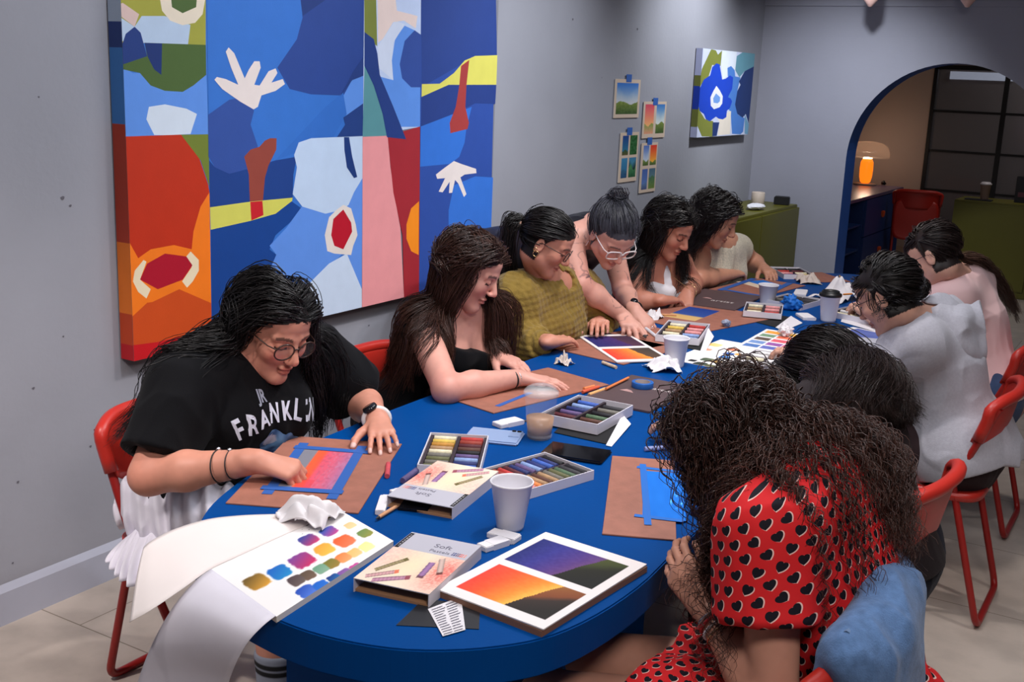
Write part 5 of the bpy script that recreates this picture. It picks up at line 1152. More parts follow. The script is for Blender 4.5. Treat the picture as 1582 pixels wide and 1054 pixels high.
# black card and leaflet under the front sleeve
leaf('black_card', 'dark grey card under the front pastel box', [(612, 966, .7515), (655, 925, .7515), (742, 935, .7515), (740, 972, .7515)], mat('dark_slate'))['category'] = 'card'
lf = leaf('leaflet', 'white leaflet of small print on the dark card under the front box', [(661, 941, .753), (712, 922, .753), (719, 973, .753), (684, 983, .753)])
def textlines(o, c4, n):
    P = [Z(a, b, .7541) for a, b in c4]; c = np.array(o.location); mb = MB()
    for i in range(n):
        for a, b in ((.08, .48), (.52, .92)):
            t = (i + .8) / (n + .6); q = lambda u, e: (P[0] * (1 - u) + P[1] * u) * (1 - t - e) + (P[3] * (1 - u) + P[2] * u) * (t + e) - c; b2 = b - random.uniform(0, .12)
            mb._add([q(a, 0), q(b2, 0), q(b2, .018), q(a, .018)], [[0, 1, 2, 3]])
    mb.build('small_print', mat('print_grey', (96, 94, 110)), o)
textlines(lf, [(661, 941), (712, 922), (719, 973), (684, 983)], 12)
# brown pads and boards further along
R2 = board('hardboard drawing board under the bare forearm of the brown haired woman', [(700, 612), (838, 560), (906, 592), (776, 645)]); strip(R2, (768, 628), (820, 607), .016, .0042, R2.r)
for q_ in ((745, 600, 800, 582), (760, 608, 830, 585)): strip(R2, q_[:2], q_[2:], .012, .0041, R2.r, mat('brown_shade', (120, 84, 60), .7), 'pastel_line')
def padcover(label, c4, words, z=TZ, t=.007):
    R = Rect(c4, z + t); r = thing('sketch_book', label, 'sketch book', (*R.c, z), R.a, 'brown covered sketch books')
    MB().box((-R.w / 2, -R.d / 2, 0), (R.w / 2, R.d / 2, t)).build('cover', mat('brown_cover', (84, 66, 68), .6, var=.05), r, bevel=.001)
    for s_, size, u, v in words: link('lettering', text_mesh(s_, size, .0001), mat('pale_print', (206, 196, 192), .6), r, R.loc(u, v, t + .0002), (0, 0, PI if R.s > 0 else 0))
    MB().prism([(-.02, 0), (.03, -.006), (.012, .016), (-.006, .022)], 0, .0003).build('cover_picture', mat('pale_pink', (180, 140, 136), .6), r, R.loc(.32, .55, t + .0001)); R.r = r; return R
padcover('brown sketch book under the roll of blue tape', [(962, 577), (1055, 594), (1012, 645), (925, 612)], [('artist', .034, .72, .32)])
padcover('brown sketch book in front of the woman in the white tank top', [(1085, 445), (1158, 456), (1150, 484), (1050, 465)], [('artist', .05, .62, .62)])
p = Z(991, 592, .77); tr = thing('tape_roll', 'roll of blue masking tape on the brown sketch book', 'tape', (p[0] + .004, p[1], .7575))
MB().lathe([(.024, 0), (.034, 0), (.0345, .001), (.0345, .017), (.034, .018), (.024, .018), (.0235, .009), (.024, 0)], 40).build('tape', mat('roll_blue', (30, 96, 176), .5), tr, smooth=True)
MB().lathe([(.022, .0005), (.0243, .0005), (.0243, .0185), (.022, .0185), (.022, .0005)], 36).build('core', mat('card_core', (130, 116, 112), .7), tr, smooth=True)
wm = mat('orange_wood', (226, 128, 74), .55)
rod('pencil', 'orange pencil leaning across the edge of the brown sketch book', 'pencil', pp(936, 601, .764), pp(971, 581, .770), .004, wm, group='pencils')
for i, (a, b, c_, l_) in enumerate([((900, 606), (925, 598), (214, 90, 60), 'short red orange pastel stub behind the tray'), ((910, 610), (935, 601), (228, 170, 110), 'short tan pastel stub behind the tray'), ((902, 601), (918, 597), (226, 130, 80), 'small peach pastel stub behind the tray')]):
    rod('pastel_stick', l_, 'pastel', pp(*a, .757), pp(*b, .757), .0055, mat('stub%d' % i, c_, .7), group='loose pastels')
def stub(label, a, b, col, r=.0065): rod('pastel_stick', label, 'pastel', pp(*a, TZ + r), pp(*b, TZ + r), r, mat('stub_%d_%d' % (col[0], col[1]), col, .7, var=.15, vscale=80), group='loose pastels')
stub('red pastel stick lying by the fingertips at the drawing board', (600, 717), (598, 736), (196, 74, 84)); stub('violet pastel stick lying left of the tray', (645, 726), (622, 743), (92, 80, 120), .0075); stub('short lavender pastel on the bare blue table near the curly hair', (996, 694), (1025, 692), (140, 150, 196)); stub('cream pastel stick lying below the taped landscape', (931, 560), (952, 568), (206, 180, 150), .006)
def eraser(label, c4, t=.012, m=None):
    R = Rect(c4, TZ + t); r = thing('eraser', label, 'eraser', (*R.c, TZ), R.a, 'white erasers')
    MB().box((-R.w / 2, -R.d / 2, 0), (R.w / 2, R.d / 2, t)).build('rubber', mat('eraser_white', (230, 226, 228), .6), r, bevel=.0015)
    MB().box((-R.w * .18, -R.d / 2 - .0005, -.0), (R.w / 2 - .004, R.d / 2 + .0005, t + .0005)).build('card_band', mat('white_card'), r)
for l_, c4 in [('white eraser with a stained end beside the hardboard', [(585, 764), (599, 765), (597, 789), (582, 788)]), ('white eraser behind the closed pastel box', [(606, 757), (628, 751), (632, 760), (610, 766)]), ('white eraser lying against the foot of the front cup', [(764, 812), (800, 828), (792, 836), (760, 822)]), ('white eraser lying before the front cup', [(744, 840), (772, 825), (780, 832), (755, 850)]),
               ('white eraser beside the iced coffee cup', [(770, 653), (794, 641), (800, 648), (778, 659)]), ('small white eraser on the far part of the table', [(1228, 446), (1247, 448), (1246, 456), (1227, 454)]), ('flat white eraser by the blue crumpled tape', [(1240, 485), (1255, 483), (1250, 490), (1235, 491)])]: eraser(l_, c4)
# the taped landscape the standing woman points at, on its boards
R3 = board('hardboard board under the small orange and violet landscape', [(880, 540), (935, 505), (1008, 540), (975, 567)]); R3b = board('second hardboard board peeking out behind the small landscape', [(960, 520), (1000, 498), (1040, 520), (1010, 545)], z=TZ)
RW = Rect([(910, 517), (978, 512), (1027, 552), (939, 558)], .765)
def lp2(u, v):
    f1 = landfn([(0, (226, 60, 50)), (.6, (240, 110, 56)), (1, (246, 150, 60))], [(0, (96, 72, 56)), (1, (70, 60, 54))], 5); f2 = landfn([(0, (38, 40, 104)), (1, (70, 44, 100))], [(0, (84, 50, 70)), (1, (60, 40, 60))], 6)
    return cells(u, v, (232, 224, 222), [(.06, .54, .94, .93, lambda a, b: f1(1 - b, a)), (.06, .06, .94, .47, lambda a, b: f2(1 - b, a))])
r = thing('landscape_print', 'small white bordered landscape print under the pointing hand', 'print', (*RW.c, TZ + .0045), RW.a); slab('print', RW.w, RW.d, .004, lp2, 90, 70, paper_m, r, (0, 0, .0), 0, RW.s, (226, 220, 218))
# swatch sheets in the middle
G1 = [(1066, 556), (1098, 520), (1215, 545), (1170, 585)]; RG = Rect(G1, TZ + .002)
SW2 = [(1094, 556, 13, (70, 84, 70), (110, 120, 90)), (1082, 562, 12, (50, 58, 56), (60, 70, 60)), (1070, 557, 8, (30, 34, 40), (40, 44, 50)), (1105, 533, 14, (246, 196, 110), (250, 220, 160)), (1093, 540, 9, (236, 140, 110), (240, 170, 140)), (1132, 540, 12, (238, 120, 90), (244, 150, 110)), (1126, 547, 11, (60, 84, 150), (56, 110, 190)), (1120, 552, 11, (40, 110, 190), (60, 130, 200)), (1107, 559, 11, (190, 150, 90), (120, 96, 60)), (1098, 566, 12, (90, 90, 60), (110, 110, 70)), (1140, 560, 12, (90, 70, 60), (110, 90, 70)), (1130, 567, 12, (40, 90, 180), (70, 120, 200)), (1125, 572, 11, (40, 100, 200), (50, 120, 200)), (1150, 553, 10, (220, 80, 100), (200, 70, 120)), (1142, 548, 9, (240, 170, 90), (240, 150, 80)), (1160, 560, 9, (120, 150, 120), (150, 170, 140))]
sheet('swatch_sheet', 'white swatch sheet of separate dabs beside the white cup', 'swatch sheet', G1, .002, swfn(RG, SW2, soft=False, px=1.0), 110, 90)
G2 = [(1138, 535), (1184, 508), (1262, 520), (1230, 550)]
def rows(u, v):
    def f(a, b): return np.stack([n2(a, b, 3, k) * 60 + 150 for k in (1, 2, 3)], -1)
    pal = [[(236, 160, 70), (246, 190, 90), (220, 90, 70)], [(120, 150, 120), (240, 120, 90), (226, 84, 70)], [(100, 84, 76), (220, 96, 110), (226, 110, 90)], [(120, 150, 200), (150, 90, 160), (190, 80, 120)], [(84, 120, 180), (100, 110, 180), (120, 140, 200)]]
    it = []
    for j in range(5):
        for i in range(3): it.append((.06 + .3 * i, .06 + .18 * j, .06 + .3 * i + .27, .06 + .18 * j + .14, (lambda c: lambda a, b: np.array(c) + (n2(a, b, 6, 3) * 16)[..., None])(pal[j][i])))
    return cells(u, v, (240, 236, 236), it)
sheet('swatch_sheet', 'white swatch sheet of blended bars behind the tray of white sticks', 'swatch sheet', G2, .003, lambda u, v: rows(v, 1 - u), 90, 60)
# boards along the far side
R5 = board('hardboard board with a taped blue and yellow drawing before the tank top', [(998, 490), (1075, 462), (1160, 490), (1090, 520)])
drawn(R5, [(1030, 488), (1062, 474), (1108, 480), (1076, 498)], .004, lambda u, v: grad(u, [(0, (214, 176, 110)), (.3, (206, 168, 110)), (.36, (50, 80, 150)), (1, (28, 60, 140))]), 'drawing', R5.r)
rod('pencil', 'wooden pencil lying on the board with the blue and yellow drawing', 'pencil', pp(1022, 486, .7585), pp(1045, 487, .7585), .004, wood_m, group='pencils')
R6 = board('hardboard board with a small taped sky drawing before the sequin top', [(1105, 447), (1165, 428), (1232, 440), (1180, 462)])
drawn(R6, [(1150, 437), (1180, 431), (1202, 442), (1170, 446)], .004, lambda u, v: grad(u, [(0, (226, 206, 180)), (.36, (220, 200, 180)), (.4, (30, 110, 206)), (1, (40, 120, 210))]), 'drawing', R6.r)
for a, b in [((1112, 449), (1165, 431)), ((1178, 458), (1220, 438)), ((1112, 447), (1176, 458))]: strip(R6, a, b, .03, .0045 + a[0] * 1e-6 + a[1] * 3e-7, R6.r)
R6b = board('hardboard board at the far end under a pastel tray', [(1225, 425), (1275, 418), (1285, 432), (1240, 438)])
R10 = board('hardboard board taped with a blue square before the curly haired woman', [(942, 703), (1040, 712), (1046, 834), (935, 825)])
drawn(R10, [(990, 727), (1052, 732), (1062, 806), (996, 800)], .004, lambda u, v: np.array([20, 116, 216]) + (n2(u, v, 6, 3) * 8)[..., None] + np.clip(n2(u, v, 20, 4) - .45, 0, 1)[..., None] * 300 * (u > .6)[..., None], 'drawing', R10.r)
tape2 = mat('bright_blue_tape', (22, 106, 196), .6)
for a, b in [((984, 722), (1052, 730)), ((993, 718), (1001, 812)), ((980, 797), (1056, 806))]: strip(R10, a, b, .016, .0046 + (b[1] - 730) * 5e-6, R10.r, tape2)
R9 = board('hardboard board between curly hair and straight dark hair', [(1150, 590), (1200, 596), (1215, 640), (1140, 640)])
sheet('paper_sheet', 'white paper lying on the board between the two dark heads', 'paper', [(1172, 598), (1215, 602), (1220, 618), (1176, 612)], .001, lambda u, v: np.full(u.shape + (3,), 226.), 4, 4, z=TZ + .0042)
sheet('drawing_pad', 'drawing pad with a blue violet picture under the hoodie sleeve', 'drawing pad', [(1288, 512), (1318, 506), (1395, 522), (1372, 550)], .006, lambda u, v: cells(u, v, (232, 226, 226), [(.30, .10, .96, .90, lambda a, b: np.array([92, 106, 170]) + (n2(a, b, 6, 1) * 10)[..., None]), (.06, .10, .22, .90, lambda a, b: np.array([226, 120, 96]) + (n2(a, b, 6, 2) * 14)[..., None])]), 60, 50)
# tissues, crumpled tape, far pencils
for i, (px, py, rr, sd, l_, cat, m_) in enumerate([(872, 563, (.028, .024, .022), 11, 'greyish crumpled tissue on the bare blue table', 'tissue', mat('used_tissue', (206, 192, 182), .9)), (1026, 572, (.058, .045, .030), 12, 'crumpled tissue before the white paper cup', 'tissue', tissue_m), (1010, 492, (.05, .03, .022), 13, 'white tissue by the wrist of the standing woman', 'tissue', tissue_m), (1250, 437, (.06, .05, .028), 14, 'dirty tissue by the far pastel tray', 'tissue', mat('used_tissue')), (1294, 462, (.09, .10, .05), 15, 'white crumpled paper behind the black lidded cup', 'tissue', tissue_m),
     (1221, 478, (.05, .05, .04), 16, 'crumpled ball of blue tape beside the charcoal tray', 'crumpled tape', tape2), (1121, 506, (.025, .02, .018), 17, 'small grey crumpled scrap behind the swatch sheet', 'scrap', mat('grey_scrap', (150, 156, 176), .7)), (1212, 520, (.045, .03, .028), 18, 'white folded paper scrap by the swatch bars', 'scrap', tissue_m)]):
    q = Z(px, py, TZ)
    if cat == 'tissue': crumple('tissue', l_, cat, (q[0], q[1], TZ), (rr[0] * .95, rr[1] * 1.1), rr[2] * 1.15, m_, sd, i * .7, 'crumpled tissues')
    else: lump(cat.replace(' ', '_'), l_, cat, (q[0], q[1], TZ), rr, m_, sd, .45, 4, i * .7)
for i, (a, b, c_, l_) in enumerate([((1297, 426), (1301, 437), (196, 150, 80), 'gold pencil at the far end of the table'), ((1293, 428), (1296, 434), (60, 70, 110), 'dark pencil stub at the far end of the table'), ((1303, 455), (1312, 441), (230, 140, 60), 'orange pencil standing out of the white crumpled paper')]):
    rod('pencil', l_, 'pencil', pp(*a, .756 if i < 2 else .80), pp(*b, .756 if i < 2 else .84), .0042, mat('pencil%d' % i, c_, .5), group='pencils')
q = Z(1003, 517, .757); mk = rod('marker', 'white marker pen lying beside the pointing hand', 'marker', pp(998, 508, .758), pp(1016, 522, .758), .007, mat('marker_white', (214, 216, 224), .4))
sp = thing('spatula', 'small metal palette knife leaning by the iced coffee', 'palette knife', (*Z(806, 650, TZ)[:2], TZ + .001), Rect([(795, 645), (812, 652), (811, 655), (794, 648)], TZ).a); MB().box((-.03, -.005, 0), (.03, .005, .0012)).build('blade', mat('steel', (170, 160, 140), .3, metal=1), sp); MB().lathe([(0, .03), (.004, .03), (.004, .07), (0, .071)], 10, axis=(1, 0, 0)).build('handle', wood_m, sp, (0, 0, .004))
# ------------------------------------------------------------------ the people round the table
def legs(J, fw, pel, spread=.10, reach=.42, dn=0.0):
    f = nrm(V3(fw[0], fw[1], 0)); s_ = V3(f[1], -f[0], 0); pel = np.asarray(pel, float)
    for q, k in (('R', 1), ('L', -1)):
        J['kn' + q] = pel + f * reach + s_ * spread * k + V3(0, 0, .02 - dn); J['an' + q] = V3(J['kn' + q][0], J['kn' + q][1], .10) - f * .05
    J['foot'] = f; J['pel'] = pel; J['fwd'] = f; return J
def lerp(a, b, t): return np.asarray(a) + (np.asarray(b) - np.asarray(a)) * t
def top(P, inf=.010, sleeve=.62, long=False, neck=.062, scoop=(.05, .02), hem=-.10, folds=None, sr=(.064, .068), arms=True, wrist_t=.88):
    J = P.J; b = P.bulk; S = SDF(); P.torso(S, inf); sp = P.spine
    nk = P.chest + sp * .045 - P.fw * .012 if 'nk' not in J else J['nk']
    for q in ('L', 'R'):
        S.cap(nk - sp * .02, J['sh' + q], .05 * b + inf, .05 * b + inf, .05)
        if arms:
            e = lerp(J['sh' + q], J['el' + q], sleeve)
            if long:
                S.cap(J['sh' + q], J['el' + q], sr[0] * b, sr[1] * b * .9, .04); S.cyl(J['el' + q], lerp(J['el' + q], J['wr' + q], wrist_t), sr[1] * b * .88, sr[1] * b * .72, .012, .03)
                S.ell(J['el' + q], np.eye(3), [sr[1] * b * .9] * 3, .02)
            else: S.cap(J['sh' + q], lerp(J['sh' + q], J['el' + q], sleeve * .5), sr[0] * b, sr[0] * b, .04); S.cyl(lerp(J['sh' + q], J['el' + q], -.05), e, sr[0] * b, sr[1] * b, .006, .03)
    rib = J['pel'] + (P.chest - J['pel']) * .78
    if P.bust: S.cap(rib + P.fw * .078 * b - P.side * .05, rib + P.fw * .078 * b + P.side * .05, .052 * b + inf, None, .06)
    hb = J['head'] + np.array([0, -.022, -.065]) * P.hs @ P.F
    S.cap(nk, hb, neck * .92, neck * .9, .006, sub=True); S.cap(nk + sp * .02, P.chest + P.fw * .060 * b + sp * (scoop[1] + .018), neck * .8, scoop[0], .008, sub=True)
    if arms and not long:
        for q in ('L', 'R'): e = lerp(J['sh' + q], J['el' + q], sleeve); d = nrm(J['el' + q] - J['sh' + q]); S.cap(e - d * .03, e + d * .05, .051 * b, .050 * b, .004, sub=True)
    S.plane(J['pel'] + sp * hem, -sp); S.disp = folds; return S
def pants(P, inf=.012, low=True, hem=True, folds=None):
    J = P.J; b = P.bulk; S = SDF(); sd = P.side; S.cap(J['pel'] - sd * .05 * b, J['pel'] + sd * .05 * b, .118 * b + inf, None, .05, (P.fw, .92)); S.cap(J['pel'], J['pel'] + P.spine * .10, .122 * b + inf * .4, .108 * b, .05, (P.fw, .75))
    for q in ('L', 'R'):
        hp = J['pel'] + sd * (.085 * b) * (1 if q == 'R' else -1); S.cap(hp, J['kn' + q], .094 * b + inf, .062 * b + inf, .03)
        if low: S.cap(J['kn' + q], J['an' + q], .060 * b + inf, .045 + inf, .02)
    S.disp = folds or fold(31, .005, 10); return S
def march(S, p, d, n=40):
    p = np.array(p, float)
    for _ in range(n):
        e = S.ev(p)
        if S.disp is not None: e = e + S.disp(p)
        p = p + d * (e[..., None] * .6)
    return p
hm = lambda *a: np.array(a, float)
cloth = lambda n, c, **k: mat(n, c, k.pop('rough', .9), spec=.15, sheen=.15 if sum(c) > 150 else .03, **k)
mat('gold', (214, 180, 130), .25, metal=1); mat('silver', (200, 200, 206), .25, metal=1); mat('dark_cord', (30, 28, 30), .6); mat('watch_black', (26, 26, 32), .15)
cloth('blue_denim', (62, 78, 110), var=.1, vscale=40, bump=.3, bscale=400)
black_tee = cloth('black_cotton', (13, 13, 16), bump=.15, bscale=300)

def part_dirs(L, part=0.0, back=.5, down=.2, side=1.0):
    c = np.array([0, -.016, .030]); D = []
    for i_, l in enumerate(L):
        n = nrm((l - c) / np.array([.0755, .0945, .0845])); s_ = 1 if l[0] > part else -1; d = np.array([s_ * (side[i_] if np.ndim(side) else side), -back, -down]); d = d - n * (d @ n); D.append(nrm(d))
    return np.array(D)
def bun(P, c, r, n=90, rr=.0014, seed=3, name='bun', col=None, sq=.8, per=8, spread=.005, loose=.0):
    g = np.random.default_rng(seed); G = []
    for _ in range(n):
        a = nrm(g.normal(size=3)); b = nrm(np.cross(a, g.normal(size=3))); R_ = r * g.uniform(.45, 1.0); ph = g.uniform(0, 6.28); ext = g.uniform(2.5, 5)
        pts = [c + (a * math.cos(ph + t * ext) + b * math.sin(ph + t * ext) * sq) * R_ * (1 + loose * t) for t in np.linspace(0, 1, 26)]; G.append([P.L2W(p) for p in pts])
    return P.strands(np.array(G), per, spread, 1.0, rr, jitter=.002, name=name, col=col)
def tail(P, tie, d0, length, n=50, per=14, spread=.012, name='ponytail', grav=.12, flow=(0, 0, 0), off=(.012, .03), r=.0014, curl=0, wave=.06, shade=None, tip=.6, hue=.25):
    L = np.array([np.array(tie) + RNG.normal(size=3) * .006 for _ in range(n)]); D = np.array([nrm(np.array(d0) + RNG.normal(size=3) * .10) for _ in range(n)])
    G = P.grow(L, D, RNG.uniform(.8, 1.05, n) * length, grav=grav, flow=flow, off=off, ramp=.05, noise=.012, hug=0, face=False); return P.strands(G, per, spread, tip, r, curl, wave, name=name, shade=shade, hue=hue)

# 1 -- the woman in the printed black T-shirt ------------------------------------------------
def woman_print():
    J = {}; legs(J, (1, -.05, 0), (-2.20, 2.10, .54), .10, .42); J['knR'] = hm(-1.83, 1.98, .52); J['anR'] = hm(-1.80, 1.95, .12); J['anL'] = hm(-1.78, 2.12, .12)
    J.update(shR=hm(-2.085, 1.925, .925), shL=hm(-2.035, 2.345, .925), elR=hm(-2.045, 1.775, .735), elL=hm(-1.99, 2.50, .775), wrR=Z(398, 713, .803), wrL=Z(584, 650, .795), head=X(424, 506, -1.965), hf=hm(.88, -.20, -.40), bend=hm(-.02, 0, 0), roll=.06)
    P = Person('woman in a black printed T-shirt and tortoiseshell glasses rubbing colour onto a drawing', J, (-2.2, 2.1, 0), bulk=1.13, cell=.0030, skin=(206, 142, 120), hair=(20, 17, 18), hs=1.03, bust=.08)
    P.nail = (222, 184, 174)
    d1 = nrm(Z(462, 722, .79) - J['wrR']); d2 = nrm(Z(597, 694, .775) - J['wrL'])
    P.build_body(handR=dict(d=d1 + hm(0, 0, -.12), n=hm(.12, -.35, 1), curls=[(.75, .85, .5), (.85, .9, .5), (.9, .95, .5), (.95, 1., .6)], spread=.04, thumb=(.35, .9), sc=.98), handL=dict(d=d2, n=hm(0, 0, 1), curl=(.12, .22, .15), spread=.11, thumb=(.75, .25), sc=1.0))
    T = top(P, .012, .80, neck=.066, scoop=(.035, .035), hem=-.13, folds=fold(3, .013, 7), sr=(.068, .082))
    P.part('t_shirt', T, black_tee, .0045)
    # print on the chest
    ori = P.chest - P.spine * .058 + P.fw * .30 - P.side * .0; U = nrm(-P.side + P.fw * .0); V = P.spine
    word = 'FRANKLIN'; V_, F_, C_ = [], [], []
    xs = np.cumsum([0, .032, .036, .035, .037, .034, .028, .024]) - .020; wtot = xs[-1] + .020
    for i, ch in enumerate(word):
        me = text_mesh(ch, .068 - (.010 if i in (2, 3, 4) else 0), 0, .0016); v = np.array([x.co[:] for x in me.vertices]); v[:, 0] *= .72
        a = (xs[i] - wtot / 2) / wtot * 2; ang = -a * .34 + (.10, -.12, .08, -.1, .05, -.08, .12, -.05)[i]; c, s_ = math.cos(ang), math.sin(ang); x, y = v[:, 0] * c - v[:, 1] * s_ + xs[i] - wtot / 2, v[:, 0] * s_ + v[:, 1] * c + .020 * (1 - a * a) + .012 * a
        p = march(T, ori + x[:, None] * U + y[:, None] * V, -P.fw); p = p + P.fw * .0040; k = len(V_); V_ += list(p); F_ += [[q + k for q in f.vertices] for f in me.polygons]; C_ += [lin((206, 208, 222)) * (1 - .35 * max(0, a))] * len(p)
    me = text_mesh('JR', .030, 0, .001); v = np.array([x.co[:] for x in me.vertices]); p = march(T, ori + (v[:, 0] - .062)[:, None] * U + (v[:, 1] + .052)[:, None] * V, -P.fw) + P.fw * .0040; k = len(V_); V_ += list(p); F_ += [[q + k for q in f.vertices] for f in me.polygons]; C_ += [lin((150, 154, 170))] * len(p)
    P.obj('shirt_lettering', V_, F_, mat('print_ink', attr=True, rough=.7), np.array(C_), smooth=False)
    n = 26; a, r_ = np.meshgrid(np.linspace(0, 6.2832, 40), np.linspace(0, 1, n)); rr = r_ * (.052 + .008 * np.sin(a * 3 + 1) + .005 * np.sin(a * 7)); x, y = rr * np.cos(a) * 1.15 + .002, rr * np.sin(a) * .95 - .075
    p = march(T, ori + x.ravel()[:, None] * U + y.ravel()[:, None] * V, -P.fw) + P.fw * .0032; idx = np.arange(n * 40).reshape(n, 40); q = np.stack([idx[:-1, :-1], idx[:-1, 1:], idx[1:, 1:], idx[1:, :-1]], -1).reshape(-1, 4)
    nn = n2(x * 10, y * 10, 6, 2).ravel(); C = np.clip(.5 + nn, 0, 1)[:, None] * lin((110, 160, 206)) + (1 - np.clip(.5 + nn, 0, 1))[:, None] * lin((30, 70, 120)); wp = (((x + .03) / .02) ** 2 + ((y + .055) / .018) ** 2).ravel() < 1; C[wp] = lin((190, 196, 214))
    P.obj('shirt_picture', p, q, mat('print_ink'), C)
    sk = SDF(); 
    for q_ in ('L', 'R'):
        hp = J['pel'] + P.side * .10 * (1 if q_ == 'R' else -1); sk.cap(hp + hm(-.03, 0, -.012), J['kn' + q_], .126, .090, .05)
    sk.disp = lambda Q: .010 * np.sin((Q[..., 0] * 1.1 + Q[..., 1] * .9) * 95 + Q[..., 2] * 20) + fold(9, .010, 12)(Q)
    P.part('skirt', sk, mat('white_ruffle', (226, 222, 232), .85, spec=.15), .0045)
    A = [Y(*p) for p in ((198, 828, 1.90), (214, 812, 1.90), (232, 806, 1.91), (258, 803, 1.93))]; B = [Y(*p) for p in ((172, 862, 1.80), (186, 884, 1.79), (208, 902, 1.80), (242, 915, 1.83))]
    A, B = np.array(bez(A, 16)), np.array(bez(B, 16)); n = len(A); V = []
    for i in range(n):
        for j in range(12):
            t = j / 11; p = A[i] * (1 - t) + B[i] * t; V.append(p + hm(.25, -1, .1) * (.013 * t * math.sin(i * .85 + .5 * math.sin(i * .3)) + .03 * math.sin(t * 2.6)))
    rf = P.obj('ruffle', V, [(i * 12 + j, (i + 1) * 12 + j, (i + 1) * 12 + j + 1, i * 12 + j + 1) for i in range(n - 1) for j in range(11)], mat('white_ruffle')); md = rf.modifiers.new('thickness', 'SOLIDIFY'); md.thickness = .0012
    # legs in socks and trainers
    for q_ in ('R', 'L'):
        an = J['an' + q_]; sh = SDF().cap(an + hm(0, 0, -.04), an + hm(.14, -.02, -.075), .046, .040, .03).cap(an + hm(-.05, 0, -.06), an, .042, .046, .03).plane(an + hm(0, 0, -.112), (0, 0, -1)); P.part('shoe', sh, mat('grey_blue_suede', (120, 134, 160), .8), .0045)
        so = SDF().cyl(an + hm(0, 0, -.01), an + (J['kn' + q_] - an) * .38, .047, .060, .006); P.part('sock', so, mat('grey_sock', attr=True, rough=.9), .0045, color=lambda v, an=an: np.where(((np.abs(v[:, 2] - an[2] - .112) < .006) | (np.abs(v[:, 2] - an[2] - .132) < .006))[:, None], lin((20, 20, 24)), lin((140, 146, 160))))
    P.glasses((58, 38, 30), (.0265, .0225), .0022, label='tortoiseshell glasses')
    # watch and bracelets
    P.tubes('watch_strap', [P.arm_band('L', .93, .034)], .0075, mat('white_strap', (226, 222, 222), .5), 8, True)
    c = lerp(J['elL'], J['wrL'], .93); d = nrm(J['wrL'] - J['elL']); u = nrm(np.cross(d, (0, 0, 1))); up = nrm(np.cross(u, d)); mb = MB().lathe([(0, -.004), (.019, -.004), (.021, .0), (.019, .007), (0, .008)], 20, axis=nrm(up + u * .6)); P.obj('watch', np.array(mb.v) + c + nrm(up + u * .6) * .034, mb.f, mat('watch_black', (26, 26, 32), .15))
    P.tubes('bracelet', [P.arm_band('R', .66, .045)], .0018, mat('dark_cord', (30, 28, 30), .6), 6, True); P.tubes('bracelet', [P.arm_band('R', .78, .040)], .0016, mat('dark_cord'), 6, True)
    for k, t in enumerate((.66, .78)):
        p = P.arm_band('R', t, (.047, .042)[k])[7 - k * 1]; mb = MB().lathe([(0, -.005), (.005, -.003), (.006, 0), (.005, .003), (0, .005)], 12); P.obj('charm', np.array(mb.v) + p, mb.f, mat('silver', (200, 200, 206), .25, metal=1))
    L = P.roots(240); D = part_dirs(L, -.012, .95, .15, .9); fl = np.where((L[:, 0] > -.012)[:, None], np.array([[-1.0, -.22, 0]]), np.array([[-.25, .22, 0]]))
    G = P.grow(L, D, np.where(L[:, 0] > -.012, .66, .54) * RNG.uniform(.85, 1.05, len(L)), flow=fl, off=(.008, .026), ramp=.14, noise=.02)
    P.strands(G, 14, .011, .7, .0013, .0035, .12, name='hair', hue=.3)
    return P
P1 = woman_print()

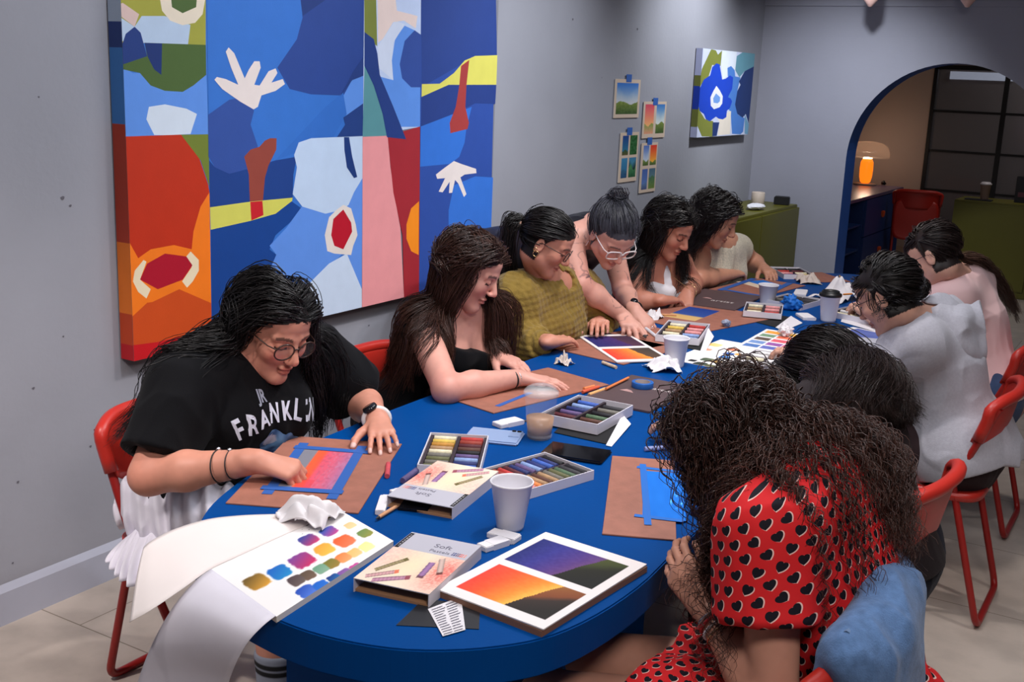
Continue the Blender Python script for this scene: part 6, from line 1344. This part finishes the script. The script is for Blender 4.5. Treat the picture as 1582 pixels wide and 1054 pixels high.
# 2 -- brown hair, strapless top
def woman_brown():
    J = {}; legs(J, (1, .1, 0), (-2.20, 3.00, .54))
    J.update(shR=X(652, 508, -2.07), shL=X(652, 508, -2.07) + hm(.06, .355, -.005), elR=Z(690, 602, .785), elL=hm(-2.10, 3.31, .76), wrR=Z(802, 584, .785), wrL=Z(765, 549, .79), head=X(727, 416, -1.965), hf=hm(.84, .22, -.42), roll=.05)
    P = Person('woman with long brown hair in a black strapless top bending over her board', J, (-2.2, 3.0, 0), bulk=1.03, cell=.0034, skin=(214, 156, 140), hair=(52, 32, 26), hs=1.0, bust=.065)
    P.build_body(handR=dict(d=nrm(Z(850, 590, .775) - J['wrR']), n=hm(0, 0, 1), curl=(.12, .25, .2), spread=.05, thumb=(.5, .5)), handL=dict(d=nrm(Z(812, 568, .775) - J['wrL']), n=hm(0, 0, 1), curl=(.15, .3, .2), spread=.06))
    S = SDF(); P.torso(S, .018); S.plane(P.chest - P.spine * .045, P.spine); S.plane(J['pel'] - P.spine * .10, -P.spine); S.disp = fold(12, .006, 9); P.part('strapless_top', S, black_tee, .005)
    P.part('trousers', pants(P, folds=fold(21, .006, 9)), black_tee, .007)
    a = P.chest - P.spine * .10 - P.side * -.06 - P.fw * .10
    P.tubes('lace_tie', [bez([a, a + hm(-.04, -.05, -.05), a + hm(-.05, -.07, -.14), a + hm(-.06, -.07, -.30)], 6), bez([a, a + hm(-.05, -.04, -.02), a + hm(-.06, -.06, -.08), a + hm(-.03, -.06, -.11), a + hm(-.045, -.07, -.22)], 6)], .0022, mat('dark_cord'), 6)
    P.tubes('hair_tie', [P.arm_band('R', .90, .031)], .0028, mat('dark_cord'), 6, True)
    P.tubes('bracelet', [P.arm_band('R', .95, .030)], .0016, mat('silver'), 6, True)
    L = P.roots(240); D = part_dirs(L, .0, .75, .2, .9)
    G = P.grow(L, D, .60 * RNG.uniform(.85, 1.05, len(L)), flow=np.where((L[:, 0] > 0)[:, None], np.array([[-.50, -.02, 0]]), np.array([[.05, .02, 0]])), off=(.007, .022), ramp=.12, noise=.012)
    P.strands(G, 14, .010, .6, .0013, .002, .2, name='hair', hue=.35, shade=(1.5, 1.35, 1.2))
P2 = woman_brown()

# 3 -- olive sweater
def woman_sweater():
    J = {}; legs(J, (1, .05, 0), (-2.20, 3.62, .54))
    J.update(shR=X(800, 462, -2.06), shL=X(800, 462, -2.06) + hm(.05, .36, -.01), elR=hm(-2.03, 3.46, .745), elL=hm(-1.96, 3.95, .76), wrR=Z(850, 528, .797), wrL=hm(-1.90, 3.84, .79), head=X(846, 374, -1.965), hf=hm(.84, .26, -.48))
    P = Person('woman in an olive knitted sweater with a ponytail, hoop earrings and glasses', J, (-2.2, 3.62, 0), bulk=1.05, cell=.0036, skin=(200, 138, 116), hair=(24, 20, 20), hs=.92, bust=.06)
    P.build_body(handR=dict(d=nrm(Z(902, 520, .785) - J['wrR']), n=hm(0, -.2, 1), curls=[(.02, .25, .15), (.06, .3, .2), (.12, .35, .2), (.18, .4, .25)], spread=.10, thumb=(.5, .6)), handL=dict(n=hm(0, 0, 1), curl=(.4, .6, .4)))
    T = top(P, .020, long=True, neck=.064, scoop=(.036, .075), hem=-.08, folds=lambda Q: fold(14, .012, 7)(Q) + .0022 * np.sin(Q[..., 2] * 180 + Q[..., 1] * 120) * np.sin(Q[..., 1] * 160 - Q[..., 2] * 90), sr=(.082, .084), wrist_t=.72)
    P.part('sweater', T, cloth('olive_knit', (134, 110, 52), var=.10, vscale=40, bump=.6, bscale=160), .0040)
    c = SDF().cyl(lerp(J['elR'], J['wrR'], .62), lerp(J['elR'], J['wrR'], .86), .050, .042, .008); c.disp = lambda Q: .0015 * np.sin(Q[..., 1] * 420 + Q[..., 0] * 420); P.part('sweater_cuff', c, MATS['olive_knit'], .004)
    P.part('trousers', pants(P), black_tee, .008)
    P.glasses((40, 26, 26), (.025, .020), .0018)
    for x in (-1, 1):
        for k, (dz, rr) in enumerate(((-.045, .011), (-.032, .007))):
            ce = np.array([x * .080, -.006 - k * .01, dz]); P.tubes('hoop_earring', [[P.L2W(ce + np.array([0, rr * math.cos(t), rr * math.sin(t)])) for t in np.linspace(0, 6.28, 18)[:-1]]], .0016, mat('gold', (214, 180, 130), .25, metal=1), 6, True)
    tie = (P.F @ (X(815, 353, -2.035) - P.J['head'])) / P.hs; P.strands(P.to_tie(P.roots(150), tie, .006), 12, .006, .5, .0013, name='hair', hue=.25)
    P.strands(P.lay([X(812, 352, -2.045), X(803, 340, -2.07), X(791, 345, -2.09), X(785, 372, -2.10), X(785, 405, -2.105), X(792, 440, -2.11)], 44, .010), 12, .006, .9, .0014, jitter=.003, name='ponytail'); tie = (P.F @ (X(808, 347, -2.055) - P.J['head'])) / P.hs; P.tubes('scrunchie', [[P.L2W(np.array(tie) + np.array([.014 * math.cos(t), -.008 + .004 * math.sin(t), .014 * math.sin(t)])) for t in np.linspace(0, 6.28, 18)[:-1]]], .006, mat('tan_scrunchie', (180, 140, 120), .8), 8, True)
P3 = woman_sweater()

# 4 -- the standing teacher
def woman_standing():
    J = dict(pel=hm(-2.56, 4.10, .93), fwd=hm(1, 0, -.3), foot=hm(1, 0, 0))
    J.update(shR=hm(-2.075, 3.90, 1.085), shL=hm(-2.09, 4.28, 1.05), elR=X(897, 440, -1.955), elL=X(962, 448, -2.02), wrR=Z(962, 488, .815), wrL=Z(981, 480, .81), head=X(947, 362, -1.885), hf=hm(.62, -.40, -.70), nk=hm(-2.03, 4.06, 1.12), knR=hm(-2.53, 3.98, .50), knL=hm(-2.53, 4.22, .50), anR=hm(-2.58, 3.98, .10), anL=hm(-2.58, 4.22, .10), bend=hm(0, 0, .04))
    P = Person('tattooed woman in a black vest and clear glasses bending over to point at a print', J, (-2.56, 4.10, 0), bulk=1.0, cell=.0036, skin=(208, 154, 138), hair=(58, 58, 66), hs=1.0, bust=.06)
    P.nail = (22, 20, 26)
    def tattoos(v, C):
        for q in ('R', 'L'):
            for a, b in ((J['sh' + q], J['el' + q]), (J['el' + q], J['wr' + q])):
                d = b - a; t = (v - a) @ d / (d @ d); dist = np.linalg.norm(v - a - np.clip(t, 0, 1)[:, None] * d, axis=1); m = (t > -.05) & (t < 1) & (dist < .065)
                n = np.abs(vnoise(v, 26, 3)); n3 = vnoise(v, 11, 9); ln = m & (n < .055) & (n3 > -.15); bl = m & (vnoise(v, 24, 6) > .60) & (n3 > .05); C[ln] = C[ln] * .55 + lin((70, 66, 84)) * .3; C[bl] = C[bl] * .45 + lin((60, 60, 76)) * .3
        return C
    P.rules.append(tattoos)
    P.build_body(handR=dict(d=nrm(Z(985, 520, .77) - J['wrR']), n=hm(.2, -.2, 1), curls=[(.05, .15, .1), (.25, .35, .2), (.6, .8, .5), (.7, .9, .5)], spread=.08, thumb=(.7, .5)), handL=dict(d=nrm(Z(1000, 500, .77) - J['wrL']), n=hm(.2, -.2, 1), curl=(.4, .6, .4)))
    S = SDF(); P.torso(S, .012); S.cap(J['nk'] - P.spine * .05, J['shR'] - P.spine * .03 + (P.chest - J['shR']) * .35, .062, .060, .04); S.cap(J['nk'] - P.spine * .05, J['shL'] - P.spine * .03 + (P.chest - J['shL']) * .35, .062, .060, .04)
    for q in ('L', 'R'): S.cap(J['sh' + q] + (J['sh' + q] - P.chest) * .12, J['el' + q], .062, .06, .01, sub=True)
    S.cap(J['nk'], J['head'], .062, .06, .01, sub=True); S.disp = fold(17, .008, 8); P.part('vest', S, mat('black_satin', (22, 22, 30), .45, spec=.5), .005)
    P.part('trousers', pants(P, .02), black_tee, .008)
    for q in ('L', 'R'): P.part('shoe', SDF().cap(J['an' + q] + hm(-.04, 0, -.055), J['an' + q] + hm(.15, 0, -.065), .044, .04, .03).plane(J['an' + q] + hm(0, 0, -.098), (0, 0, -1)), black_tee, .007)
    P.glasses((214, 206, 206), (.0285, .0205), .0026, True, label='pale clear framed glasses')
    for x in (-1, 1): P.tubes('earring', [[P.L2W((x * .080, -.008, -.045)), P.L2W((x * .082, -.008, -.075))]], .002, mat('silver'), 6)
    L = P.roots(150); P.strands(P.to_tie(L, (0, -.085, .098), .008, lift=.006), 12, .006, .5, .0013, name='hair', hue=.45); bun(P, np.array([0, -.088, .112]), .036, 60)
    cp = MB(); R_ = .02
    for k in range(7): cp.tube([P.L2W((-.03 + k * .01, -.07, .125)), P.L2W((-.03 + k * .01, -.075, .150)), P.L2W((-.03 + k * .01, -.10, .150))], .0022, 6)
    P.obj('hair_clip', np.array(cp.v), cp.f, mat('clip_dark', (40, 36, 40), .2))
    P.tubes('watch_strap', [P.arm_band('L', .9, .031)], .006, mat('black_plastic'), 8, True); c = P.arm_band('L', .9, .036)[6]; mb = MB().lathe([(0, -.003), (.015, -.003), (.016, 0), (.014, .005), (0, .006)], 16, axis=(.3, -.3, .9)); P.obj('watch', np.array(mb.v) + c, mb.f, mat('watch_black'))
    f0 = [t[0] for t in P.tips]; P.tubes('ring', [[J['wrL'] + nrm(Z(1000, 500, .77) - J['wrL']) * .112 + .0105 * (hm(0, 0, 1) * math.cos(t) + nrm(np.cross(nrm(Z(1000, 500, .77) - J['wrL']), (0, 0, 1))) * math.sin(t)) for t in np.linspace(0, 6.28, 14)[:-1]]], .0015, mat('silver'), 6, True)
P4 = woman_standing()

# 5 -- white tank top
def woman_tank():
    J = {}; legs(J, (1, 0, 0), (-2.18, 4.68, .54))
    J.update(shR=X(990, 418, -2.05), shL=X(990, 418, -2.05) + hm(.03, .36, .0), elR=hm(-2.02, 4.40, .775), elL=hm(-1.99, 5.0, .775), wrR=Z(1022, 464, .79), wrL=Z(1062, 455, .79), head=X(1036, 353, -1.95), hf=hm(.90, -.14, -.46))
    P = Person('woman in a white tank top and gold necklace with long dark hair looking down', J, (-2.18, 4.68, 0), bulk=1.02, cell=.0038, skin=(190, 128, 106), hair=(24, 19, 18), hs=1.0, bust=.075)
    P.build_body(handR=dict(d=nrm(Z(1062, 461, .775) - J['wrR']), n=hm(0, -.2, 1), curls=[(.02, .25, .15), (.06, .3, .2), (.1, .35, .2), (.14, .4, .25)], spread=.10), handL=dict(d=nrm(Z(1060, 462, .775) - J['wrL']), n=hm(0, 0, 1), curl=(.3, .5, .3)))
    S = SDF(); P.torso(S, .018); S.plane(P.chest - P.spine * .035, P.spine, .02); S.ell(P.chest - P.spine * .025 + P.fw * .12, np.stack([P.side, P.fw, P.spine]), [.056, .09, .060], .01, True)
    for x in (-1, 1):
        pts = bez([P.chest - P.spine * .10 + P.side * x * .085 + P.fw * .118, P.chest - P.spine * .03 + P.side * x * .082 + P.fw * .092, P.chest + P.spine * .035 + P.side * x * .078 + P.fw * .01, P.chest - P.spine * .03 + P.side * x * .075 - P.fw * .085, P.chest - P.spine * .10 + P.side * x * .075 - P.fw * .10], 3)
        for a, b in zip(pts[:-1], pts[1:]): S.cap(a, b, .021, .021, .01)
    S.plane(J['pel'] - P.spine * .08, -P.spine); S.disp = fold(19, .004, 9); P.part('tank_top', S, cloth('white_rib', (222, 220, 224), bump=.2, bscale=250), .0042)
    P.part('trousers', pants(P), cloth('blue_denim', (62, 78, 110), var=.1, vscale=40, bump=.3, bscale=400), .008)
    nkp = [P.chest + P.side * .062 * math.cos(t) + P.spine * (.035 - .095 * max(0.0, math.sin(t)) ** 1.5) + P.fw * (.01 + .115 * max(0, math.sin(t))) for t in np.linspace(0, PI, 20)]
    nkp = [march(P.core, p + P.fw * .12, -P.fw, 30) + P.fw * .003 for p in nkp]; P.tubes('necklace', [nkp], .0013, mat('gold'), 6)
    mb = MB().lathe([(0, -.001), (.007, -.001), (.007, .001), (0, .001)], 14, axis=P.fw); P.obj('pendant', np.array(mb.v) + nkp[10] + P.fw * .002, mb.f, mat('gold'))
    L = P.roots(200); D = part_dirs(L, .0, .8, .2, .9); G = P.grow(L, D, .50 * RNG.uniform(.8, 1.05, len(L)), flow=(-.50, 0, 0), off=(.008, .024), ramp=.12, noise=.02)
    P.strands(G, 13, .010, .6, .0014, .003, .14, name='hair', hue=.3)
P5 = woman_tank()

# 6 -- cream sequin top
def woman_sequin():
    J = {}; legs(J, (1, .1, 0), (-2.18, 5.36, .54))
    J.update(shR=X(1080, 392, -2.05), shL=X(1080, 392, -2.05) + hm(.07, .36, .0), elR=X(1078, 432, -1.99), elL=hm(-1.97, 5.72, .80), wrR=Z(1128, 424, .79), wrL=hm(-1.86, 5.60, .79), head=X(1106, 338, -1.95), hf=hm(.86, .24, -.42))
    P = Person('woman with wavy dark shoulder length hair in a sleeveless cream sequin top', J, (-2.18, 5.36, 0), bulk=1.10, cell=.0040, skin=(196, 142, 116), hair=(24, 18, 18), hs=1.02, bust=.07)
    P.build_body(handR=dict(d=nrm(Z(1170, 418, .785) - J['wrR']), n=hm(0, -.3, 1), curl=(.5, .7, .4), thumb=(.3, .8)), handL=dict(n=hm(0, 0, 1), curl=(.4, .6, .4)))
    S = SDF(); P.torso(S, .017)
    for x in (-1, 1): S.cap(P.chest + P.side * x * .10, P.chest + P.side * x * .10 + P.spine * .02, .05, .05, .03)
    for q in ('L', 'R'): S.cap(J['sh' + q] + (J['sh' + q] - P.chest) * .12, J['el' + q], .066, .064, .008, sub=True)
    S.cap(P.chest + P.spine * .03, J['head'], .056, .056, .008, sub=True); S.plane(J['pel'] - P.spine * .08, -P.spine); S.disp = fold(23, .006, 9); P.part('sequin_top', S, mat('cream_sequins', (206, 198, 178), .35, var=.25, vscale=180, bump=.5, bscale=260, spec=.8), .0046)
    P.part('trousers', pants(P), black_tee, .008)
    L = P.roots(220); D = part_dirs(L, -.01, .9, .2, .9); G = P.grow(L, D, .29 * RNG.uniform(.8, 1.1, len(L)), flow=(-.55, -.15, 0), off=(.006, .020), ramp=.12, noise=.02)
    P.strands(G, 13, .012, .8, .0015, .0035, .09, name='hair', hue=.3)
P6 = woman_sequin()

# 7 -- pink T-shirt, long ponytail
def woman_pink():
    J = {}; legs(J, (-1, 0, 0), (-.60, 4.80, .54))
    J.update(shL=hm(-.775, 4.62, .925), shR=hm(-.755, 4.98, .935), elL=hm(-.95, 4.60, .755), elR=hm(-.93, 5.06, .755), wrL=hm(-1.10, 4.74, .79), wrR=hm(-1.12, 4.95, .79), head=X(1441, 393, -.862), hf=hm(-.84, .10, -.56))
    P = Person('woman in a pale pink T-shirt with a long low ponytail down her back', J, (-.6, 4.8, 0), bulk=1.04, cell=.0040, skin=(204, 156, 136), hair=(38, 28, 26), hs=1.0, bust=.06)
    P.build_body(handL=dict(n=hm(0, 0, 1), curl=(.4, .6, .4)), handR=dict(n=hm(0, 0, 1), curl=(.5, .7, .4)))
    P.part('t_shirt', top(P, .012, .60, neck=.064, scoop=(.03, .035), hem=-.03, folds=fold(27, .014, 6), sr=(.066, .074)), cloth('pink_cotton', (226, 188, 186), var=.03), .0048)
    P.part('jeans', pants(P, .012, folds=fold(28, .006, 9)), MATS['blue_denim'], .007)
    P.glasses((60, 50, 52), (.024, .020), .0016)
    W0 = X(1488, 398, -.770); tie = (P.F @ (W0 - P.J['head'])) / P.hs; P.strands(P.to_tie(P.roots(170), tie, .006), 12, .006, .5, .0014, jitter=.001, name='hair', hue=.3)
    P.strands(P.lay([W0, X(1512, 403, -.725), X(1538, 430, -.690), X(1556, 460, -.665), X(1572, 494, -.645)], 34, .010), 12, .006, .9, .0014, jitter=.003, name='ponytail', col=(84, 62, 52), shade=(1.6, 1.5, 1.4), hue=.35)
P7 = woman_pink()

# 8 -- grey hoodie
def hoodie():
    J = {}; legs(J, (-1, .0, 0), (-.56, 3.92, .54))
    J.update(shL=hm(-.715, 3.74, .905), shR=hm(-.695, 4.10, .92), elL=hm(-.86, 3.70, .745), elR=hm(-.88, 4.18, .755), wrL=hm(-1.08, 3.78, .79), wrR=hm(-1.08, 4.02, .79), head=X(1370, 456, -.822), hf=hm(-.84, .14, -.56))
    P = Person('person in a light grey hoodie and thin glasses with dark hair pinned in a bun', J, (-.56, 3.92, 0), bulk=1.05, cell=.0038, skin=(204, 154, 132), hair=(26, 21, 20), hs=1.0, bust=.045)
    P.build_body(handL=dict(n=hm(0, 0, 1), curl=(.4, .6, .4)), handR=dict(n=hm(0, 0, 1), curl=(.4, .6, .4)))
    T = top(P, .022, long=True, neck=.072, scoop=(.03, .035), hem=-.05, folds=fold(33, .020, 6), sr=(.067, .072), wrist_t=.85)
    T.ops.insert(6, dict(t='cap', a=J['pel'] - P.side * .06, b=J['pel'] + P.side * .06, ra=.168, rb=.168, k=.06, flat=None, sub=False, c=J['pel'], R=.23, tag=''))
    gm = cloth('grey_fleece', (166, 164, 172), var=.06, vscale=120, bump=.2, bscale=300); P.part('hoodie', T, gm, .0045)
    H = SDF(); b0 = P.chest + P.spine * .050 - P.fw * .020
    ring = [b0 + P.side * .088 * math.sin(t) - P.fw * .082 * math.cos(t) + P.spine * (.012 - .030 * math.cos(t)) for t in np.linspace(-2.5, 2.5, 17)]
    for i, (a, b) in enumerate(zip(ring[:-1], ring[1:])): H.cap(a, b, .026, .026, .02)
    H.ell(b0 - P.fw * .092 - P.spine * .075, np.stack([P.side, P.fw, P.spine]), [.105, .034, .085], .05); H.cap(b0 - P.fw * .092 - P.spine * .02 - P.side * .06, b0 - P.fw * .092 - P.spine * .02 + P.side * .06, .032, None, .04)
    H.disp = fold(35, .020, 8); P.part('hood', H, gm, .0045)
    P.part('trousers', pants(P, .014), cloth('dark_brown_cotton', (46, 34, 36)), .006)
    P.glasses((40, 34, 36), (.025, .022), .0013)
    tie = (P.F @ (X(1412, 448, -.765) - P.J['head'])) / P.hs; P.strands(P.to_tie(P.roots(170), tie, .008, lift=.004), 12, .007, .5, .0014, name='hair', hue=.25); bun(P, (P.F @ (X(1416, 446, -.757) - P.J['head'])) / P.hs, .040, 80, seed=8, loose=.12)
    L = P.roots(10, lambda l: l[1] < -.05 and l[2] < 0); P.strands(P.grow(L, part_dirs(L, 0, .5, .6), .16, grav=.2, off=(.006, .02), noise=.06), 6, .006, .8, .0012, .006, .05, name='loose_hair')
P8 = hoodie()

# 9 -- plain black T-shirt, straight dark hair
def woman_dark():
    J = {}; legs(J, (-1, .1, 0), (-.575, 2.84, .54))
    J.update(shL=hm(-.735, 2.665, .895), shR=hm(-.690, 3.055, .905), elL=hm(-.87, 2.62, .755), elR=hm(-.86, 3.18, .755), wrL=hm(-1.05, 2.70, .79), wrR=hm(-1.05, 3.0, .79), head=X(1268, 588, -.842), hf=hm(-.72, .10, -.68), roll=0)
    P = Person('woman in a plain black T-shirt whose long straight dark hair hides her face', J, (-.575, 2.84, 0), bulk=1.14, cell=.0038, skin=(204, 156, 136), hair=(26, 20, 19), hs=1.02, bust=.07)
    P.build_body(handL=dict(n=hm(0, 0, 1), curl=(.3, .5, .4)), handR=dict(n=hm(0, 0, 1), curl=(.3, .5, .4)))
    P.part('t_shirt', top(P, .014, .8, neck=.066, scoop=(.03, .035), hem=-.04, folds=fold(41, .015, 6), sr=(.070, .080)), cloth('faded_black_cotton', (34, 27, 29), bump=.15, bscale=300), .0048)
    P.part('jeans', pants(P, .014, folds=fold(42, .008, 8)), cloth('dark_denim', (26, 28, 40), bump=.2, bscale=300), .006)
    L = P.roots(360); bk = L[:, 1] < .052; Lf = L[~bk]; Lb = L[bk]
    G = P.grow(Lf, part_dirs(Lf, .0, .6, .3, .9), .42 * RNG.uniform(.85, 1.05, len(Lf)), flow=(.25, .05, 0), off=(.008, .026), ramp=.12, noise=.012)
    Gb = P.drape(Lb, (0, -.098, -.055), (X(1245, 650, -.665), X(1415, 640, -.545)))
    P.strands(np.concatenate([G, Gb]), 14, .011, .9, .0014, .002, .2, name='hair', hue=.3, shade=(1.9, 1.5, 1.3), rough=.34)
P9 = woman_dark()

# 10 -- red dress with hearts, curly hair
def heart_mat():
    m = bpy.data.materials.new('heart_print'); m.use_nodes = True; nt = m.node_tree; b = nt.nodes['Principled BSDF']; lk = nt.links.new
    def mth(op, a, c=None, d=None):
        n = nt.nodes.new('ShaderNodeMath'); n.operation = op
        for i, x in enumerate((a, c, d)):
            if x is None: continue
            if isinstance(x, (int, float)): n.inputs[i].default_value = x
            else: lk(x, n.inputs[i])
        return n.outputs[0]
    uvn = nt.nodes.new('ShaderNodeUVMap'); uvn.uv_map = 'UV'; se = nt.nodes.new('ShaderNodeSeparateXYZ'); lk(uvn.outputs[0], se.inputs[0])
    U = mth('MULTIPLY', se.outputs[0], 1 / .0275); row = mth('FLOOR', mth('MULTIPLY', se.outputs[1], 1 / .0245)); V = mth('FRACT', mth('MULTIPLY', se.outputs[1], 1 / .0245))
    U = mth('ADD', U, mth('MULTIPLY', mth('MODULO', row, 2.0), .5)); cu = mth('FLOOR', U); fu = mth('FRACT', U)
    cb = nt.nodes.new('ShaderNodeCombineXYZ'); lk(cu, cb.inputs[0]); lk(row, cb.inputs[1]); wn = nt.nodes.new('ShaderNodeTexWhiteNoise'); wn.noise_dimensions = '2D'; lk(cb.outputs[0], wn.inputs['Vector'])
    an = mth('MULTIPLY', mth('SUBTRACT', wn.outputs['Value'], .5), 1.5); ca, sa = mth('COSINE', an), mth('SINE', an); x0 = mth('MULTIPLY', mth('SUBTRACT', fu, .5), 3.0 * .031 / .0245); y0 = mth('MULTIPLY', mth('SUBTRACT', V, .5), 2.9)
    x = mth('SUBTRACT', mth('MULTIPLY', x0, ca), mth('MULTIPLY', y0, sa)); y = mth('ADD', mth('MULTIPLY', x0, sa), mth('MULTIPLY', y0, ca))
    def heart(x, y, s_):
        x, y = mth('MULTIPLY', x, s_), mth('MULTIPLY', y, s_); x2 = mth('MULTIPLY', x, x); q = mth('SUBTRACT', mth('ADD', x2, mth('MULTIPLY', y, y)), 1.0); return mth('LESS_THAN', mth('SUBTRACT', mth('MULTIPLY', mth('MULTIPLY', q, q), q), mth('MULTIPLY', x2, mth('MULTIPLY', mth('MULTIPLY', y, y), y))), 0)
    h = heart(x, y, 1.10); o = heart(mth('ADD', x, -.16), mth('ADD', y, .12), 1.04)
    m1 = nt.nodes.new('ShaderNodeMix'); m1.data_type = 'RGBA'; m1.inputs['A'].default_value = L4((204, 34, 38)); m1.inputs['B'].default_value = L4((228, 190, 180)); lk(o, m1.inputs['Factor'])
    m2 = nt.nodes.new('ShaderNodeMix'); m2.data_type = 'RGBA'; m2.inputs['B'].default_value = L4((20, 16, 26)); lk(m1.outputs['Result'], m2.inputs['A']); lk(h, m2.inputs['Factor']); lk(m2.outputs['Result'], b.inputs['Base Color']); b.inputs['Roughness'].default_value = .8; b.inputs['Specular IOR Level'].default_value = .2
    return m
def woman_red():
    J = {}; legs(J, (-1, -.12, 0), (-.41, 2.0, .54), .10, .42)
    J['knL'] = hm(-.95, 1.80, .50); J['knR'] = hm(-.95, 2.0, .50); J['anL'] = hm(-.92, 1.84, .11); J['anR'] = hm(-.92, 2.03, .11)
    J.update(shL=hm(-.555, 1.84, .945), shR=hm(-.515, 2.19, .955), elL=X(1195, 1085, -.50), elR=hm(-.60, 2.36, .785), wrL=X(1092, 940, -.665), wrR=hm(-.70, 2.22, .80), head=X(1122, 690, -.735), hf=hm(-.80, .16, -.58), roll=0)
    P = Person('woman with big dark curly hair in a red dress printed with black hearts', J, (-.53, 1.9, 0), bulk=1.06, cell=.0032, skin=(196, 142, 120), hair=(40, 27, 23), hs=1.02, bust=.07)
    d = nrm(X(1045, 872, -.74) - J['wrL'])
    P.build_body(handL=dict(d=d, n=hm(-.2, -.9, .3), curl=(.35, .6, .4), spread=.04, thumb=(.35, .5)), handR=dict(n=hm(0, 0, 1), curl=(.9, 1.1, .5)))
    def uv(v):
        q = v - J['pel']; a = np.arctan2(q @ P.side, q @ -P.fw); return np.stack([a * .17 + q[:, 0] * .15, q @ P.spine + .1 * (q @ P.fw)], -1)
    T = top(P, .014, .50, neck=.066, scoop=(.04, .03), hem=-.16, folds=fold(51, .014, 7), sr=(.070, .086)); hmn = heart_mat(); P.part('dress', T, hmn, .0042, uv=uv)
    K = SDF()
    for q_ in ('L', 'R'): hp = J['pel'] + P.side * .09 * (1 if q_ == 'R' else -1); K.cap(hp + hm(.02, 0, -.02), lerp(hp, J['kn' + q_], .62), .135, .112, .06)
    K.cap(J['pel'] + hm(-.05, -.12, -.05), J['pel'] + hm(-.20, -.16, -.22), .09, .10, .06); K.plane(lerp(J['pel'], (J['knL'] + J['knR']) / 2, .66), P.fw * hm(1, 1, 0)); K.disp = fold(52, .014, 8)
    P.part('skirt', K, hmn, .0046, uv=lambda v: np.stack([v[:, 0] * .9 + v[:, 2] * .3, v[:, 1] + v[:, 2] * .85], -1))
    m1, m2 = mat('red_beads', (176, 40, 44), .5, var=.5, vscale=220), mat('pearl_beads', (206, 200, 206), .3)
    P.tubes('bracelet', [P.arm_band('L', .88, .034)], .0032, mat('silver'), 8, True); P.tubes('bracelet', [P.arm_band('L', .84, .035)], .0035, m1, 8, True, 'red beaded bracelet')
    bd = MB()
    for k, c in enumerate(P.arm_band('L', .78, .036, 30)): bd.lathe([(0, -.0032), (.0024, -.002), (.0034, 0), (.0024, .002), (0, .0032)], 8, c)
    P.obj('bracelet', np.array(bd.v), bd.f, m2, label='pearl bracelet'); P.tubes('bracelet', [P.arm_band('L', .72, .0375)], .0016, mat('gold'), 6, True, 'thin gold bangle')
    L = P.roots(400); D = part_dirs(L, .0, .9, .1, .85); G = P.grow(L, D, np.where((L[:, 1] > .01) | ((L[:, 0] < -.03) & (L[:, 1] > -.045)), .30, .50) * RNG.uniform(.75, 1.1, len(L)), flow=(.56, -.05, 0), off=(.008, .048), ramp=.12, noise=.035)
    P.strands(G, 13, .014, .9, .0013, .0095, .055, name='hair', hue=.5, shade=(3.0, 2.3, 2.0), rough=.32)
P10 = woman_red()

# the denim jacket over the nearest chair back
def jacket():
    r = thing('denim_jacket', 'blue denim jacket hung over the nearest red chair', 'jacket', (-.40, 1.90, .8)); S = SDF(); c = hm(-.405, 1.915, 0)
    pts = bez([hm(-.455, 2.13, .79), hm(-.41, 2.08, .81), hm(-.385, 1.98, .815), hm(-.378, 1.86, .815), hm(-.385, 1.74, .81)], 5)
    for a, b in zip(pts[:-1], pts[1:]): S.cap(a, b, .034, .034, .03)
    for a, b in zip(pts[:-1], pts[1:]):
        S.cap(a + hm(.02, 0, -.03), a + hm(.055, .005, -.50), .022, .035, .05); S.cap(a + hm(-.03, 0, -.02), a + hm(-.045, 0, -.16), .016, .016, .03)
    S.cap(pts[0] + hm(.0, .03, -.02), pts[0] + hm(.05, .06, -.42), .035, .045, .04); S.disp = fold(61, .016, 8, (1, 1, .4))
    v, f = S.mesh(.0055); b = np.array(r.location); link('cloth', npmesh('cloth', v - b, f), cloth('jacket_denim', (92, 124, 168), var=.18, vscale=60, bump=.4, bscale=350), r, smooth=True)
    e = [p + hm(.0, 0, .033) for p in pts]; v, f = tube_np(bez(e, 2), .006, 8); link('collar_seam', npmesh('collar_seam', v - b, [list(q) for q in f]), cloth('seam_denim', (104, 130, 166)), r, smooth=True)
jacket()
